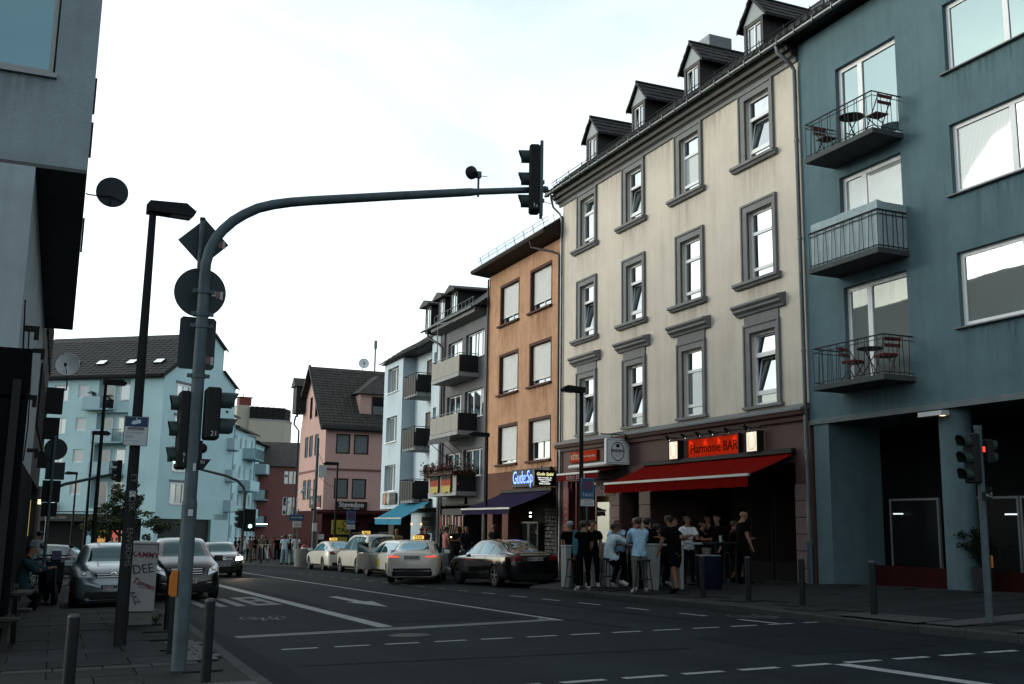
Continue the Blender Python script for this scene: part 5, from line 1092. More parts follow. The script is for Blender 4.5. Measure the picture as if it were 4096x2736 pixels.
for k, (x, y) in enumerate(((13.2, 20.1), (13.15, 18.35), (13.08, 16.55), (12.6, 14.1))):
    bollard(['dark bollard beside the blue barrel table', 'dark bollard between the bar tables and the drain pipe', 'dark bollard on the slabs before the blue pillar', 'dark bollard at the pale kerb ramp'][k], x, y, pav_z, .88, .06)
for k, (x, y) in enumerate(((11.95, 71.2), (12.05, 68.1), (13.8, 70.2))): bollard(['thin dark bollard by the woman in white at the kerb', 'thin dark bollard before the parked kick scooters', 'thin dark bollard beside the three standing friends'][k], x, y, lambda a, c: road_z(a, c)+.1, .95, .06, group='far kerb bollards')
# ---- graffitied cabinet
cab = thing('utility_cabinet', 'pale grey utility cabinet scrawled with purple graffiti', 'cabinet', (1.23, 18.7, lpav_z(1.23, 18.7)+.02), rad(-2))
cabm = M('cabinet_grey', (.30, .31, .31), .6, var=.10, scale=3, dirtamt=.3)
bx('plinth', cab, M('cabinet_plinth', (.14, .15, .15), .8, var=.2), .0, .36, .0, 1.2, -.03, .20)
bx('body', cab, cabm, -.02, .38, -.03, 1.24, .215, 1.30, bev=.012); bx('lid', cab, cabm, -.035, .395, -.045, 1.255, 1.30, 1.335, bev=.01)
bx('shadow_gap', cab, blackm, .01, .36, 0, 1.2, .20, .215)
gr1 = M('graffiti_purple', (.14, .012, .05), .6); gr2 = M('graffiti_dark', (.03, .02, .03), .6)
text('graffiti', 'KAMMY', .12, gr1, cab, (.18, -.034, 1.13), (pi/2, rad(4), 0), 1.05, shear=.1, bold=.003)
text('graffiti', 'DEE', .21, gr2, cab, (.17, -.034, .90), (pi/2, rad(-6), 0), .9, shear=-.1); text('graffiti', 'Taggen', .13, gr1, cab, (.19, -.034, .66), (pi/2, rad(22), 0), 1.0, shear=.2, bold=.003)
text('graffiti', 'AKZ', .12, gr2, cab, (.06, -.034, .45), (pi/2, rad(60), 0), 1, shear=.2); text('graffiti', 'rskyto', .08, M('graffiti_grey', (.18, .18, .18), .6), cab, (.17, -.004, .12), (pi/2, 0, 0), 1.2)
weed = M('weed_green', (.03, .05, .015), .8, var=.3)
wd = thing('weed', 'small weed growing at the foot of the grey cabinet', 'plant', (1.66, 18.8, lpav_z(1.66, 18.8)+.02))
for k in range(26):
    a = rnd.uniform(0, 2*pi); l = rnd.uniform(.08, .2); b = MB(); d = Vector((cos(a), sin(a), 0)); n = Vector((-d.y, d.x, 0)); p = d*l*.5+Vector((0, 0, l*.8)); b.add([Vector((0, 0, -.01)), p+n*.02, d*l+Vector((0, 0, l*.5)), p-n*.02], [(0, 1, 2, 3)]); b.build('leaf', weed, wd)
# ---- picnic bench
pb = thing('picnic_bench', 'dark wooden picnic table with attached benches on the left pavement', 'picnic table', (-1.35, 15.6, lpav_z(-1.35, 15.6)+.02), rad(-4))
wood = M('weathered_wood', (.017, .017, .016), .85, var=.3, scale=5)
for k in range(5): bx('table_plank', pb, wood, -.9, 1.15, -.37+k*.15, -.37+k*.15+.14, .70, .74, bev=.006)
for s in (-1, 1):
    for k in range(2): bx('seat_plank', pb, wood, -.9, 1.1, s*.72+k*.14-.14, s*.72+k*.14-.01, .42, .46, bev=.006)
for x in (-.7, .92):
    for s in (-1, 1):
        b = MB(); b.box(-.035, .035, -.05, .05, 0, .9, Matrix.Translation((x, s*.62, 0)) @ Matrix.Rotation(s*rad(27), 4, 'X')); b.v = [v for v in b.v]; b.build('leg', wood, pb)
    bx('cross_rail', pb, wood, x-.05, x+.02, -.78, .78, .34, .42)
    bx('top_rail', pb, wood, x-.05, x+.02, -.36, .36, .62, .70)
# ---- left-hand sign pole and the mast arm behind it
sp = thing('sign_pole', 'grey pole with round and square sign backs by the dark house front', 'sign pole', (-.17, 28.4, lpav_z(-.17, 28.4)))
b = MB(); b.tube([(0, 0, -.02), (0, 0, 3.98)], .038, 10); b.build('pole', galv, sp)
b = MB(); cyl_y(b, (.03, .05, 3.65), .27, .008); b.build('round_sign', signback, sp); bx('square_sign', sp, signback, -.16, .28, .05, .058, 2.90, 3.33); bx('signal_box', sp, hous, -.20, .22, .06, .2, 2.35, 2.88); bx('signal_box', sp, hous, -.18, .18, .06, .2, 2.0, 2.34)
ma = thing('traffic_light_mast', 'far mast arm with hanging signal before the teal block', 'traffic light', (-.28, 44, road_z(-.28, 44)+.1))
b = MB(); b.tube([(0, 0, 0), (0, 0, 3.2), (.12, 0, 3.45), (.5, 0, 3.62), (2.35, 0, 4.1)], [.08, .075, .07, .065, .05], 10); b.build('pole', galv, ma); signal_x(ma, 2.5, 0, 3.75, 4.6, .3, .2, 3, -1, None, .2)
# ---- mirror/round sign on the concrete house corner
mm = MB(); q = onY(449, 768, 17.4); cyl_y(mm, (0, 0, 0), .245, .03, 36); mo = mm.build('traffic_mirror', signback); mo.location = q; tag(mo, 'round dark disc on a bracket at the corner of the concrete house', 'mirror')
b = MB(); b.tube([(-.02, -.03, -.08), (-.2, -.03, -.10), (-.36, -.03, -.10), (q.x*-1+.02, -.03, -.08)], .012, 6); b.tube([(-.02, -.025, -.08), (.17, -.02, -.15)], .009, 5); b.tube([(-.02, -.025, -.08), (-.01, -.02, -.23)], .009, 5); b.build('bracket', blackm, mo)
q = onY(274, 1461, 40); sdsh = satdish('satellite_dish', 'large grey satellite dish reaching out from the dark house front', q, (rad(82), 0, rad(-15)), .75, dishw)
b = MB(); b.tube([(0, .3, -.85), (-.55, .35, -.80)], .03, 6); b.build('wall_arm', blackm, sdsh)
# ---- right signal pole
sx, sy = 12.85, 11.95
rp = thing('traffic_light_pole', 'galvanised signal pole with red pedestrian light on the far pavement', 'traffic light', (sx, sy, pav_z(sx, sy)+.02))
b = MB(); b.tube([(0, 0, -.02), (0, 0, 2.86)], .055, 14); b.tube([(0, 0, 2.86), (0, 0, 2.93)], .062, 14); b.build('pole', galv, rp)
hx = signal_x(rp, -.06, .02, 2.05, 2.80, .24, .14, 3, -1, None, .20)
hx = signal_x(rp, .05, -.02, 2.35, 2.72, .22, .13, 2, 1, 0, .12)
b = MB(); b.box(-.035, .0, -.115, -.10, 2.52, 2.60); b.build('red_light', emat('red_lamp', (1, .05, .02), 2.0), hx)
bx('push_box', rp, hous, -.06, .04, -.11, -.055, 1.80, 1.92); text('signal_number', '91a', .05, wht, rp, (-.005, -.113, 1.87)); bx('number_plate', rp, hous, .10, .16, -.05, .02, 1.78, 2.0); text('signal_number', '91a', .05, wht, rp, (.13, -.055, 1.88), (pi/2, rad(90), 0)); bx('button_box', rp, orange, .06, .10, -.04, .04, .80, .98)
# ---- far signal mast with green light
fm_ = thing('traffic_light_mast', 'far curved mast with a green light at the junction', 'traffic light', (10.85, 68.2, road_z(10.85, 68.2)+.1))
b = MB(); b.tube([(0, 0, 0), (0, 0, 4.3), (-.1, 0, 4.75), (-.5, 0, 5.15), (-1.2, 0, 5.42), (-3.6, 0, 5.95)], [.10, .095, .09, .085, .08, .07], 10); b.build('pole', M('green_grey_steel', (.05, .06, .06), .5, .3), fm_)
signal_x(fm_, -.1, 0, 2.2, 3.3, .36, .25, 3, -1); 
fh = bx('signal_head', fm_, hous, .1, .75, -.12, .12, 2.0, 3.4, bev=.03); b = MB(); b.lathe([(0, 0), (.11, .0), (.10, .02), (0, .03)], 16, Matrix.Rotation(pi/2, 4, 'X'), (.42, -.13, 2.33)); b.build('lens', emat('green_lamp', (.35, 1, .8), 9), fh)
bx('lit_tube', fm_, emat('white_tube', (1, .98, .95), 5), .8, 1.5, -.1, -.06, 2.45, 2.5)
# ---- camera post by the taxi rank
cp = thing('camera_post', 'pale steel post with cameras and a white box near the taxi rank', 'camera post', (13.35, 59.3, road_z(13.35, 59.3)+.1))
b = MB(); b.tube([(0, 0, 0), (0, 0, 7.1)], [.10, .075], 10); b.build('pole', galv, cp)
bx('white_box', cp, white_p, .12, .55, -.1, .1, 4.9, 5.6); b = MB(); b.tube([(0, 0, 4.2), (-.75, 0, 4.3)], .04, 6); b.lathe([(0, -.14), (.15, -.10), (.17, 0), (.12, .08), (0, .1)], 14, None, (-.75, 0, 4.12)); b.build('dome_camera', white_p, cp); bx('small_box', cp, white_p, -.12, .12, -.16, -.08, 1.9, 2.35); b = MB(); b.lathe([(0, -.1), (.1, 0), (0, .1)], 10, None, (-.15, 0, 3.1)); b.build('camera', blackm, cp)
b = MB(); b.tube([(0, 0, 6.4), (.3, 0, 5.8), (.4, 0, 5.5)], .012, 4); b.tube([(.1, 0, 5.0), (.6, -.3, 4.5), (.75, -1.6, 4.3)], .012, 4); b.build('cable', blackm, cp)
# ---- blue arrow sign on its own post left of it, parking meter, yellow taxi call point, taxi sign posts
sblue = M('sign_blue', (.02, .085, .20), .5, var=.05)
def g_(x, y): return road_z(x, y)+.1
ar = thing('direction_sign', 'blue one-way arrow sign with a white cycle plate below', 'sign', (13.0, 62.0, g_(13, 62)))
b = MB(); b.tube([(0, 0, 0), (0, 0, 3.2)], .04, 8); b.build('post', galv, ar); bx('arrow_panel', ar, sblue, -.55, .35, -.08, -.05, 2.55, 2.88)
b = MB(); b.prism([(-.45, 2.68), (.08, 2.68), (.08, 2.61), (.28, 2.715), (.08, 2.82), (.08, 2.75), (-.45, 2.75)], -.085, -.081, 'y'); b.build('arrow', pales, ar); bx('cycle_plate', ar, white_p, -.3, .18, -.08, -.05, 2.15, 2.5)
b = MB(); 
for xx in (-.15, .05): b.lathe([(.06, 0), (.075, 0), (.075, .004), (.06, .004), (.06, 0)], 14, Matrix.Rotation(pi/2, 4, 'X'), (xx, -.082, 2.3))
b.box(-.15, .05, -.086, -.082, 2.33, 2.345); b.build('cycle_pictogram', blackm, ar)
pm_ = thing('parking_meter', 'white parking ticket machine beside the pink house', 'parking meter', (14.05, 60.6, g_(14, 60.6))); bx('column', pm_, white_p, -.16, .16, -.12, .12, 0, 1.15); bx('head', pm_, blackm, -.18, .18, -.13, .13, 1.15, 1.85); bx('top_panel', pm_, white_p, -.16, .16, -.14, -.132, 1.45, 1.75); b = MB(); b.lathe([(.05, 0), (.09, 0), (.09, .004), (.05, .004), (.05, 0)], 16, Matrix.Rotation(pi/2, 4, 'X'), (0, -.13, .95)); b.build('logo_ring', ink, pm_)
yel = M('taxi_yellow', (.42, .34, .035), .5, var=.08)
yc = thing('taxi_call_point', 'yellow taxi call column with a black pictogram board', 'taxi sign', (14.75, 58.9, g_(14.7, 58.9)))
bx('column', yc, yel, -.32, .38, -.15, .15, 0, 1.55); bx('board', yc, yel, -.5, .55, -.08, -.02, 1.72, 2.5); bx('post', yc, blackm, -.05, .05, -.02, .06, 1.5, 2.5); text('lettering', 'TAXI', .36, ink, yc, (.2, -.084, 1.93), bold=.01); text('lettering', 'AL', .22, ink, yc, (-.36, -.084, 1.9), bold=.004)
redp = M('sign_red', (.22, .01, .012), .5)
b = MB(); b.lathe([(.11, 0), (.17, 0), (.17, .004), (.11, .004), (.11, 0)], 18, Matrix.Rotation(pi/2, 4, 'X'), (.25, -.082, 2.3)); b.build('pictogram', redp, yc); bx('pictogram', yc, redp, -.42, -.3, -.086, -.081, 2.15, 2.42)
def taxi_sign(label, x, y, z, w, post=True, zf=None, lean=0, rz=0):
    t = thing('taxi_stand_sign', label, 'sign', (x, y, zf(x, y) if zf else z), rz, 'blue taxi stand signs'); zz = z-(zf(x, y) if zf else z)
    pl = bx('panel', t, sblue, -w/2, w/2, -.02, 0, zz, zz+w*1.5, bev=.004); b = MB(); r = w*.34
    b.box(-w/2+.008, w/2-.008, -.0225, -.0205, zz+w*1.5-.014, zz+w*1.5-.008); b.box(-w/2+.008, w/2-.008, -.0225, -.0205, zz+.008, zz+.014); b.box(-w/2+.008, -w/2+.014, -.0225, -.0205, zz+.014, zz+w*1.5-.014); b.box(w/2-.014, w/2-.008, -.0225, -.0205, zz+.014, zz+w*1.5-.014); b.build('border', pic, pl)
    b = MB(); b.lathe([(r*.80, 0), (r, 0), (r, .003), (r*.80, .003), (r*.8, 0)], 28, Matrix.Rotation(pi/2, 4, 'X'), (0, -.0205, zz+w*.95))
    for s in (-1, 1): b.box(-r*.85, r*.85, -.0236, -.0216, -r*.10, r*.10, Matrix.Translation((0, 0, zz+w*.95)) @ Matrix.Rotation(s*pi/4, 4, 'Y'))
    b.build('no_stopping_symbol', redp, pl); text('lettering', 'TAXI', w*.36, pic, pl, (0, -.0215, zz+w*.28), bold=.002)
    pw = bx('sub_plate', t, white_p, -w/2, w/2, -.02, 0, zz-w*.52, zz-.015, bev=.003); text('lettering', 'auf dem', w*.17, ink, pw, (0, -.0215, zz-w*.15)); text('lettering', 'Seitenstreifen', w*.15, ink, pw, (0, -.0215, zz-w*.36), sx=.93)
    if post: b = MB(); b.tube([(0, .03, -.02), (0, .03, zz+w*1.5)], .03, 8); b.build('post', galv, t)
    for k in (.2, 1.2): b = MB(); b.box(-.05, .05, 0, .06, zz+w*k, zz+w*k+.03); b.build('clamp', galv, t)
q = onY(2200+312/2.0909, 1700+618/2.0909, 26.3); taxi_sign('blue no-stopping taxi sign with white plate on the lamp outside the bar', q.x, q.y, q.z, .385, True, pav_z, 0, rad(-14))
q = onY(1403, 2098, 58.2); taxi_sign('blue no-stopping taxi sign beside the yellow taxi board', q.x, q.y, q.z, .50, True, lambda a, c: g_(a, c))
# ---- planters and barrier near the crowd
for k, (x, y, r) in enumerate(((12.75, 59.0, .52), (13.9, 66.5, .5))):
    t = thing('concrete_planter', ['round concrete planter at the end of the taxi rank', 'round concrete planter behind the standing group'][k], 'planter', (x, y, g_(x, y))); b = MB(); b.lathe([(r*.85, 0), (r, .5), (r, .95), (r*.9, .95), (r*.88, .85), (0, .85)], 24); b.build('pot', M('planter_concrete', (.20, .195, .185), .85, var=.12, dirtamt=.2), t); b = MB(); b.lathe([(0, .86), (r*.85, .865)], 16); b.build('soil', M('soil', (.02, .017, .013), .9), t)
hm = MB(); hm.lathe([(.0, .30), (.1, .28), (.17, .2), (.18, .1), (.16, 0), (0, 0)], 16); ho = hm.build('red_helmet', M('helmet_red', (.28, .02, .02), .35)); ho.location = (12.75, 58.75, g_(12.75, 59)+.88); tag(ho, 'red and white helmet lying on the round planter', 'helmet'); b = MB(); b.lathe([(.185, .03), (.19, .09), (.185, .14)], 16); b.build('white_band', white_p, ho)
br = thing('warning_barrier', 'concrete road barrier with red and white chevron plate', 'barrier', (15.2, 84, g_(15.2, 84)), rad(8)); bx('block', br, M('barrier_concrete', (.17, .17, .165), .85), -1.6, .7, -.25, .25, 0, .95)
for k in range(3):
    b = MB(); b.prism([(-.3+k*.34, .1), (-.12+k*.34, .1), (-.12+k*.34-.3, .9), (-.3+k*.34-.3, .9)], -.27, -.255, 'y'); b.build('chevron', redp if k % 2 == 0 else white_p, br)
# ---- traffic sign & bins: small things at the teal corner
sg = thing('round_shop_sign', 'round white lit shop sign on the teal block', 'sign', troot+tdir*(-(TL-0)+0), TR)
sg.location = troot-tdir*7.3

b = MB(); b.lathe([(0, -.02), (.52, -.02), (.52, .12), (0, .12)], 28, Matrix.Rotation(pi/2, 4, 'X')); o = b.build('rim', blackm, sg); o.location = (0, -.35, 2.35); b = MB(); b.lathe([(0, 0), (.47, 0)], 28, Matrix.Rotation(pi/2, 4, 'X')); o = b.build('lit_face', emat('lit_sign_face', (.9, .95, 1), .95), sg); o.location = (0, -.475, 2.35); o2 = text('emblem', '~', .6, ink, sg, (0, -.48, 2.55)); bx('arm', sg, blackm, -.03, .03, -.3, 0, 2.3, 2.4)
# ------------------------------------------------------------------ awnings, shop signs, balcony things
def awning(name, label, yfar, ynear, zt, zb, proj, col, val=.28, X=XR-.03, barc=None, sag=.04, pelmet=True, text_=None):
    t = thing('awning', label, 'awning', (X, yfar, zb), -pi/2); w = yfar-ynear; h = zt-zb
    cm_ = M(name, col, .95, var=.16, scale=2.5, bump=.2, bscale=8, streak=.35, spec=.02, dirt=tuple(c*.5 for c in col)); n = 14; m_ = 6; b = MB(); vs = []
    for i in range(n+1):
        for j in range(m_+1):
            f = j/m_; vs.append((w*i/n, -proj*f, h*(1-f)-sag*sin(pi*f)*(1+.3*sin(i*1.7))))
    b.add(vs, [(i*(m_+1)+j, i*(m_+1)+j+1, (i+1)*(m_+1)+j+1, (i+1)*(m_+1)+j) for i in range(n) for j in range(m_)], True); b.build('canvas', cm_, t)
    b = MB(); b.box(-.03, w+.03, -proj-.06, -proj, -.045, .02); b.build('front_bar', barc or M('pale_bar', (.50, .52, .52), .4, .2), t)
    if val:
        b = MB(); vs = []; nv = 48
        for i in range(nv+1):
            x = w*i/nv; yy = -proj-.035+.012*sin(i*2.3); vs += [(x, -proj-.035, -.05), (x, yy, -val-.02*abs(sin(i*.55)))]
        b.add(vs, [(2*i, 2*i+1, 2*i+3, 2*i+2) for i in range(nv)], True); b.build('valance', cm_, t)
    for x in (w*.12, w*.88):
        b = MB(); b.tube([(x, -.02, h-.12), (x+(.5 if x < w/2 else -.5), -proj*.5, h*.5-.10), (x, -proj+.02, -.03)], .03, 6); b.build('folding_arm', galv, t)
    if pelmet: bx('cassette', t, barc or blackm, 0, w, -.16, -.0, h-.04, h+.10, bev=.02)
    return t
aw = awning('red_canvas', 'wide dark red awning over the bar terrace', 29.75, 22.15, 3.22, 2.60, 1.5, (.185, .0038, .0018), .30)
awk = awning('red_kebab_canvas', 'small red awning with white lettering over the kebab shop', 34.35, 31.25, 3.30, 3.08, .95, (.16, .010, .012), .24, pelmet=False)
bx('white_pelmet', awk, M('white_pelmet_paint', (.62, .64, .65), .5), -.1, 3.3, -.55, -.02, .20, .34, bev=.05); text('lettering', 'KÖYLÜ  DÖNER', .2, pales, awk, (1.45, -1.0, -.16), shear=.15)
awning('purple_canvas', 'deep purple awning over the corner kiosk', 41.75, 36.65, 2.62, 1.90, 1.85, (.030, .022, .060), .22)
awning('blue_canvas', 'bright blue awning over the ice cream parlour', 55.9, 51.15, 2.45, 1.55, 1.55, (.055, .24, .36), .32)
# fascia sign with the six spotlights
def panel_sign(name, label, y0, y1, z0, z1, X, mat, cat='sign', th=.10, frame=None):
    t = thing(name, label, cat, (X, y0, z0), -pi/2); bx('panel', t, mat, 0, y0-y1, 0, th, 0, z1-z0, bev=.008)
    if frame: w, h = y0-y1, z1-z0; b = MB(); b.box(-.03, 0, -.02, th, -.03, h+.03); b.box(w, w+.03, -.02, th, -.03, h+.03); b.box(0, w, -.02, th, -.03, 0); b.box(0, w, -.02, th, h, h+.03); b.build('frame', frame, t)
    return t
hs_ = panel_sign('bar_sign', 'long red bar sign lit by spotlights above the awning', 27.1, 24.53, 3.32, 3.86, 17.36, M('red_sign_panel', (.70, .030, .008), .9, var=.04, spec=0, emit=(1, .05, .01), estr=.10), frame=blackm)  # panel also given a faint red glow of its own, besides the spotlights
text('lettering', 'Harmonie BAR', .40, M('letter_gold', (.10, .012, .006), .8, spec=0), hs_, (1.33, -.006, .24), sx=.98)
for k, (y0, y1) in enumerate(((28.02, 27.52), (24.02, 23.53))):
    t = panel_sign('lightbox_sign', ['upright lit lightbox with an oval emblem beyond the bar sign', 'upright lit lightbox with an oval emblem before the bar sign'][k], y0, y1, 3.32, 3.85, 17.26, emat('warm_lightbox', (1, .86, .68), .8), th=.2, frame=blackm)
    b = MB(); b.lathe([(.150, 0), (.165, 0), (.165, .004), (.150, .004), (.15, 0)], 28, Matrix.Rotation(pi/2, 4, 'X') @ Matrix.Scale(1.35, 4, (0, 1, 0)), (.25, -.003, .265)); b.build('oval_emblem', emat('emblem_ink', (.75, .4, .22), .6), t)
rail = MB(); 
spots = thing('spotlight_rail', 'black rail carrying six small spotlights above the bar sign', 'spotlight rail', (17.25, 28.3, 3.98), -pi/2)
bx('rail', spots, blackm, 0, 4.95, -.02, .02, -.02, .02)
for x in (.3, 2.4, 4.6): bx('bracket', spots, blackm, x-.015, x+.015, .02, .26, -.012, .012)
hotm = emat('spot_glow', (1, .9, .75), 14)
for i, y in enumerate((27.84, 26.95, 26.18, 25.5, 24.72, 23.8)):
    x = 28.3-y; A = Vector((x, -.16, -.02)); d = Vector((.02, .55, -.55)).normalized(); b = MB(); b.tube([(x, 0, 0), A-d*.06], .012, 5); b.tube([A-d*.10, A+d*.05, A+d*.08], [.04, .05, .058], 12); s = b.build('spotlight', blackm, spots); b = MB(); b.tube([A+d*.081, A+d*.085], .045, 12); b.build('lamp_glass', hotm, s)
    ld = bpy.data.lights.new('spot_lamp', 'SPOT'); ld.energy = 6.5; ld.color = (1, .72, .42); ld.spot_size = rad(48); ld.spot_blend = .9; ld.shadow_soft_size = .03
    lo = bpy.data.objects.new('spot_lamp', ld); COL.objects.link(lo); lo.parent = spots; lo.location = A+d*.10; lo.rotation_euler = (-d).to_track_quat('Z', 'Y').to_euler()
# kebab sign
ks = panel_sign('kebab_sign', 'red painted kebab house sign board over the small awning', 35.2, 33.1, 3.56, 3.95, 17.40, M('kebab_red', (.42, .035, .012), .9, var=.08, spec=.02), th=.06); text('lettering', 'KÖYLÜ', .27, M('cream_letter', (.5, .45, .33), .6), ks, (.52, -.006, .19), bold=.004); text('lettering', 'Döner-Kebap-Haus', .13, MATS['cream_letter'], ks, (1.48, -.006, .19), shear=.1)
# hanging brewery sign, double-sided, square to the street
bs = thing('brewery_sign', 'square white hanging brewery sign with a black oval emblem', 'sign', (16.62, 31.0, 3.30), 0); bw = M('brewery_white', (.85, .90, .93), .5, var=.05)
bx('panel', bs, bw, 0, .88, -.07, .07, 0, .86, bev=.01); b = MB(); t_ = .012; b.box(.05, .83, -.0725, -.0705, .05, .05+t_); b.box(.05, .83, -.0725, -.0705, .80, .80+t_); b.box(.05, .05+t_, -.0725, -.0705, .062, .80); b.box(.82, .82+t_, -.0725, -.0705, .062, .80); b.build('border', ink, bs)
b = MB(); b.lathe([(.225, 0), (.25, 0), (.25, .004), (.225, .004), (.225, 0)], 36, Matrix.Rotation(pi/2, 4, 'X') @ Matrix.Scale(1.28, 4, (0, 1, 0)), (.44, -.071, .43)); b.build('oval_ring', ink, bs); text('lettering', 'BINDING', .125, ink, bs, (.44, -.073, .45), bold=.004); bx('emblem_bar', bs, M('emblem_orange', (.35, .10, .03), .6), .30, .58, -.0745, -.0715, .365, .38)
b = MB(); b.prism([(.44, .70), (.40, .66), (.36, .68), (.38, .61), (.36, .58), (.42, .57), (.44, .53), (.46, .57), (.52, .58), (.50, .61), (.52, .68), (.48, .66)], -.0745, -.0715, 'y'); b.build('eagle_emblem', ink, bs)
b = MB()
for z, w in ((.30, .20), (.26, .14)): b.box(.44-w/2, .44+w/2, -.0745, -.0715, z-.008, z)
b.build('small_print', MATS['small_print_grey'], bs)
b = MB(); b.tube([(-.18, 0, 1.0), (.9, 0, 1.0)], .02, 6); b.tube([(.25, 0, 1.0), (.25, 0, .86)], .012, 5); b.tube([(.65, 0, 1.0), (.65, 0, .86)], .012, 5); b.tube([(.2, -.1, 1.0), (.5, -.25, 1.06), (.62, -.3, .92)], .014, 5); b.build('bracket', blackm, bs); b = MB(); b.tube([(.62, -.3, .93), (.64, -.24, .84)], [.04, .06], 10); b.build('spotlight', blackm, bs)
# kiosk signs
gs = panel_sign('kiosk_sign', 'dark fascia board with blue neon lettering of the kiosk', 40.58, 36.88, 2.80, 3.52, 17.36, M('anthracite_panel', (.022, .024, .027), .6), th=.10)
neon = emat('blue_neon', (.10, .22, 1), 1.6); neon2 = emat('pale_neon', (.5, .75, 1), 1.0)
text('neon_lettering', 'Gude:Späti', .74, neon, gs, (.18, -.03, .36), sx=.80, ext=.01, bold=.004, align='LEFT'); text('neon_core', 'Gude:Späti', .74, neon2, gs, (.18, -.045, .37), sx=.80, ext=.004, bold=-.014, align='LEFT')
kl = thing('kiosk_lightbox', 'black lightbox with yellow and white lettering standing out from the wall', 'sign', (16.60, 36.62, 2.76), 0); bx('box', kl, M('black_acrylic', (.006, .006, .006), .3), 0, .86, 0, .16, 0, .60, bev=.01)
text('lettering', 'Gude Späti', .16, emat('lit_yellow', (1, .95, .45), 1.1), kl, (.43, -.006, .44), shear=.25, bold=.003); lw = emat('lit_white', (1, 1, .95), 1.0)
for k, s in enumerate(('Kalte Getränke, Eis', 'Warme Getränke', 'Tabakwaren', 'Shisha Zubehör')): text('lettering', s, .075, lw, kl, (.43, -.006, .30-k*.075), bold=.002)
bx('bracket', kl, galv, .3, .34, .06, .1, .60, .75); bx('bracket', kl, galv, .5, .54, .06, .1, -.12, 0)
# music bar signs on the pink house
ms = thing('music_bar_sign', 'dark red sign with white script lettering on the pink house', 'sign', (17.35, 70.92, 2.16)); bx('panel', ms, M('dark_wine_panel', (.022, .006, .008), .5), 0, 2.2, -.08, 0, 0, .56); text('lettering', 'Stevedoo', .46, M('letter_white', (.55, .56, .57), .5), ms, (1.1, -.084, .34), bold=.012); text('lettering', 'Musik - BAR', .18, MATS['letter_white'], ms, (1.1, -.084, .09), sx=1.2)
mk = thing('whisky_sign', 'black and red sign board on the gable side of the pink house', 'sign', (16.44, 74.9, 2.3), -pi/2); bx('panel', mk, darkp, 0, 3.4, 0, .06, 0, .8); bx('red_band', mk, redp, 1.8, 3.4, -.012, -.002, .02, .36); text('lettering', 'Sky', .42, MATS['letter_white'], mk, (2.4, -.014, .55)); text('lettering', 'Sn', .55, MATS['letter_white'], mk, (.9, -.014, .4), bold=.01); bx('lit_edge', mk, lw, 2.2, 3.4, -.03, -.01, -.04, -.01)
isn = panel_sign('ice_cream_sign', 'dark sign with painted ice cups on the pale blue bay', 59.7, 57.15, 2.36, 2.98, 17.38, M('ice_sign_panel', (.03, .035, .038), .6), th=.08)
for x, c in ((.45, (.45, .22, .14)), (1.15, (.40, .42, .42))): b = MB(); b.lathe([(0, 0), (.28, 0), (.28, .02), (0, .02)], 20, Matrix.Rotation(pi/2, 4, 'X') @ Matrix.Scale(1.25, 4, (0, 1, 0)), (x, -.002, .32)); b.build('ice_cup', M('ice_%d' % int(x*10), c, .6), isn)
text('lettering', 'EIS CAFE', .2, pales, isn, (2.0, -.006, .32))
# ornate hanging shop sign of the grey house with small figures
og = thing('figure_shop_sign', 'rows of small red and white carved figures hanging over the dark shop entrance', 'sign', (17.3, 49.3, .95), -pi/2)
bx('board', og, darkp, .3, 3.6, -.02, .02, .75, 1.05)
for k in range(14): bx('figure', og, [redp, M('figure_cream', (.35, .28, .2), .6), redp, white_p][k % 4], .35+k*.23+rnd.uniform(-.04, .04), .43+k*.23, -.1, -.06, .2+rnd.uniform(-.1, .1), .72+rnd.uniform(-.05, .05))
for k in range(9): b = MB(); b.tube([(.7+k*.3, -.12, .25), (.5+k*.3, -.12, -.12)], .025, 5); b.build('figure', MATS['figure_cream'], og)
for k in range(3): bx('bulb', og, emat('bulb', (1, .7, .4), 6), 1.7+k*.25, 1.75+k*.25, -.15, -.10, -.3, -.25)
pr = thing('price_strip', 'narrow red price strip with white figures beside the kebab window', 'sign', (17.40, 35.75, .35), -pi/2); bx('panel', pr, M('price_red', (.17, .012, .012), .6), 0, .42, 0, .03, 0, 2.3)
for k in range(9): text('lettering', ('SCHNITZEL', 'Menü', '5,50', '6,00', '7,50', '8,00', '4,50', 'Ayran', 'Cola')[k], .13 if 1 < k < 7 else .07, pales, pr, (.21, -.006, 2.15-k*.245))
kw = thing('kebab_window_sign', 'dark red board with white script over the kebab shop door', 'sign', (17.42, 33.2, 2.30), -pi/2); bx('panel', kw, M('dark_red_board', (.06, .008, .008), .6), 0, 1.35, 0, .03, 0, .55); text('lettering', 'Köylü', .42, pales, kw, (.66, -.006, .27), shear=.2)
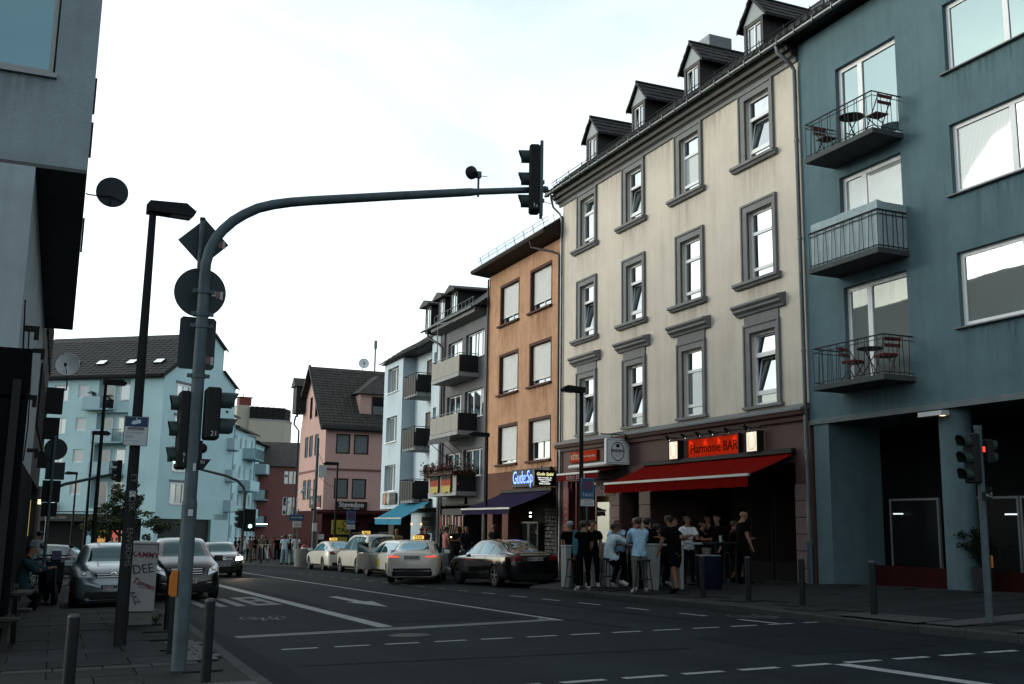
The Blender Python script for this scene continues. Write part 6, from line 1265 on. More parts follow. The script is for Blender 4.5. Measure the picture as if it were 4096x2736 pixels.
# ---- flower balcony: window boxes of red leaves and two flags
fb = thing('flower_boxes', 'red leaved flower boxes along the lowest beige balcony rail', 'flower box', (16.42, 49.0, 3.55), -pi/2)
bx('box', fb, M('flower_box_brown', (.05, .03, .02), .8), 0, 4.0, -.12, .06, -.05, .12); bx('box', fb, MATS['flower_box_brown'], 3.86, 4.04, .08, .95, -.05, .12)
leafr = [M('leaf_dark_red', (.085, .012, .016), .7, var=.4), M('leaf_bright_red', (.20, .03, .03), .7, var=.3), M('leaf_green', (.025, .045, .015), .7, var=.4)]
lb = [MB(), MB(), MB()]
for k in range(1500):
    if k < 1150: x = rnd.uniform(-.25, 4.1); y = -.05+rnd.gauss(0, .13)
    else: x = 3.98+rnd.gauss(0, .12); y = rnd.uniform(0, 1.0)
    z = .22+rnd.gauss(0, .13)*(1+.5*sin(x*5)); a = rnd.uniform(0, 6.3); e = rnd.uniform(-1, 1); s = rnd.uniform(.03, .075)
    d = Vector((cos(a), sin(a), e)).normalized()*s; n = d.cross(Vector((rnd.gauss(0, 1), rnd.gauss(0, 1), rnd.gauss(0, 1)))).normalized()*s*.5; p = Vector((x, y, z))
    lb[rnd.choice([0, 0, 0, 1, 2])].add([p-d, p+n, p+d, p-n], [(0, 1, 2, 3)])
for k in range(3): stuff(lb[k].build('foliage', leafr[k], fb))
for k, (ya, yb) in enumerate(((48.35, 47.25), (46.75, 45.55))):
    t = thing('flag', ['black red and gold flag hanging nearer the dark slatted balconies', 'black red and gold flag hanging nearer the orange-brown house'][k], 'flag', (16.45, ya, 2.72), -pi/2, 'flags on the flower balcony'); w = ya-yb
    for nm, za, zb_, c in (('black_stripe', .58, .86, (.01, .01, .01)), ('red_stripe', .30, .58, (.30, .035, .012)), ('gold_stripe', .0, .30, (.46, .36, .10))):
        b = MB(); vs = []; n = 12
        for i in range(n+1):
            for z in (za, (za+zb_)/2, zb_): x = w*i/n; vs.append((x+.03*sin(z*5+i), -.03-.018*sin(i*1.25+z*3), z+(.02*sin(i*.9+k) if za == 0 and z == za else 0)))
        b.add(vs, [(i*3+j, i*3+j+1, (i+1)*3+j+1, (i+1)*3+j) for i in range(n) for j in range(2)], True); b.build(nm, M('flag_'+nm, c, .8, var=.08), t)
sc_ = thing('balcony_sunblind', 'folded grey sunblind slung under the middle beige balcony', 'sunblind', (16.45, 48.9, 4.98), -pi/2)
b = MB(); vs = []
for i in range(26): x = i*.125; vs += [(x, 0, .3), (x, -.05-.02*sin(i), .02+.05*abs(sin(i*1.3)))]
b.add(vs, [(2*i, 2*i+1, 2*i+3, 2*i+2) for i in range(25)], True); b.build('cloth', M('grey_cloth', (.08, .08, .08), .9), sc_)
for x in (.4, 1.9, 2.9): b = MB(); b.tube([(x, 0, .1), (x+.8, .75, -.75)], .018, 5); b.build('strut', blackm, sc_)
# ---- balcony furniture on the blue house
wchair = M('red_brown_slats', (.13, .025, .02), .6, var=.2); cush = M('red_cushion', (.26, .02, .03), .8, var=.1); wleg = M('chair_wood', (.14, .10, .085), .7)
def folding_chair(label, x, y, z, rz, cushion=False, group='folding balcony chairs'):
    t = thing('folding_chair', label, 'chair', (x, y, z), rz, group)
    for k in range(4): bx('seat_slat', t, wchair, -.19, .19, -.19+k*.095, -.19+k*.095+.08, .43, .45)
    for k in range(2): bx('back_slat', t, wchair, -.20, .20, .235+k*.03, .255+k*.03, .62+k*.14, .70+k*.14)
    for s in (-1, 1):
        b = MB(); b.tube([(s*.2, -.22, 0), (s*.2, .30, .88)], .014, 5); b.build('leg', wleg if cushion else blackm, t); b = MB(); b.tube([(s*.18, .24, 0), (s*.18, -.18, .44)], .014, 5); b.build('leg', wleg if cushion else blackm, t)
    if cushion: bx('cushion', t, cush, -.19, .19, -.19, .19, .455, .50, bev=.015)
    return t
def bistro(label, x, y, z):
    t = thing('bistro_table', label, 'table', (x, y, z)); b = MB(); b.lathe([(0, .69), (.30, .69), (.31, .70), (.30, .715), (0, .715)], 24); b.build('tabletop', blackm, t)
    for k in range(3): a = k*2.1; b = MB(); b.tube([(.26*cos(a), .26*sin(a), 0), (-.18*cos(a), -.18*sin(a), .69)], .012, 5); b.build('leg', blackm, t)
folding_chair('red slatted folding chair at the pipe end of the top balcony', 16.95, 19.95, 10.43, rad(0), group='top balcony chairs'); folding_chair('red slatted folding chair at the near end of the top balcony', 17.0, 18.2, 10.43, pi, group='top balcony chairs'); bistro('small round black table on the top balcony', 16.98, 19.05, 10.43)
folding_chair('folding chair with red cushion tucked under the lowest balcony table', 16.98, 19.35, 4.68, rad(10), True, 'lowest balcony chairs'); folding_chair('folding chair with red cushion at the near end of the lowest balcony', 16.98, 18.25, 4.68, rad(170), True, 'lowest balcony chairs'); bistro('small round dark table on the lowest balcony', 17.0, 18.78, 4.68)
# ------------------------------------------------------------------ vehicles
def crom(xs, ys, x):
    """smooth monotone interpolation through control points"""
    n = len(xs)
    if x <= xs[0]: return ys[0]
    if x >= xs[-1]: return ys[-1]
    i = max(k for k in range(n-1) if xs[k] <= x)
    h = xs[i+1]-xs[i]; t = (x-xs[i])/h
    def slope(k):
        if k == 0: return (ys[1]-ys[0])/(xs[1]-xs[0])
        if k == n-1: return (ys[-1]-ys[-2])/(xs[-1]-xs[-2])
        a = (ys[k]-ys[k-1])/(xs[k]-xs[k-1]); c = (ys[k+1]-ys[k])/(xs[k+1]-xs[k])
        if a*c <= 0: return 0
        return 2*a*c/(a+c)
    m0, m1 = slope(i), slope(i+1)
    return (2*t**3-3*t*t+1)*ys[i]+(t**3-2*t*t+t)*h*m0+(-2*t**3+3*t*t)*ys[i+1]+(t**3-t*t)*h*m1
tyre_m = M('tyre_rubber', (.012, .012, .013), .8, var=.15); rim_m = M('alloy_rim', (.30, .31, .32), .3, .8, var=.05); rim_d = M('dark_rim', (.06, .06, .065), .35, .7)
carglass = glassmat('car_glass', (.010, .022, .026), .10, .02, (.75, .95, 1)); carglass_t = glassmat('car_glass_teal', (.012, .045, .055), .14, .03, (.6, .9, 1)); carglass_f = glassmat('windscreen_dark', (.012, .034, .040), .0, .02, (.7, .95, 1), 1.28); blackp = M('black_trim', (.010, .010, .011), .5, var=.1)
chrome = M('chrome_trim', (.6, .62, .63), .15, 1.0, var=.03); plate_m = M('plate_white', (.45, .46, .46), .5, var=.04); plate_b = M('plate_blue', (.02, .05, .2), .5)
def paintm(name, col, metal=.0, rough=.28):
    if name in MATS: return MATS[name]
    mt = M(name, col, rough, metal, var=.05, scale=3); b = mt.node_tree.nodes['Principled BSDF']; b.inputs['Coat Weight'].default_value = .6; b.inputs['Coat Roughness'].default_value = .06; return mt
head_m = M('headlamp_glass', (.85, .92, .95), .12, .4, var=.45, scale=16); head_lit = emat('headlamp_lit', (1, .86, .62), 7); tail_m = M('tail_lamp_red', (.16, .010, .008), .25, var=.2, scale=8); tail_lit = emat('tail_lamp_lit', (1, .09, .04), 1.1); taxi_y = emat('taxi_sign_lit', (1, .66, .12), 1.15); taxi_off = M('taxi_sign_unlit', (.32, .26, .06), .5)
_CAR = {}
def car_shape(kind, S):
    """body mesh plus a tool to lay patches on its surface; S: control table rows (y, top, belt, half width, roof half width)"""
    Y, T, B, HW, RW = zip(*S['st']); zb = S['zb']; vs = []; NY = 64; ring = 0; y0, y1 = Y[0], Y[-1]
    def half(y):
        t, be, hw, rw = (crom(Y, q, y) for q in (T, B, HW, RW)); k = S.get('bulge', 1)
        ctl = [(0, zb+.02), (hw*.80, zb+.01), (hw*.955, zb+.07), (hw*.99, zb+.2), (hw*1.0, zb+(be-zb)*.62), (hw*.985, be-.05), (hw*.945, be+.005), (rw+.035, t-.075), (rw-.03, t-.03), (rw*.55, t-.004), (0, t)]
        n = len(ctl); tt = list(range(n)); P = []
        for i in range(n-1):
            for q in range(3): u = i+q/3; P.append((crom(tt, [c[0] for c in ctl], u), crom(tt, [c[1] for c in ctl], u)))
        P.append(ctl[-1]); return P
    rows = []
    for i in range(NY+1):
        f = i/NY; y = y0+(y1-y0)*f; P = half(y); rows.append([(p[0], y, p[1]) for p in P]+[(-p[0], y, p[1]) for p in P[-2:0:-1]])
    m_ = len(rows[0]); vs = [v for r in rows for v in r]
    fs = [(i*m_+k, i*m_+(k+1) % m_, (i+1)*m_+(k+1) % m_, (i+1)*m_+k) for i in range(NY) for k in range(m_)]
    c0 = len(vs); vs += [(0, y0-.02, (T[0]+zb)/2), (0, y1+.02, (T[-1]+zb)/2)]
    fs += [(c0, (k+1) % m_, k) for k in range(m_)]+[(c0+1, NY*m_+k, NY*m_+(k+1) % m_) for k in range(m_)]
    tree = BVHTree.FromPolygons([Vector(v) for v in vs], fs)
    # wheel arches
    R = S['wr']*1.13; zw = S['wr']; keep = []; cut = set()
    def in_arch(v): return any((v[1]-wy)**2+(v[2]-zw)**2 < R*R for wy in S['wy']) and abs(v[0]) > .45
    for f in fs:
        c = [sum(vs[i][k] for i in f)/len(f) for k in range(3)]
        if in_arch(c): cut.update(f)
        else: keep.append(f)
    used = {i for f in keep for i in f}; vv = [list(v) for v in vs]
    for i in cut & used:
        v = vv[i]
        for wy in S['wy']:
            d = Vector((v[1]-wy, v[2]-zw))
            if d.length < R*1.25 and v[2] > zb-.05: d = d.normalized()*R; v[1] = wy+d.x; v[2] = max(zb, zw+d.y)
    b = MB(); b.add(vv, keep, True); return b.mesh('body'), tree
def patch(tree, quad, d, off, mat, name, parent, n=6):
    """lay a quad (4 corners as (a,c) in the view plane) on the body as seen along direction d ('front','rear','left','right','top')"""
    b = MB(); vs = []; D = {'front': Vector((0, -1, 0)), 'rear': Vector((0, 1, 0)), 'left': Vector((1, 0, 0)), 'right': Vector((-1, 0, 0)), 'top': Vector((0, 0, -1))}[d]
    for i in range(n+1):
        for j in range(n+1):
            u, v = i/n, j/n; p = [(quad[0][k]*(1-u)+quad[1][k]*u)*(1-v)+(quad[3][k]*(1-u)+quad[2][k]*u)*v for k in (0, 1)]
            o = {'front': Vector((p[0], 5, p[1])), 'rear': Vector((p[0], -5, p[1])), 'left': Vector((-3, p[0], p[1])), 'right': Vector((3, p[0], p[1])), 'top': Vector((p[0], p[1], 4))}[d]
            h, nn, _, _ = tree.ray_cast(o, D)
            if h is None: return None
            vs.append(h-D*off)
    m1 = n+1; b.add(vs, [(i*m1+j, i*m1+j+1, (i+1)*m1+j+1, (i+1)*m1+j) for i in range(n) for j in range(n)], True)
    return b.build(name, mat, parent)
def wheel_meshes(r, w=.21):
    k = ('w', r)
    if k in _CAR: return _CAR[k]
    A = Matrix.Rotation(pi/2, 4, 'Y')
    b = MB(); b.lathe([(r*.66, -w/2), (r*.93, -w/2), (r, -w*.34), (r, w*.34), (r*.93, w/2), (r*.66, w/2), (r*.66, -w/2)], 28, A); ty = b.mesh('tyre')
    b = MB(); b.lathe([(0, w*.30), (r*.12, w*.32), (r*.14, w*.25), (r*.55, w*.12), (r*.60, w*.44), (r*.67, w*.46), (r*.68, -w*.4)], 28, A); di = b.mesh('rim')
    sp = MB()
    for q in range(5):
        a = q*2*pi/5; Rm = Matrix.Rotation(a, 4, 'X'); sp.box(w*.22, w*.42, -r*.07, r*.07, r*.08, r*.63, Rm)
    for q in range(5):
        pass
    s = sp.mesh('spokes'); _CAR[k] = (ty, di, s); return _CAR[k]
def wheels(t, S, rimm=None, steer=0):
    ty, di, s = wheel_meshes(S['wr']); rimm = rimm or rim_m
    for wy in S['wy']:
        for sx in (-1, 1):
            x = sx*(S['hw']-.125); rot = (0, 0, 0 if sx > 0 else pi); o = obj('wheel', ty, tyre_m, t, (x, wy, S['wr']), rot); obj('rim', di, rim_d, o); obj('spokes', s, rimm, o)
            bx('wheel_well', t, blackp, sx*(S['hw']-.32), sx*(S['hw']-.5), wy-S['wr']*1.1, wy+S['wr']*1.1, .2, S['wr']*2.1)
    bx('underbody', t, blackp, -S['hw']*.82, S['hw']*.82, S['st'][0][0]+.25, S['st'][-1][0]-.25, S['zb']-.03, S['zb']+.14)
def number_plate(t, y, z, s, fr, w=.52):
    """fr +1: at the front (reads from +y), -1: at the rear"""
    o = bx('number_plate', t, plate_m, -w/2, w/2, y-.012, y+.012, z-.055, z+.055, bev=.004); bx('euro_band', o, plate_b, fr*(w/2-.045), fr*(w/2-.004), y+fr*.0125, y+fr*.0145, z-.05, z+.05)
    text('plate_lettering', s, .105, ink, o, (-fr*.02, y+fr*.016, z), (pi/2, 0, pi if fr > 0 else 0), bold=.002, ext=.001)
def mirrors(t, S, y, z, m_):
    for s in (-1, 1): b = MB(); b.box(s*(S['hw']-.06), s*(S['hw']+.17), y-.05, y+.06, z-.02, z+.13, bev=.03); b.build('mirror', m_, t)
def taxi_roof(t, y, z, lit):
    o = bx('taxi_sign', t, taxi_y if lit else taxi_off, -.20, .20, y-.05, y+.05, z+.02, z+.15, bev=.03); text('lettering', 'TAXI', .13, ink, o, (0, y-.053, z+.085), bold=.003); bx('sign_foot', o, blackp, -.15, .15, y-.06, y+.06, z-.02, z+.02)
SED = dict(hw=.93, zb=.20, wr=.335, wy=(-1.42, 1.50), st=[(-2.46, .93, .86, .74, .62), (-2.42, .99, .90, .82, .66), (-2.25, 1.06, .95, .89, .66), (-1.85, 1.09, .97, .925, .64), (-1.55, 1.17, .97, .93, .60), (-1.0, 1.385, .965, .93, .56), (-.4, 1.455, .955, .93, .575), (.15, 1.45, .945, .93, .58), (.55, 1.37, .94, .93, .60), (1.05, 1.13, .93, .925, .66), (1.3, 1.02, .92, .925, .70), (1.8, .965, .86, .91, .68), (2.2, .86, .77, .86, .62), (2.40, .74, .66, .76, .55), (2.46, .62, .56, .68, .5)])
WAG = dict(SED, st=[(-2.46, .98, .90, .76, .60), (-2.40, 1.10, .95, .84, .60), (-2.2, 1.30, .97, .90, .57), (-1.9, 1.43, .97, .925, .56), (-1.0, 1.47, .965, .93, .57), (-.2, 1.47, .95, .93, .58), (.3, 1.43, .945, .93, .585), (.75, 1.28, .94, .93, .62), (1.15, 1.08, .93, .925, .67), (1.4, 1.0, .91, .92, .70), (1.9, .95, .85, .90, .67), (2.25, .84, .75, .85, .62), (2.42, .72, .66, .76, .55), (2.46, .62, .56, .68, .5)])
VAN = dict(hw=.95, zb=.20, wr=.335, wy=(-1.40, 1.52), st=[(-2.42, 1.02, .92, .80, .64), (-2.38, 1.2, 1.0, .88, .64), (-2.25, 1.55, 1.04, .925, .62), (-2.05, 1.70, 1.04, .945, .62), (-1.0, 1.74, 1.03, .95, .64), (0, 1.74, 1.02, .95, .65), (.45, 1.68, 1.0, .95, .65), (1.0, 1.42, .99, .945, .68), (1.5, 1.12, .97, .94, .72), (1.85, 1.02, .92, .92, .70), (2.2, .90, .82, .87, .64), (2.38, .78, .70, .78, .56), (2.43, .66, .6, .70, .5)])
HAT = dict(hw=.88, zb=.20, wr=.315, wy=(-1.25, 1.33), st=[(-2.1, 1.0, .9, .74, .56), (-2.05, 1.15, .95, .82, .56), (-1.8, 1.36, .97, .865, .55), (-1.4, 1.45, .965, .88, .555), (-.5, 1.485, .95, .88, .565), (.0, 1.475, .945, .88, .57), (.4, 1.40, .94, .88, .58), (.8, 1.22, .93, .88, .62), (1.15, 1.06, .92, .875, .66), (1.5, .99, .88, .86, .64), (1.85, .90, .80, .82, .60), (2.05, .78, .68, .72, .52), (2.11, .66, .58, .64, .46)])
MPV = dict(hw=.89, zb=.20, wr=.325, wy=(-1.35, 1.42), st=[(-2.13, 1.0, .9, .76, .56), (-2.08, 1.2, .97, .84, .56), (-1.85, 1.48, 1.0, .875, .555), (-1.4, 1.57, .99, .89, .56), (-.5, 1.605, .98, .89, .575), (.1, 1.59, .975, .89, .58), (.5, 1.51, .97, .89, .60), (.95, 1.30, .96, .89, .64), (1.3, 1.12, .94, .885, .68), (1.6, 1.03, .9, .87, .66), (1.9, .93, .82, .83, .61), (2.08, .80, .7, .74, .53), (2.14, .66, .58, .64, .46)])
SMA = dict(HAT, hw=.86)
def car(kind, S, label, name, x, y, rz, col, rear=None, front=None, group=None, taxi=None, glassm=None, rimm=None, z=None):
    t = thing(name, label, 'car', (x, y, road_z(x, y) if z is None else z), 0, group); fx = rad(0)
    t.rotation_euler = (-SL*cos(rz), -.02*cos(rz), rz) if True else None
    if kind not in _CAR: _CAR[kind] = car_shape(kind, S)
    me, tr = _CAR[kind]; o = obj('body', me, col, t); g = glassm or carglass; hw = S['hw']; top = max(s[1] for s in S['st'])
    be = S['st'][5][2]+.025; zt = top-.095
    # side glass: three lights each side, following the roof line
    st = S['st']; Yt = [s[0] for s in st]; Tt = [s[1] for s in st]
    def ztop(yy): return crom(Yt, Tt, yy)-.10
    ylo, yhi = S['dlo']
    cuts = [ylo, ylo+(yhi-ylo)*.22, ylo+(yhi-ylo)*.56, yhi]
    for sd in ('left', 'right'):
        for a, c in zip(cuts, cuts[1:]):
            a2, c2 = a+.03, c-.03; za, zc = max(be+.03, min(zt, ztop(a2))), max(be+.03, min(zt, ztop(c2)))
            patch(tr, [(a2, be), (c2, be), (c2, zc), (a2, za)], sd, .006, g, 'side_window', t, 5)
        patch(tr, [(ylo-.02, be-.035), (yhi+.02, be-.035), (yhi+.02, be-.012), (ylo-.02, be-.012)], sd, .008, chrome, 'window_trim', t, 8)
        patch(tr, [(S['wy'][0]+.45, S['zb']+.03), (S['wy'][1]-.45, S['zb']+.03), (S['wy'][1]-.45, S['zb']+.11), (S['wy'][0]+.45, S['zb']+.11)], sd, .006, blackp, 'sill', t, 4)
        for f in (.30, .66): patch(tr, [(ylo+(yhi-ylo)*f, be-.11), (ylo+(yhi-ylo)*f+.17, be-.11), (ylo+(yhi-ylo)*f+.17, be-.085), (ylo+(yhi-ylo)*f, be-.085)], sd, .022, col, 'door_handle', t, 2)
        for f in (.0, .44, .98): patch(tr, [(ylo+(yhi-ylo)*f+.02, S['zb']+.14), (ylo+(yhi-ylo)*f+.032, S['zb']+.14), (ylo+(yhi-ylo)*f+.032, be-.04), (ylo+(yhi-ylo)*f+.02, be-.04)], sd, .003, blackp, 'door_gap', t, 3)
    rw0 = S['ws']; patch(tr, rw0['front'], 'front', .006, g, 'windscreen', t, 8); patch(tr, rw0['rear'], 'rear', .006, g, 'rear_window', t, 8)
    wheels(t, S, rimm); mirrors(t, S, yhi-.12, be-.02, col if kind != 'mpv' else blackp)
    for q, sd in ((-1, 'rear'), (1, 'front')):
        patch(tr, [(-hw*.72, S['zb']+.03), (hw*.72, S['zb']+.03), (hw*.74, S['zb']+.2), (-hw*.74, S['zb']+.2)], sd, .008, blackp, 'bumper_insert', t, 6)
    return t, tr
SED['dlo'] = (-1.55, .95); WAG['dlo'] = (-2.05, 1.0); VAN['dlo'] = (-2.1, 1.15); HAT['dlo'] = (-1.75, .85); MPV['dlo'] = (-1.8, 1.0); SMA['dlo'] = HAT['dlo']
SED['ws'] = dict(front=[(-.70, 1.04), (.70, 1.04), (.56, 1.36), (-.56, 1.36)], rear=[(-.68, 1.12), (.68, 1.12), (.54, 1.37), (-.54, 1.37)])
WAG['ws'] = dict(front=[(-.70, 1.06), (.70, 1.06), (.56, 1.36), (-.56, 1.36)], rear=[(-.66, 1.04), (.66, 1.04), (.54, 1.38), (-.54, 1.38)])
VAN['ws'] = dict(front=[(-.74, 1.12), (.74, 1.12), (.6, 1.62), (-.6, 1.62)], rear=[(-.72, 1.15), (.72, 1.15), (.58, 1.62), (-.58, 1.62)])
HAT['ws'] = dict(front=[(-.69, 1.05), (.69, 1.05), (.56, 1.40), (-.56, 1.40)], rear=[(-.62, 1.1), (.62, 1.1), (.52, 1.38), (-.52, 1.38)]); SMA['ws'] = HAT['ws']
MPV['ws'] = dict(front=[(-.72, 1.11), (.72, 1.11), (.57, 1.52), (-.57, 1.52)], rear=[(-.64, 1.12), (.64, 1.12), (.54, 1.48), (-.54, 1.48)])
cream_t = paintm('taxi_ivory_paint', (.66, .63, .56)); blackc = paintm('black_car_paint', (.008, .008, .009), 0, .12); silverc = paintm('silver_car_paint', (.26, .32, .35), .6, .28); brownc = paintm('dark_brown_paint', (.012, .011, .010), .2, .22); darkc = paintm('anthracite_paint', (.018, .018, .02), .2, .2); greyc = paintm('grey_car_paint', (.16, .17, .18), .5, .3)
def tails(t, tr, quads, m_, name='tail_light'):
    for q in quads:
        for s in (-1, 1): patch(tr, [(s*p[0], p[1]) for p in q], 'rear', .012, m_, name, t, 4)
def taxi_decal(t, tr):
    dec = M('taxi_decal', (.42, .36, .05), .5)
    patch(tr, [(-.35, .42), (.1, .42), (.1, .72), (-.35, .72)], 'left', .007, dec, 'door_advert', t, 3)
TG = 'ivory taxis waiting in the rank'
# A: front taxi of the rank (sedan)
t, tr = car('sed', SED, 'ivory saloon taxi at the head of the rank beside the round planter', 'taxi', 13.42, 54.8, rad(1), cream_t, group=TG, glassm=carglass_t)
tails(t, tr, [[(.50, .78), (.86, .80), (.86, .93), (.62, .95)]], tail_m); number_plate(t, -2.475, .80, 'F·TX 118', -1); taxi_roof(t, .0, 1.46, True)
# B: van taxi
t, tr = car('van', VAN, 'ivory van taxi with brake lights glowing behind the head taxi', 'taxi', 13.55, 48.6, rad(1), cream_t, group=TG)
tails(t, tr, [[(.42, .98), (.92, 1.0), (.93, 1.12), (.60, 1.14)]], tail_lit); number_plate(t, -2.44, .74, 'F·KL 503', -1); taxi_roof(t, .3, 1.74, True)
b = MB(); [b.tube([(s*.62, -1.9, 1.75), (s*.62, -1.6, 1.80), (s*.63, .3, 1.80), (s*.64, .55, 1.72)], .018, 6) for s in (-1, 1)]; b.build('roof_rail', blackp, t)
# C: estate with its door open
t, tr = car('wag', WAG, 'ivory estate taxi standing with its driver door open', 'taxi', 13.1, 42.3, rad(2), cream_t, group=TG)
tails(t, tr, [[(.50, .86), (.88, .88), (.88, 1.0), (.60, 1.02)]], tail_m); taxi_roof(t, .1, 1.47, False); taxi_decal(t, tr)
dd = MB(); dd.box(-.03, .03, -1.0, 0, .30, .95, bev=.02); do = dd.build('open_door', cream_t, t); do.location = (-.93, .98, 0); do.rotation_euler = (0, 0, rad(-48)); bx('door_window', do, carglass, -.012, .012, -.95, -.1, .97, 1.36); b = MB(); b.tube([(0, -.97, .95), (0, -.9, 1.38), (0, -.35, 1.40), (0, -.02, 1.0)], .02, 6); b.build('window_frame', blackp, do); bx('mirror', do, blackp, -.2, -.03, -.15, -.02, .95, 1.1)
# D: nearest estate with the readable plate
t, tr = car('sed', SED, 'ivory saloon taxi with plate F AR 296 pulling out of the rank', 'taxi', 12.12, 36.75, rad(-23), cream_t, group=TG, glassm=carglass_t)
tails(t, tr, [[(.42, .855), (.83, .86), (.86, .93), (.46, .905)]], tail_lit); number_plate(t, -2.485, .86, 'F·AR 296', -1); taxi_roof(t, -.1, 1.46, True)
patch(tr, [(-.62, .945), (.62, .945), (.62, .96), (-.62, .96)], 'rear', .015, chrome, 'boot_trim', t, 6); patch(tr, [(-.84, .26), (.84, .26), (.80, .50), (-.80, .50)], 'rear', .010, blackp, 'bumper', t, 8); patch(tr, [(-.60, .40), (.60, .40), (.60, .425), (-.60, .425)], 'rear', .016, chrome, 'exhaust_trim', t, 6)
# black saloon in the bay
t, tr = car('sed', SED, 'glossy black saloon with plate AB Y 2009 parked by the kiosk', 'parked_car', 13.45, 32.2, rad(2.5), blackc, rimm=rim_m)
tails(t, tr, [[(.46, .80), (.85, .78), (.88, .95), (.52, .96)]], tail_m); number_plate(t, -2.485, .84, 'AB·Y 2009', -1); patch(tr, [(-.5, .965), (.5, .965), (.5, .985), (-.5, .985)], 'rear', .015, chrome, 'boot_trim', t, 6); patch(tr, [(-.7, .34), (.7, .34), (.7, .36), (-.7, .36)], 'rear', .014, chrome, 'bumper_trim', t, 6)
patch(tr, [(-1.0, .30), (1.05, .30), (1.05, .315), (-1.0, .315)], 'left', .012, chrome, 'sill_trim', t, 6)
# silver hatchback, facing the camera
def front_end(t, tr, S, lamps, gr, lit=None, grm=None, slats=3):
    for s in (-1, 1):
        patch(tr, [(s*p[0], p[1]) for p in lamps], 'front', .012, head_lit if lit == s else head_m, 'headlight', t, 5)
        if lit != s:
            cx = s*(lamps[0][0]+lamps[1][0])/2; cz = (lamps[0][1]+lamps[2][1])/2; h = tr.ray_cast(Vector((cx, 5, cz)), Vector((0, -1, 0)))[0]
            if h: b = MB(); b.lathe([(.055, 0), (.045, .02), (0, .022)], 14, Matrix.Rotation(-pi/2, 4, 'X'), h+Vector((0, .012, 0))); b.build('lamp_lens', M('lens_bright', (.5, .54, .56), .08, .8), t)
    patch(tr, gr, 'front', .010, grm or blackp, 'grille', t, 5)
    (xa, za), (xb, _), (_, zb_) = gr[0], gr[1], gr[2]
    for k in range(slats):
        z = za+(zb_-za)*(k+.5)/slats; patch(tr, [(xa*.96, z-.008), (xb*.96, z-.008), (xb*.96, z+.008), (xa*.96, z+.008)], 'front', .018, chrome, 'grille_bar', t, 6)
q = onY(458, 2310, 25.6)
t, tr = car('hat', HAT, 'silver hatchback parked nose out behind the grey cabinet', 'parked_car', q.x, 25.6+2.1, pi, silverc, glassm=carglass_f)
front_end(t, tr, HAT, [(.43, .70), (.80, .74), (.82, .84), (.50, .86)], [(-.36, .70), (.36, .70), (.42, .80), (-.42, .80)], None, None, 2); number_plate(t, 2.115, .50, 'OF·CM 347', 1)
b = MB(); b.lathe([(.075, 0), (.075, .012), (.055, .014), (.055, .006), (0, .006)], 24, Matrix.Rotation(-pi/2, 4, 'X'), (0, 2.075, .76)); eo = b.build('emblem', chrome, t); text('emblem_letters', 'VW', .085, chrome, eo, (0, 2.088, .76), (pi/2, 0, pi), bold=.002)
patch(tr, [(-.62, .27), (.62, .27), (.58, .40), (-.58, .40)], 'front', .012, blackp, 'air_intake', t, 5); patch(tr, [(-.5, .255), (.5, .255), (.5, .268), (-.5, .268)], 'front', .016, chrome, 'lip_trim', t, 5)
# dark brown compact van with star grille
q0, q1 = onY(620, 2300, 28.9), onY(878, 2285, 28.9)
t, tr = car('mpv', MPV, 'dark brown compact people carrier driving towards the crossing', 'car', (q0.x+q1.x)/2-.02, 28.7+2.13, pi, brownc, glassm=carglass_f)
front_end(t, tr, MPV, [(.52, .62), (.82, .74), (.80, .92), (.56, .78)], [(-.40, .64), (.40, .64), (.46, .82), (-.46, .82)]); number_plate(t, 2.155, .48, 'F·EK 331', 1)
b = MB(); b.lathe([(.085, 0), (.085, .01), (.072, .012), (.072, .0), (.085, 0)], 24, Matrix.Rotation(-pi/2, 4, 'X'), (0, 2.10, .73)); 
for k in range(3): b.box(-.008, .008, 2.10, 2.11, 0, .075, Matrix.Translation((0, 0, .73)) @ Matrix.Rotation(k*2*pi/3, 4, 'Y'))
b.build('emblem', chrome, t); patch(tr, [(-.66, .28), (.66, .28), (.60, .42), (-.60, .42)], 'front', .012, blackp, 'air_intake', t, 5)
for s in (-1, 1): patch(tr, [(s*.5, .42), (s*.80, .46), (s*.80, .475), (s*.5, .435)], 'front', .016, chrome, 'bumper_trim', t, 4)
# small black car with one headlamp lit
q = onY(905, 2230, 46.2)
t, tr = car('sma', SMA, 'small black car with a bright headlamp coming up the street', 'car', q.x-.05, 46.2+2.1, pi, blackc, glassm=carglass_f)
front_end(t, tr, SMA, [(.46, .68), (.79, .72), (.80, .84), (.50, .84)], [(-.36, .70), (.36, .70), (.42, .80), (-.42, .80)], -1, None, 2); number_plate(t, 2.115, .50, 'F·ZO 2012', 1)
b = MB(); b.lathe([(.07, 0), (.07, .012), (.05, .014), (0, .006)], 20, Matrix.Rotation(-pi/2, 4, 'X'), (0, 2.075, .76)); b.build('emblem', chrome, t)
hl = bpy.data.lights.new('headlamp_beam', 'SPOT'); hl.energy = 120; hl.color = (1, .8, .55); hl.spot_size = rad(50); hl.spot_blend = .8; hl.shadow_soft_size = .06; lo = bpy.data.objects.new('headlamp_beam', hl); COL.objects.link(lo); lo.parent = t; lo.location = (-.63, 2.2, .76); lo.rotation_euler = (rad(82), 0, 0)
# cars half hidden at the left
car('wag', WAG, 'grey estate car crossing behind the parked bicycles', 'car', -1.2, 52, rad(75), greyc)
car('hat', HAT, 'pale car standing behind the silver hatchback', 'parked_car', 2.3, 40.5, pi, silverc)
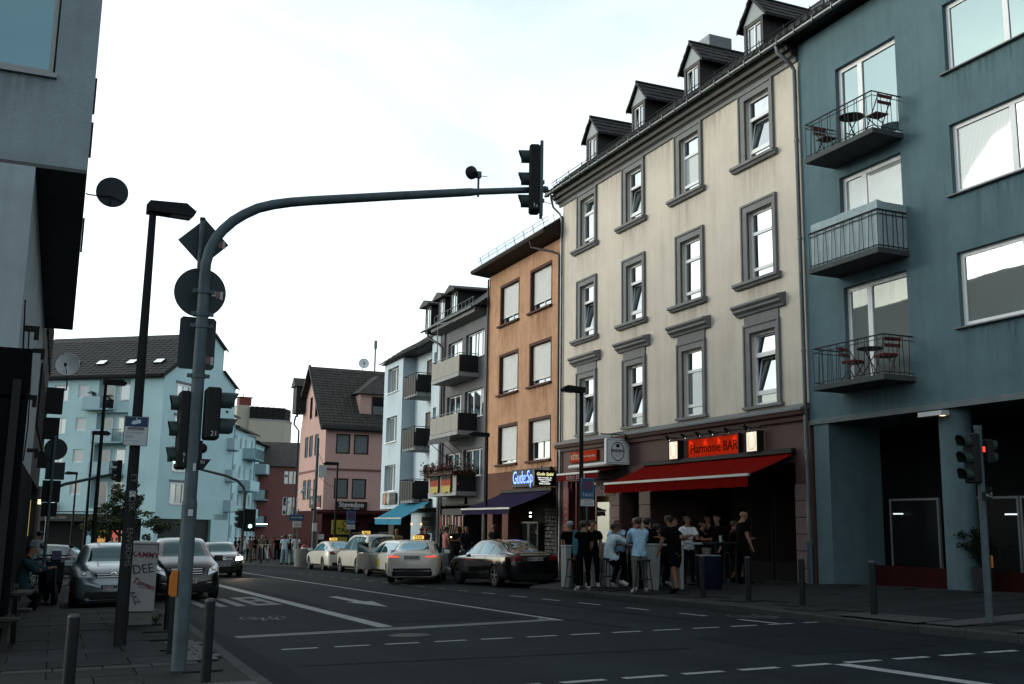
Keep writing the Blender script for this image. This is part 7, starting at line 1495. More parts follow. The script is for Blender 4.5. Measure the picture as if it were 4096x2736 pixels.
# ------------------------------------------------------------------ people
skin_m = [M('skin_fair', (.30, .165, .115), .7, var=.08, spec=.1), M('skin_tan', (.22, .115, .075), .7, var=.08, spec=.1), M('skin_brown', (.12, .06, .04), .7, var=.08, spec=.1)]
def cloth(name, col): return M('cloth_'+name, col, .95, var=.22, scale=9, bump=.5, bscale=16, spec=.03)
hairs = dict(dark=M('hair_dark', (.015, .011, .009), .6), grey=M('hair_grey', (.33, .33, .33), .7), brown=M('hair_brown', (.05, .03, .02), .6), none=None, red=M('hair_red', (.14, .04, .025), .6))
def pose(h=1.76, lean=0, legs=((4, 3, 4), (-4, 3, 4)), arms=((6, 8, 15, 0), (6, 8, 15, 0)), head=(0, 0), girth=1.0, hip=None):
    """joint positions; the figure faces local -y. legs: (thigh forward, knee bend, spread); arms: (upper forward, out, elbow bend, inward)"""
    s = h/1.76; J = {}; E = []; rad_ = {}
    def add(n, p, r, par=None): J[n] = Vector(p)*1; rad_[n] = r*s; (E.append((par, n)) if par else None)
    la = rad(lean); ls = []; th, sh = .43*s, .43*s
    def ldir(a, sp, sx): return Vector((sx*sin(rad(sp)), -sin(rad(a))*cos(rad(sp)), -cos(rad(a))*cos(rad(sp))))
    low = []
    for i, (a, k, sp) in enumerate(legs):
        sx = (-1, 1)[i]; d1 = ldir(a, sp, sx); d2 = ldir(a-k, sp*.4, sx); low.append(-(d1*th+d2*sh).z)
    hz = (max(low)+.085*s) if hip is None else hip
    P = Vector((0, 0, hz+.03*s)); up = Vector((0, -sin(la), cos(la)))
    add('pelvis', P, .145*girth); add('waist', P+up*.17*s+Vector((0, .01, 0)), .135*girth, 'pelvis'); add('chest', P+up*.36*s, .170*(.5+.5*girth), 'waist'); add('neckb', P+up*.50*s, .088, 'chest')
    hd = Vector((sin(rad(head[0]))*.02, -sin(la*.6+rad(head[1])), cos(la*.6+rad(head[1]))))
    N0 = J['neckb']; add('neck', N0+hd*.062*s, .056, 'neckb'); add('jaw', N0+hd*.128*s+Vector((0, -.026, 0)), .068, 'neck'); add('cheek', N0+hd*.172*s+Vector((0, -.012, 0)), .088, 'jaw'); add('skull', N0+hd*.215*s+Vector((0, .006, 0)), .104, 'cheek'); add('crown', N0+hd*.282*s+Vector((0, .014, 0)), .080, 'skull')
    for i, (a, k, sp) in enumerate(legs):
        sx = (-1, 1)[i]; n = 'LR'[i]; d1 = ldir(a, sp, sx); d2 = ldir(a-k, sp*.4, sx); H = P+Vector((sx*.092*s, 0, -.04*s))
        add('hip'+n, H, .098*girth, 'pelvis'); K = H+d1*th; add('thigh'+n, H.lerp(K, .5), .082*girth, 'hip'+n); add('knee'+n, K, .058, 'thigh'+n); A = K+d2*sh; add('calf'+n, K.lerp(A, .35), .056, 'knee'+n); add('ankle'+n, A, .038, 'calf'+n)
        f = Vector((sx*.25, -1, 0)).normalized(); tilt = max(0, sin(rad(k-a)))*.5; f.z = -tilt; add('heel'+n, A+Vector((0, .03, -.045)), .040, 'ankle'+n); add('foot'+n, A+f*.09*s+Vector((0, 0, -.052)), .041, 'ankle'+n); add('toe'+n, A+f*.175*s+Vector((0, 0, -.058)), .032, 'foot'+n)
    for i, (a, o, e, inn) in enumerate(arms):
        sx = (-1, 1)[i]; n = 'LR'[i]; S_ = P+up*.455*s+Vector((sx*.175*s*(.7+.3*girth), 0, 0)); aa = rad(a)+la*.6
        d1 = Vector((sx*sin(rad(o)), -sin(aa)*cos(rad(o)), -cos(aa)*cos(rad(o)))); ae = aa+rad(e); d2 = Vector((-sx*sin(rad(inn)), -sin(ae)*cos(rad(inn)), -cos(ae)*cos(rad(inn))))
        add('sho'+n, S_, .075, 'chest'); El = S_+d1*.29*s; add('uarm'+n, S_.lerp(El, .5), .058, 'sho'+n); add('elb'+n, El, .047, 'uarm'+n); Wr = El+d2*.26*s; add('farm'+n, El.lerp(Wr, .35), .046, 'elb'+n); add('wri'+n, Wr, .028, 'farm'+n)
        pm = Wr+d2*.075*s; add('palm'+n, pm, .034, 'wri'+n); side = d2.cross(Vector((0, 0, 1)) if abs(d2.z) < .9 else Vector((0, 1, 0))).normalized(); cu = (d2+Vector((-sx*.5, -.15, 0))).normalized()
        for q in range(4): b0 = pm+side*(q-1.5)*.018+d2*.02; L_ = (.055, .068, .064, .048)[q]; add('fa%d' % q+n, b0+d2*L_*.5, .0095, 'palm'+n); add('fb%d' % q+n, b0+d2*L_*.5+cu*L_*.55, .0085, 'fa%d' % q+n)
        tb = Wr+d2*.03+side*-.03; add('tha'+n, tb+side*-.015+d2*.02, .011, 'wri'+n); add('thb'+n, tb+side*-.028+d2*.05, .010, 'tha'+n)
    return J, rad_, E
_BODY = {}
def body_mesh(key, **kw):
    if key in _BODY: return _BODY[key]
    J, R, E = pose(**kw); names = list(J); idx = {n: i for i, n in enumerate(names)}
    me = bpy.data.meshes.new('skeleton'); me.from_pydata([J[n] for n in names], [(idx[a], idx[c]) for a, c in E], []); me.update()
    o = bpy.data.objects.new('skeleton', me); COL.objects.link(o); md = o.modifiers.new('skin', 'SKIN'); md.branch_smoothing = .6; md.use_smooth_shade = True
    for i, n in enumerate(names):
        sv = me.skin_vertices[0].data[i]; sv.radius = (R[n], R[n]*(1.0 if n not in ('chest', 'waist', 'pelvis') else .72)); sv.use_root = (n == 'pelvis')
    for i, n in enumerate(names):
        if n in ('skull', 'crown', 'jaw', 'cheek'): me.skin_vertices[0].data[i].radius = (R[n]*.92, R[n]*1.12)
    ms = o.modifiers.new('sub', 'SUBSURF'); ms.levels = 2; ms.render_levels = 2
    out = bpy.data.meshes.new_from_object(o.evaluated_get(bpy.context.evaluated_depsgraph_get())); bpy.data.objects.remove(o); bpy.data.meshes.remove(me)
    out.polygons.foreach_set('use_smooth', [True]*len(out.polygons))
    segs = [(a, c, J[a], J[c]) for a, c in E]; near = []
    for v in out.vertices:
        best = None
        for a, c, pa, pc in segs:
            d = pc-pa; t = max(0, min(1, (v.co-pa).dot(d)/max(1e-9, d.length_squared))); q = (v.co-(pa+d*t)).length/((R[a]*(1-t)+R[c]*t)+.01)
            if best is None or q < best[0]: best = (q, a, c, t)
        near.append(best[1:])
    def region(test, off, name, flare=0):
        keep = [p for p in out.polygons if all(test(*near[i], out.vertices[i].co) for i in p.vertices)]
        ids = sorted({i for p in keep for i in p.vertices}); mp_ = {i: k for k, i in enumerate(ids)}; m2 = bpy.data.meshes.new(name)
        wr = random.Random(3)
        vs = []
        for i in ids:
            v = out.vertices[i]; wv = .5*sin(v.co.z*31+v.co.x*17)+.5*sin(v.co.y*26-v.co.z*19+2); vs.append(v.co+v.normal*(off+off*.35*wv+flare))
        m2.from_pydata(vs, [], [[mp_[i] for i in p.vertices] for p in keep]); m2.polygons.foreach_set('use_smooth', [True]*len(keep)); m2.update(); return m2
    TOR = {'pelvis', 'waist', 'chest', 'neckb'}
    def up_(a, c, t, co, long_):
        if c in ('waist', 'chest') or (c == 'neckb' and t < .9): return True
        if c[:3] in ('sho',): return True
        if c[:4] == 'uarm': return True
        if c[:3] == 'elb': return long_ or t < .35
        if c[:4] in ('farm',) or c[:3] == 'wri': return long_ and t < .85
        return False
    R_ = {}
    hz_ = J['pelvis'].z; low_ = lambda c, co, m_: (c[:3] == 'hip' or c[:5] == 'thigh') and co.z > hz_-m_
    R_['tee'] = region(lambda a, c, t, co: up_(a, c, t, co, False) or (c == 'neck' and t < .12) or low_(c, co, .10), .022, 'shirt'); R_['long'] = region(lambda a, c, t, co: up_(a, c, t, co, True) or (c == 'neck' and t < .2) or low_(c, co, .15), .024, 'shirt')
    R_['trousers'] = region(lambda a, c, t, co: c in ('waist',) and t < .3 or c[:3] == 'hip' or c[:5] == 'thigh' or c[:4] in ('knee', 'calf') or c[:5] == 'ankle', .013, 'trousers')
    R_['shorts'] = region(lambda a, c, t, co: c[:3] == 'hip' or c[:5] == 'thigh' or (c[:4] == 'knee' and t < .75), .018, 'shorts')
    for sd in 'LR': R_['shoe'+sd] = region(lambda a, c, t, co: c[-1] == sd and (c[:4] in ('heel', 'foot') or c[:3] == 'toe' or (c[:5] == 'ankle' and co.z < J['ankle'+sd].z+.035)), .016, 'shoe')
    jz = J['skull']; HD = ('skull', 'crown', 'jaw', 'neck', 'cheek'); R_['hair'] = region(lambda a, c, t, co: c in HD and (co.z > jz.z+.016 or (co.y > jz.y-.02 and co.z > jz.z-.03) or (co.y > jz.y+.035 and co.z > J['jaw'].z-.02)), .019, 'hair')
    R_['longhair'] = region(lambda a, c, t, co: (c in ('skull', 'crown', 'jaw', 'neck', 'cheek') or (c == 'neckb' and t > .3 and co.y > J['neckb'].y)) and (co.z > jz.z+.02 or co.y > jz.y-.01), .022, 'hair')
    R_['cap'] = region(lambda a, c, t, co: c in ('skull', 'crown') and co.z > jz.z+.03, .016, 'cap')
    _BODY[key] = (out, R_, J); return _BODY[key]
def person(label, x, y, z, face, key, kw, shirt, legs_, shoes=None, sleeve='tee', low='trousers', hair='dark', skin=0, group=None, cap=None, hairlong=False, sc=1.0):
    out, R_, J = body_mesh(key, **kw); t = obj('person', out, skin_m[skin], None, (x, y, z), (0, 0, face)); t.scale = (sc, sc, sc); tag(t, label, 'person', group)
    obj('shirt', R_[sleeve], shirt, t); obj(low, R_[low], legs_, t); [obj('shoe', R_['shoe'+sd], shoes or cl_black, t) for sd in 'LR']
    if cap: obj('cap', R_['cap'], cap, t)
    elif hair != 'none': obj('hair', R_['longhair' if hairlong else 'hair'], hairs[hair], t)
    if y < 30:
        js, hd = J['skull'], (J['crown']-J['jaw']).normalized(); fwd_ = Vector((0, -1, 0))
        for s in (-1, 1): b = MB(); b.lathe([(0, -.01), (.011, 0), (0, .01)], 8, None, js+fwd_*.098-hd*.030+Vector((s*.030, 0, 0))); b.build('eye', ink, t)
        b = MB(); p = js+fwd_*.094-hd*.046; b.add([p+hd*.02+Vector((-.008, 0, 0)), p+hd*.02+Vector((.008, 0, 0)), p+fwd_*.028-hd*.022, p-hd*.028+Vector((-.014, 0, 0)), p-hd*.028+Vector((.014, 0, 0))], [(0, 1, 2), (0, 2, 3), (1, 4, 2), (3, 2, 4)]); b.build('nose', skin_m[skin], t)
        b = MB(); p = js+fwd_*.090-hd*.088; b.box(p.x-.022, p.x+.022, p.y-.006, p.y+.004, p.z-.004, p.z+.004); b.build('mouth', M('lips', (.16, .06, .05), .6), t)
        for s in (-1, 1): b = MB(); b.lathe([(0, -.028), (.012, -.01), (.014, .012), (0, .028)], 8, None, js+Vector((s*.084, .008, -.028))); b.build('ear', skin_m[skin], t)
    return t
cl_black = cloth('black', (.004, .004, .005)); cl_dark = cloth('charcoal', (.012, .013, .015)); cl_sky = cloth('sky_blue', (.34, .56, .72)); cl_pale = cloth('pale_blue', (.50, .66, .74)); cl_white = cloth('white', (.66, .70, .72)); cl_grey = cloth('grey_trousers', (.13, .125, .11)); cl_jean = cloth('denim', (.10, .17, .22)); cl_ljean = cloth('light_denim', (.28, .40, .45)); cl_navy = cloth('navy', (.006, .007, .014)); cl_pink = cloth('salmon', (.40, .17, .15)); cl_tan = cloth('tan', (.17, .13, .10)); cl_olive = cloth('olive', (.16, .16, .10)); cl_red = cloth('maroon', (.22, .05, .05)); cl_wshoe = cloth('white_shoe', (.60, .62, .63)); cl_teal = cloth('teal', (.02, .05, .06))
ST = dict(); STAND = dict(legs=((3, 4, 4), (-3, 3, 5)), arms=((4, 7, 18, 4), (6, 8, 22, 6)))
STAND2 = dict(legs=((8, 6, 5), (-8, 4, 6)), arms=((12, 10, 30, 10), (4, 10, 14, 0)), head=(0, 6))
DRINK = dict(legs=((2, 3, 4), (-4, 3, 5)), arms=((48, 12, 105, 35), (6, 8, 20, 5)), head=(0, 4))
LEANT = dict(lean=16, legs=((6, 10, 6), (-12, 6, 6)), arms=((38, 8, 62, 25), (38, 8, 58, 25)), head=(0, 4))
SIT = dict(lean=10, hip=.80, legs=((58, 72, 10), (40, 74, 12)), arms=((42, 12, 55, 28), (36, 10, 60, 24)), head=(0, 6))
SITL = dict(h=1.82, lean=17, hip=.84, girth=1.1, legs=((64, 78, 9), (50, 72, 11)), arms=((52, 12, 45, 22), (48, 10, 50, 24)), head=(0, 0))
BIG = dict(h=1.84, girth=1.28, legs=((3, 4, 6), (-3, 3, 7)), arms=((6, 16, 16, 0), (10, 16, 26, 0)), head=(0, 14))
BIGL = dict(h=1.82, girth=1.22, lean=14, legs=((10, 8, 7), (-10, 4, 7)), arms=((36, 10, 50, 20), (2, 16, 14, 0)), head=(0, 8))
WALK = dict(legs=((22, 14, 3), (-20, 18, 3)), arms=((-16, 8, 14, 0), (20, 8, 26, 0)))
TALK = dict(legs=((2, 3, 4), (-2, 3, 5)), arms=((20, 10, 70, 20), (24, 12, 64, 24)))
def pv_(px, Y, zz=0): q = onY(px, 2250, Y); return q.x, Y, pav_z(q.x, Y)+.022
BG = 'people outside the bar'
def P(label, px, Y, face, key, kw, *a, **k): x, y, z = pv_(px, Y); return person(label, x, y, z, rad(face), key, kw, *a, group=BG, **k)
P('grey-haired person in black standing behind the white bar table', 2279, 27.4, 150, 'stand', STAND, cl_black, cl_black, hair='grey')
p2 = P('man in black tee and trousers with a blue jacket over his shoulder', 2334, 24.55, 160, 'stand2', STAND2, cl_black, cl_black, shoes=cl_wshoe, hair='brown', skin=0)
P('dark-dressed man with head bowed beside the warm shop window', 2370, 25.6, -20, 'drink', DRINK, cl_black, cl_dark, shoes=cl_wshoe)
P('man in an untucked pale blue shirt sitting forward on a bar stool', 2432, 24.35, 80, 'sitl', SITL, cl_pale, cl_black, sleeve='long', skin=1, shoes=cl_wshoe)
P('man in a light blue shirt facing the stool across the bar table', 2475, 25.9, -40, 'leant', LEANT, cl_sky, cl_dark, sleeve='tee', hair='brown')
P('man in a dark shirt and white-topped cap', 2541, 24.9, 150, 'drink', DRINK, cl_navy, cl_black, cap=cl_white)
P('man in a sky blue shirt and grey trousers with white shoes', 2558, 22.55, 165, 'leant2', dict(LEANT, lean=9, arms=((30, 6, 60, 22), (28, 8, 64, 22))), cl_sky, cl_grey, shoes=cl_wshoe, sleeve='long', hair='brown', sc=1.02)
P('man in a black top sitting on a stool with one white shoe raised', 2620, 23.5, 120, 'sit', SIT, cl_black, cl_black, shoes=cl_wshoe, sleeve='long')
P('heavy man in black tee and shorts leaning over the table', 2700, 21.75, 200, 'bigl', BIGL, cl_black, cl_black, low='shorts', skin=1)
P('man in a white tee and sunglasses behind the pale round table', 2752, 24.4, -10, 'talk', TALK, cl_white, cl_dark, hair='dark', skin=1)
P('man in a dark suit raising a glass', 2872, 24.2, -70, 'drink', DRINK, cl_black, cl_black, sleeve='long', hair='dark')
P('seated person in shorts with bare lit shin', 2922, 23.6, 60, 'sit', SIT, cl_black, cl_navy, low='shorts', hair='brown', skin=0)
P('dark figure seated deep under the awning', 2800, 25.6, 20, 'sit', SIT, cl_black, cl_black)
P('dark figure standing deep in the bar opening', 2835, 26.4, 0, 'stand', STAND, cl_black, cl_black)
P('dark-shirted man close behind the sky blue shirt', 2588, 23.6, 140, 'talk', TALK, cl_black, cl_black)
P('dark figure half hidden behind the leaning heavy man', 2672, 23.9, 30, 'leant', LEANT, cl_navy, cl_black)
P('big bald man in black with a wristband', 2972, 22.9, 75, 'big', BIG, cl_black, cl_black, hair='none', skin=0)
jk = MB(); jk.lathe([(.0, .30), (.05, .30), (.075, .1), (.085, -.2), (.06, -.33), (0, -.34)], 10, Matrix.Scale(.6, 4, (0, 1, 0)), (.21, .02, 1.22)); jo = jk.build('jacket', cloth('blue_jacket', (.06, .17, .21)), p2)
# by the grey house and the taxis
SG = 'people by the dark shop entrance'
def Q(label, px, Y, face, key, kw, *a, zf=pav_z, gg=SG, **k): q = onY(px, 2200, Y); return person(label, q.x, Y, zf(q.x, Y)+.02, rad(face), key, kw, *a, group=gg, **k)
Q('man in a salmon pink shirt and jeans by the shop entrance', 1783, 42.6, 100, 'stand', STAND, cl_pink, cl_jean, shoes=cl_wshoe); Q('man in dark tee and shorts with white shoes', 1830, 42.2, -70, 'talk', TALK, cl_black, cl_black, low='shorts', shoes=cl_wshoe, skin=1)
Q('person in a white-collared black jacket near the black saloon', 1866, 41.2, -30, 'stand2', STAND2, cl_dark, cl_jean, sleeve='long'); Q('second dark figure standing behind the jacketed person', 1853, 43.5, -20, 'stand', STAND, cl_black, cl_black)
Q('person in a pale hooded top behind the taxi roof', 1584, 47.6, 180, 'stand', STAND, cl_olive, cl_dark, sleeve='long', cap=cl_olive); Q('person in a maroon shirt by the lit parlour wall', 1683, 48.3, 170, 'talk', TALK, cl_red, cl_dark, hair='red'); Q('companion in a maroon top beside the lit wall', 1702, 48.6, 200, 'stand', STAND, cl_red, cl_dark, hair='red'); Q('person with a white cap in the kiosk side doorway', 1975, 41.0, 120, 'stand', STAND, cl_dark, cl_dark, cap=cl_white)
# far crowd
CG = 'crowd on the far pavement'; fz = lambda a, c: road_z(a, c)+.08
crowd = [(976, 72.6, 20, 'walk', WALK, cl_white, cl_ljean, cl_wshoe, 'woman in white top and light jeans at the kerb'), (1138, 64.3, 160, 'talk', TALK, cl_pale, cl_ljean, None, 'man in a striped pale blue shirt pointing beside his friends'), (1158, 65, 180, 'stand', STAND, cl_black, cl_jean, None, 'long-haired figure in black between two friends'), (1182, 64.6, 175, 'stand2', STAND2, cl_white, cl_jean, None, 'woman in white tee and jeans seen from behind'),
         (997, 78, 170, 'stand', STAND, cl_tan, cl_black, None, 'figure in a tan top beside the light mast'), (1018, 80, 40, 'talk', TALK, cl_black, cl_tan, None, 'person in black with brown trousers by the bollards'), (1046, 82, 0, 'big', BIG, cl_olive, cl_dark, None, 'broad man in an olive tee facing the street'), (1086, 86, -30, 'stand', STAND, cl_grey, cl_black, None, 'person in a grey top near the chevron barrier'), (1098, 84, 30, 'talk', TALK, cl_red, cl_black, None, 'person in maroon near the chevron barrier'),
         (1108, 80, 180, 'stand2', STAND2, cl_black, cl_black, None, 'tall black-clad figure behind the barrier'), (1126, 83, 20, 'stand', STAND, cl_pink, cl_dark, None, 'person in a salmon top in the crowd'), (1140, 78, -20, 'talk', TALK, cl_grey, cl_jean, None, 'person in grey and jeans talking in the crowd'), (1152, 81, 180, 'stand', STAND, cl_dark, cl_dark, None, 'charcoal-clad figure in the crowd'), (1170, 75, 10, 'stand2', STAND2, cl_tan, cl_dark, None, 'man in a tan shirt behind the standing friends'), (1187, 76, 150, 'stand', STAND, cl_pink, cl_black, None, 'fair-haired person at the edge of the crowd'),
         (1008, 88, 0, 'stand', STAND, cl_tan, cl_dark, None, 'tan-shirted figure farther up the side street'), (1072, 92, 0, 'walk', WALK, cl_black, cl_black, None, 'black figure walking up the side street'), (940, 86, 90, 'walk', WALK, cl_black, cl_dark, None, 'dark figure crossing before the teal gate'), (955, 90, 60, 'stand', STAND, cl_dark, cl_dark, None, 'dark figure waiting by the signal mast'), (1060, 84, 200, 'drink', DRINK, cl_dark, cl_black, None, 'dark figure drinking beside the broad man'),
         (1030, 85, 90, 'talk', TALK, cl_dark, cl_dark, None, 'dark figure between the bollards and the broad man'), (1116, 88, -60, 'drink', DRINK, cl_red, cl_dark, None, 'maroon figure drinking behind the crowd')]
for k, (px, Y, f, key, kw, sh, lg, so, lab) in enumerate(crowd): Q(lab, px, Y, f, key, kw, sh, lg, shoes=so, zf=fz, gg=CG, hair=['dark', 'brown', 'grey', 'dark'][k % 4], hairlong=(k in (0, 2, 3, 8)), skin=k % 3)
LG = 'people by the left-hand shopfronts'
pat = M('cloth_patterned', (.30, .36, .39), .85, var=.6, scale=16); Q('person in a patterned pale shirt and light trousers beside the sign pole', 152, 40, 170, 'stand2', STAND2, pat, cl_ljean, zf=lpav_z, gg=LG); Q('figure in a dark teal top sitting outside the dark house', 100, 24.5, 80, 'sit', SIT, cl_teal, cl_black, sleeve='long', zf=lambda a, c: lpav_z(a, c)-.30, gg=LG)
Q('person in a white tee sitting outside the shop under the tree', 445, 80, 20, 'talk', TALK, cl_white, cl_dark, zf=fz, gg=LG); Q('second person in white outside the shop under the tree', 462, 80.5, -30, 'stand', STAND, cl_white, cl_dark, zf=fz, gg=LG); Q('dark figure under the shop canopy at the teal corner', 592, 84, 0, 'stand', STAND, cl_dark, cl_black, zf=fz, gg=LG)

# ------------------------------------------------------------------ bar furniture
btw = M('bar_table_white', (.26, .30, .31), .5, var=.08, dirtamt=.15); stoolm = blackm
def bar_table(label, px, Y, rz, w=.75, d=.6, top=None):
    x, y, z = pv_(px, Y); t = thing('bar_table', label, 'bar table', (x, y, z), rad(rz), 'tall white bar tables')
    bx('tabletop', t, top or btw, -w/2, w/2, -d/2, d/2, 1.06, 1.10, bev=.008)
    for s in (-1, 1): b = MB(); b.prism([(s*(w/2-.02), 1.06), (s*(w/2-.17), 1.06), (s*(w/2-.10), 0), (s*(w/2-.03), 0)], -d/2+.02, d/2-.02, 'y'); b.build('panel_leg', btw, t)
    return t
bar_table('tall white bar table where the grey-haired person stands', 2312, 26.0, -12, .85); bar_table('tall white bar table with beer bottles between the two blue shirts', 2487, 24.9, -10, .8); bar_table('tall white bar table hidden among the dark group', 2660, 22.9, -8, .8)
rt = thing('round_table', 'pale round-topped table before the man in white', 'table', (*pv_(2790, 23.6)[:3],)); b = MB(); b.lathe([(0, 1.03), (.34, 1.03), (.35, 1.05), (.34, 1.08), (0, 1.08)], 24); b.build('tabletop', btw, rt); b = MB(); b.lathe([(.26, 0), (.27, .04), (.05, .06), (.05, 1.03)], 16); b.build('column', blackm, rt)
def stool(label, px, Y):
    x, y, z = pv_(px, Y); t = thing('bar_stool', label, 'bar stool', (x, y, z), rad(px % 40), 'black bar stools'); b = MB(); b.lathe([(0, .74), (.17, .74), (.18, .76), (.16, .785), (0, .79)], 18); b.build('seat', stoolm, t)
    for k in range(4): a = pi/4+k*pi/2; b = MB(); b.tube([(.22*cos(a), .22*sin(a), 0), (.13*cos(a), .13*sin(a), .75)], .014, 6); b.build('leg', stoolm, t)
    b = MB(); n = 12; b.tube([(.175*cos(q*2*pi/n), .175*sin(q*2*pi/n), .32) for q in range(n+1)], .010, 5, False); b.build('foot_ring', stoolm, t)
stool('black bar stool under the man in the pale blue shirt', 2432, 24.35); stool('empty black bar stool beside the man with the jacket', 2292, 25.2); stool('black bar stool behind the grey trousers', 2574, 22.2); stool('black bar stool under the man with the raised white shoe', 2620, 23.5); stool('black bar stool under the seated person in shorts', 2922, 23.6)
bottle_m = glassmat('green_bottle_glass', (.02, .08, .07), .12)
for k, (px, Y) in enumerate(((2468, 24.85), (2484, 24.95))):
    x, y, z = pv_(px, Y); b = MB(); b.lathe([(0, 0), (.03, 0), (.032, .12), (.013, .18), (.012, .23), (0, .23)], 12); o = b.build('beer_bottle', bottle_m); o.location = (x, y, z+1.10); tag(o, 'green beer bottle standing on the white bar table', 'bottle', 'beer bottles on the bar table')
x, y, z = pv_(2882, 22.95); dk = thing('high_table', 'dark high table with a tall glass in front of the man in the suit', 'table', (x, y, z)); bx('tabletop', dk, blackm, -.35, .35, -.3, .3, 1.04, 1.08); [bx('leg', dk, blackm, sx*.3-.02, sx*.3+.02, sy*.25-.02, sy*.25+.02, 0, 1.04) for sx in (-1, 1) for sy in (-1, 1)]
b = MB(); b.lathe([(0, 0), (.03, 0), (.042, .16), (.036, .16), (.028, .02), (0, .02)], 14); o = b.build('drinking_glass', M('milky_glass', (.35, .38, .38), .15)); o.location = (x-.02, y-.05, z+1.08); tag(o, 'tall pale drinking glass on the dark high table', 'glass')
x, y, z = pv_(2838, 22.0); bb_ = thing('barrel_table', 'dark blue barrel used as a table with a plant pot on top', 'barrel', (x, y, z)); b = MB(); b.lathe([(.27, 0), (.30, .1), (.31, .4), (.30, .7), (.27, .78), (0, .78)], 24); b.build('barrel', M('navy_barrel', (.005, .007, .022), .8, spec=.05), bb_); bx('rim_board', bb_, btw, -.28, .2, -.2, .2, .79, .81)
b = MB(); b.lathe([(0, 0), (.09, 0), (.12, .17), (.11, .17), (.10, .12), (0, .12)], 16); o = b.build('flower_pot', M('grey_pot', (.12, .12, .115), .8)); o.location = (x-.08, y, z+.81); tag(o, 'small grey flower pot on the blue barrel', 'flower pot')
# ------------------------------------------------------------------ tree, bush, cycles, hanging lamp
def foliage(b, c, rad3, n, s0, s1, squash=1.0):
    for k in range(n):
        d = Vector((rnd.gauss(0, 1), rnd.gauss(0, 1), rnd.gauss(0, 1))).normalized()*rnd.random()**.4; p = c+Vector((d.x*rad3[0], d.y*rad3[1], d.z*rad3[2])); s = rnd.uniform(s0, s1)
        a = Vector((rnd.gauss(0, 1), rnd.gauss(0, 1), rnd.gauss(0, .6))).normalized()*s; w = a.cross(Vector((rnd.gauss(0, 1), rnd.gauss(0, 1), rnd.gauss(0, 1)))).normalized()*s*.55; b.add([p-a, p+w*.9, p+a, p-w*.9], [(0, 1, 2, 3)])
q = onY(478, 2150, 72); tx, ty = q.x, 72; tz = road_z(tx, ty)
tr_ = thing('street_tree', 'small bushy green street tree in front of the teal block', 'tree', (tx, ty, tz)); bark = M('bark', (.035, .028, .022), .9, var=.3)
b = MB(); b.tube([(0, 0, 0), (.03, 0, 1.2), (-.02, 0, 2.2), (.05, 0, 3.6)], [.13, .10, .085, .04], 8); b.build('trunk', bark, tr_)
limbs = [(-1.7, .3, 3.0), (1.6, -.2, 2.7), (.7, .5, 4.0), (-.8, -.4, 4.2), (2.5, .2, 2.6), (-1.2, .6, 2.3), (0, -.8, 3.2), (.2, 0, 4.8)]
for l_ in limbs: b = MB(); b.tube([(0, 0, 1.5+l_[2]*.15), (l_[0]*.5, l_[1]*.5, 1.3+l_[2]*.5), l_], [.05, .035, .012], 6); b.build('limb', bark, tr_)
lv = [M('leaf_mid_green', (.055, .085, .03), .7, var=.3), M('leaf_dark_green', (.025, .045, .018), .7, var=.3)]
bs_ = [MB(), MB()]
for l_ in limbs:
    for q_ in range(9): c = Vector(l_)+Vector((rnd.gauss(0, .42), rnd.gauss(0, .4), rnd.gauss(0, .32))); foliage(bs_[0 if rnd.random() < .45 else 1], c, (.32, .32, .24), 85, .05, .12)
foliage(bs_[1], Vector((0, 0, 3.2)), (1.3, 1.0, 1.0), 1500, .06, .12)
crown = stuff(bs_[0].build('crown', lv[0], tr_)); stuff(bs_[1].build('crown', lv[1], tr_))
def bush(name, label, loc, r, n, pot=None, cat='plant'):
    t = thing(name, label, cat, loc); b = MB()
    for k in range(n//60): foliage(b, Vector((rnd.gauss(0, r*.4), rnd.gauss(0, r*.4), r*1.1+rnd.gauss(0, r*.4))), (r*.35, r*.35, r*.3), 60, .02, .05)
    stuff(b.build('foliage', M('leaf_deep_shade_green', (.012, .02, .010), .9, var=.3, spec=.03), t)); b = MB(); [b.tube([(0, 0, 0), (rnd.uniform(-r, r)*.5, rnd.uniform(-r, r)*.5, r*1.2)], .01, 4) for _ in range(7)]; b.build('stem', bark, t)
    if pot: b = MB(); b.lathe([(0, -.45), (.17, -.45), (.22, .02), (.20, .02), (.18, -.05), (0, -.05)], 16); b.build('pot', M('dark_pot', (.02, .02, .02), .6), t)
bush('potted_bush', 'dark potted bush beside the round blue pillar', (17.75, 16.6, .5), .40, 1500, True)
b_ = Ht.matrix_world if False else None
bush('balcony_plant', 'dark leafy plant on the top balcony of the teal block', troot-tdir*(TL-7.0)+Vector((.2, -.75, 11.25)), .45, 700)
bush('balcony_plant', 'dark climbing plant on a balcony of the side street row', R0+rdir*29.5+Vector((-.6, -.9, 6.9)), 1.1, 1500)
hl_ = thing('pendant_lamp', 'white enamel pendant lamp hanging under the blue house', 'lamp', (17.6, 14.72, 2.05)); b = MB(); b.tube([(0, 0, .2), (0, 0, 1.82)], .008, 5); b.build('cord', blackm, hl_); b = MB(); b.prism([(-.22, 0), (-.18, .13), (.18, .14), (.30, .06), (.20, -.02)], -.16, .16, 'x', Matrix.Rotation(0, 4, 'Z')); b.build('shade', white_p, hl_)
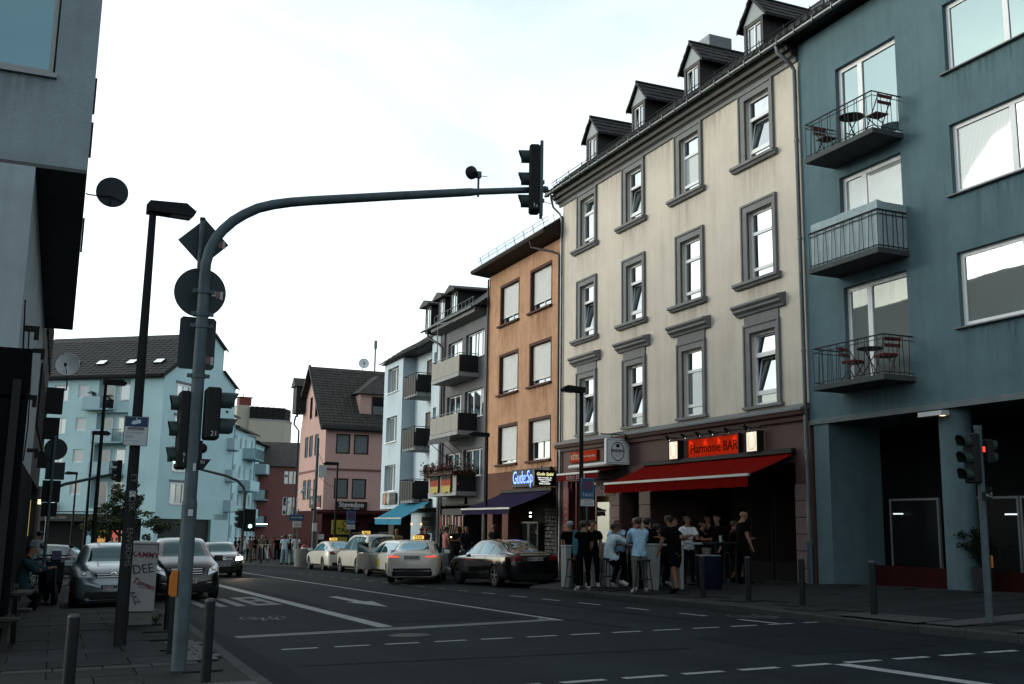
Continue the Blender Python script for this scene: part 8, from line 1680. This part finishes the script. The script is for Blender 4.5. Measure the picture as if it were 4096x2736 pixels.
def bicycle(label, x, y, z, rz, col, group='parked bicycles'):
    t = thing('bicycle', label, 'bicycle', (x, y, z), rz, group); A = Matrix.Rotation(pi/2, 4, 'X'); fm2 = M('bike_'+str(col), col, .35, .2)
    for wx in (-.52, .52):
        n = 24; b = MB(); b.tube([(wx+.34*cos(q*2*pi/n), 0, .34+.34*sin(q*2*pi/n)) for q in range(n+1)], .017, 6, False); w_ = b.build('wheel', tyre_m, t); b = MB(); [b.tube([(wx, 0, .34), (wx+.33*cos(q*pi/6), 0, .34+.33*sin(q*pi/6))], .0025, 3, False) for q in range(12)]; b.build('spokes', rim_m, w_)
    b = MB(); [b.tube(p, .017, 6) for p in ([(-.52, 0, .34), (-.08, 0, .30)], [(-.08, 0, .30), (.38, 0, .80)], [(-.08, 0, .30), (-.20, 0, .84)], [(-.52, 0, .34), (-.17, 0, .76)], [(-.17, 0, .76), (.36, 0, .86)], [(.36, 0, .95), (.40, 0, .72), (.52, 0, .34)])]; b.build('frame', fm2, t)
    b = MB(); b.tube([(.34, 0, 1.0), (.36, 0, .93)], .014, 6); b.tube([(.22, -.26, 1.0), (.34, -.2, 1.02), (.34, .2, 1.02), (.22, .26, 1.0)], .012, 6); b.build('handlebar', blackm, t); b = MB(); b.prism([(-.32, .86), (-.08, .87), (-.06, .90), (-.32, .92)], -.06, .06, 'y'); b.build('saddle', blackm, t); b = MB(); b.tube([(-.10, -.08, .30), (-.06, -.08, .30)], .09, 14); b.build('crank', blackm, t)
bicycle('bicycle with a purple frame leaning beside the silver hatchback', .02, 30.5, lpav_z(0, 30.5), rad(72), (.10, .03, .30)); bicycle('dark bicycle parked behind the purple one', -.25, 34.5, lpav_z(-.2, 34.5), rad(50), (.015, .03, .02)); bicycle('dark green bicycle against the shopfront kerb', -.1, 37.5, lpav_z(-.1, 37.5), rad(20), (.02, .05, .03))
sm = thing('motor_scooter', 'dark motor scooter parked beside the silver hatchback', 'scooter', (.02, 26.9, lpav_z(0, 26.9)), rad(-82)); dkp = M('scooter_black', (.008, .008, .009), .35)
b = MB(); b.prism([(-.75, .35), (-.8, .62), (-.55, .80), (-.1, .78), (.02, .62), (.02, .35), (.35, .32), (.52, .5), (.58, .95), (.50, 1.0), (.42, .6), (.3, .25), (-.5, .22)], -.17, .17, 'y'); b.build('body', dkp, sm); b = MB(); b.prism([(-.72, .80), (-.5, .86), (.0, .82), (.02, .76), (-.7, .76)], -.15, .15, 'y'); b.build('seat', blackm, sm)
for wx in (-.55, .68): b = MB(); b.lathe([(.10, -.05), (.2, -.05), (.235, -.02), (.235, .02), (.2, .05), (.10, .05), (.1, -.05)], 20, Matrix.Rotation(pi/2, 4, 'X'), (wx, 0, .235)); b.build('wheel', tyre_m, sm)
b = MB(); b.tube([(.68, 0, .25), (.52, 0, .95), (.48, 0, 1.08)], .03, 6); b.tube([(.36, -.33, 1.1), (.48, 0, 1.08), (.36, .33, 1.1)], .016, 6); b.build('handlebar', blackm, sm)
for s in (-1, 1): b = MB(); b.tube([(.42, s*.25, 1.1), (.44, s*.30, 1.28)], .008, 4); b.lathe([(0, -.01), (.06, 0), (0, .01)], 12, Matrix.Rotation(pi/2, 4, 'Y'), (.44, s*.31, 1.31)); b.build('mirror', dkp, sm)
b = MB(); b.prism([(.50, 1.0), (.56, 1.0), (.50, 1.2), (.46, 1.2)], -.10, .10, 'y'); b.build('windshield', M('dark_screen', (.02, .012, .06), .5), sm)
for k, (px, Y) in enumerate(((1047, 74.5), (1071, 74.8))):
    q = onY(px, 2230, Y); t = thing('kick_scooter', 'white rental kick scooter parked before the crowd', 'kick scooter', (q.x, Y, fz(q.x, Y)), rad(80), 'parked kick scooters'); bx('deck', t, blackm, -.5, .35, -.08, .08, .12, .17)
    b = MB(); b.tube([(.40, 0, .15), (.32, 0, 1.15)], .035, 8); b.tube([(.32, -.24, 1.16), (.32, .24, 1.16)], .016, 6); b.build('stem', white_p, t)
    for wx in (-.5, .45): b = MB(); b.lathe([(.05, -.03), (.12, -.03), (.12, .03), (.05, .03)], 16, Matrix.Rotation(pi/2, 4, 'X'), (wx, 0, .12)); b.build('wheel', tyre_m, t)
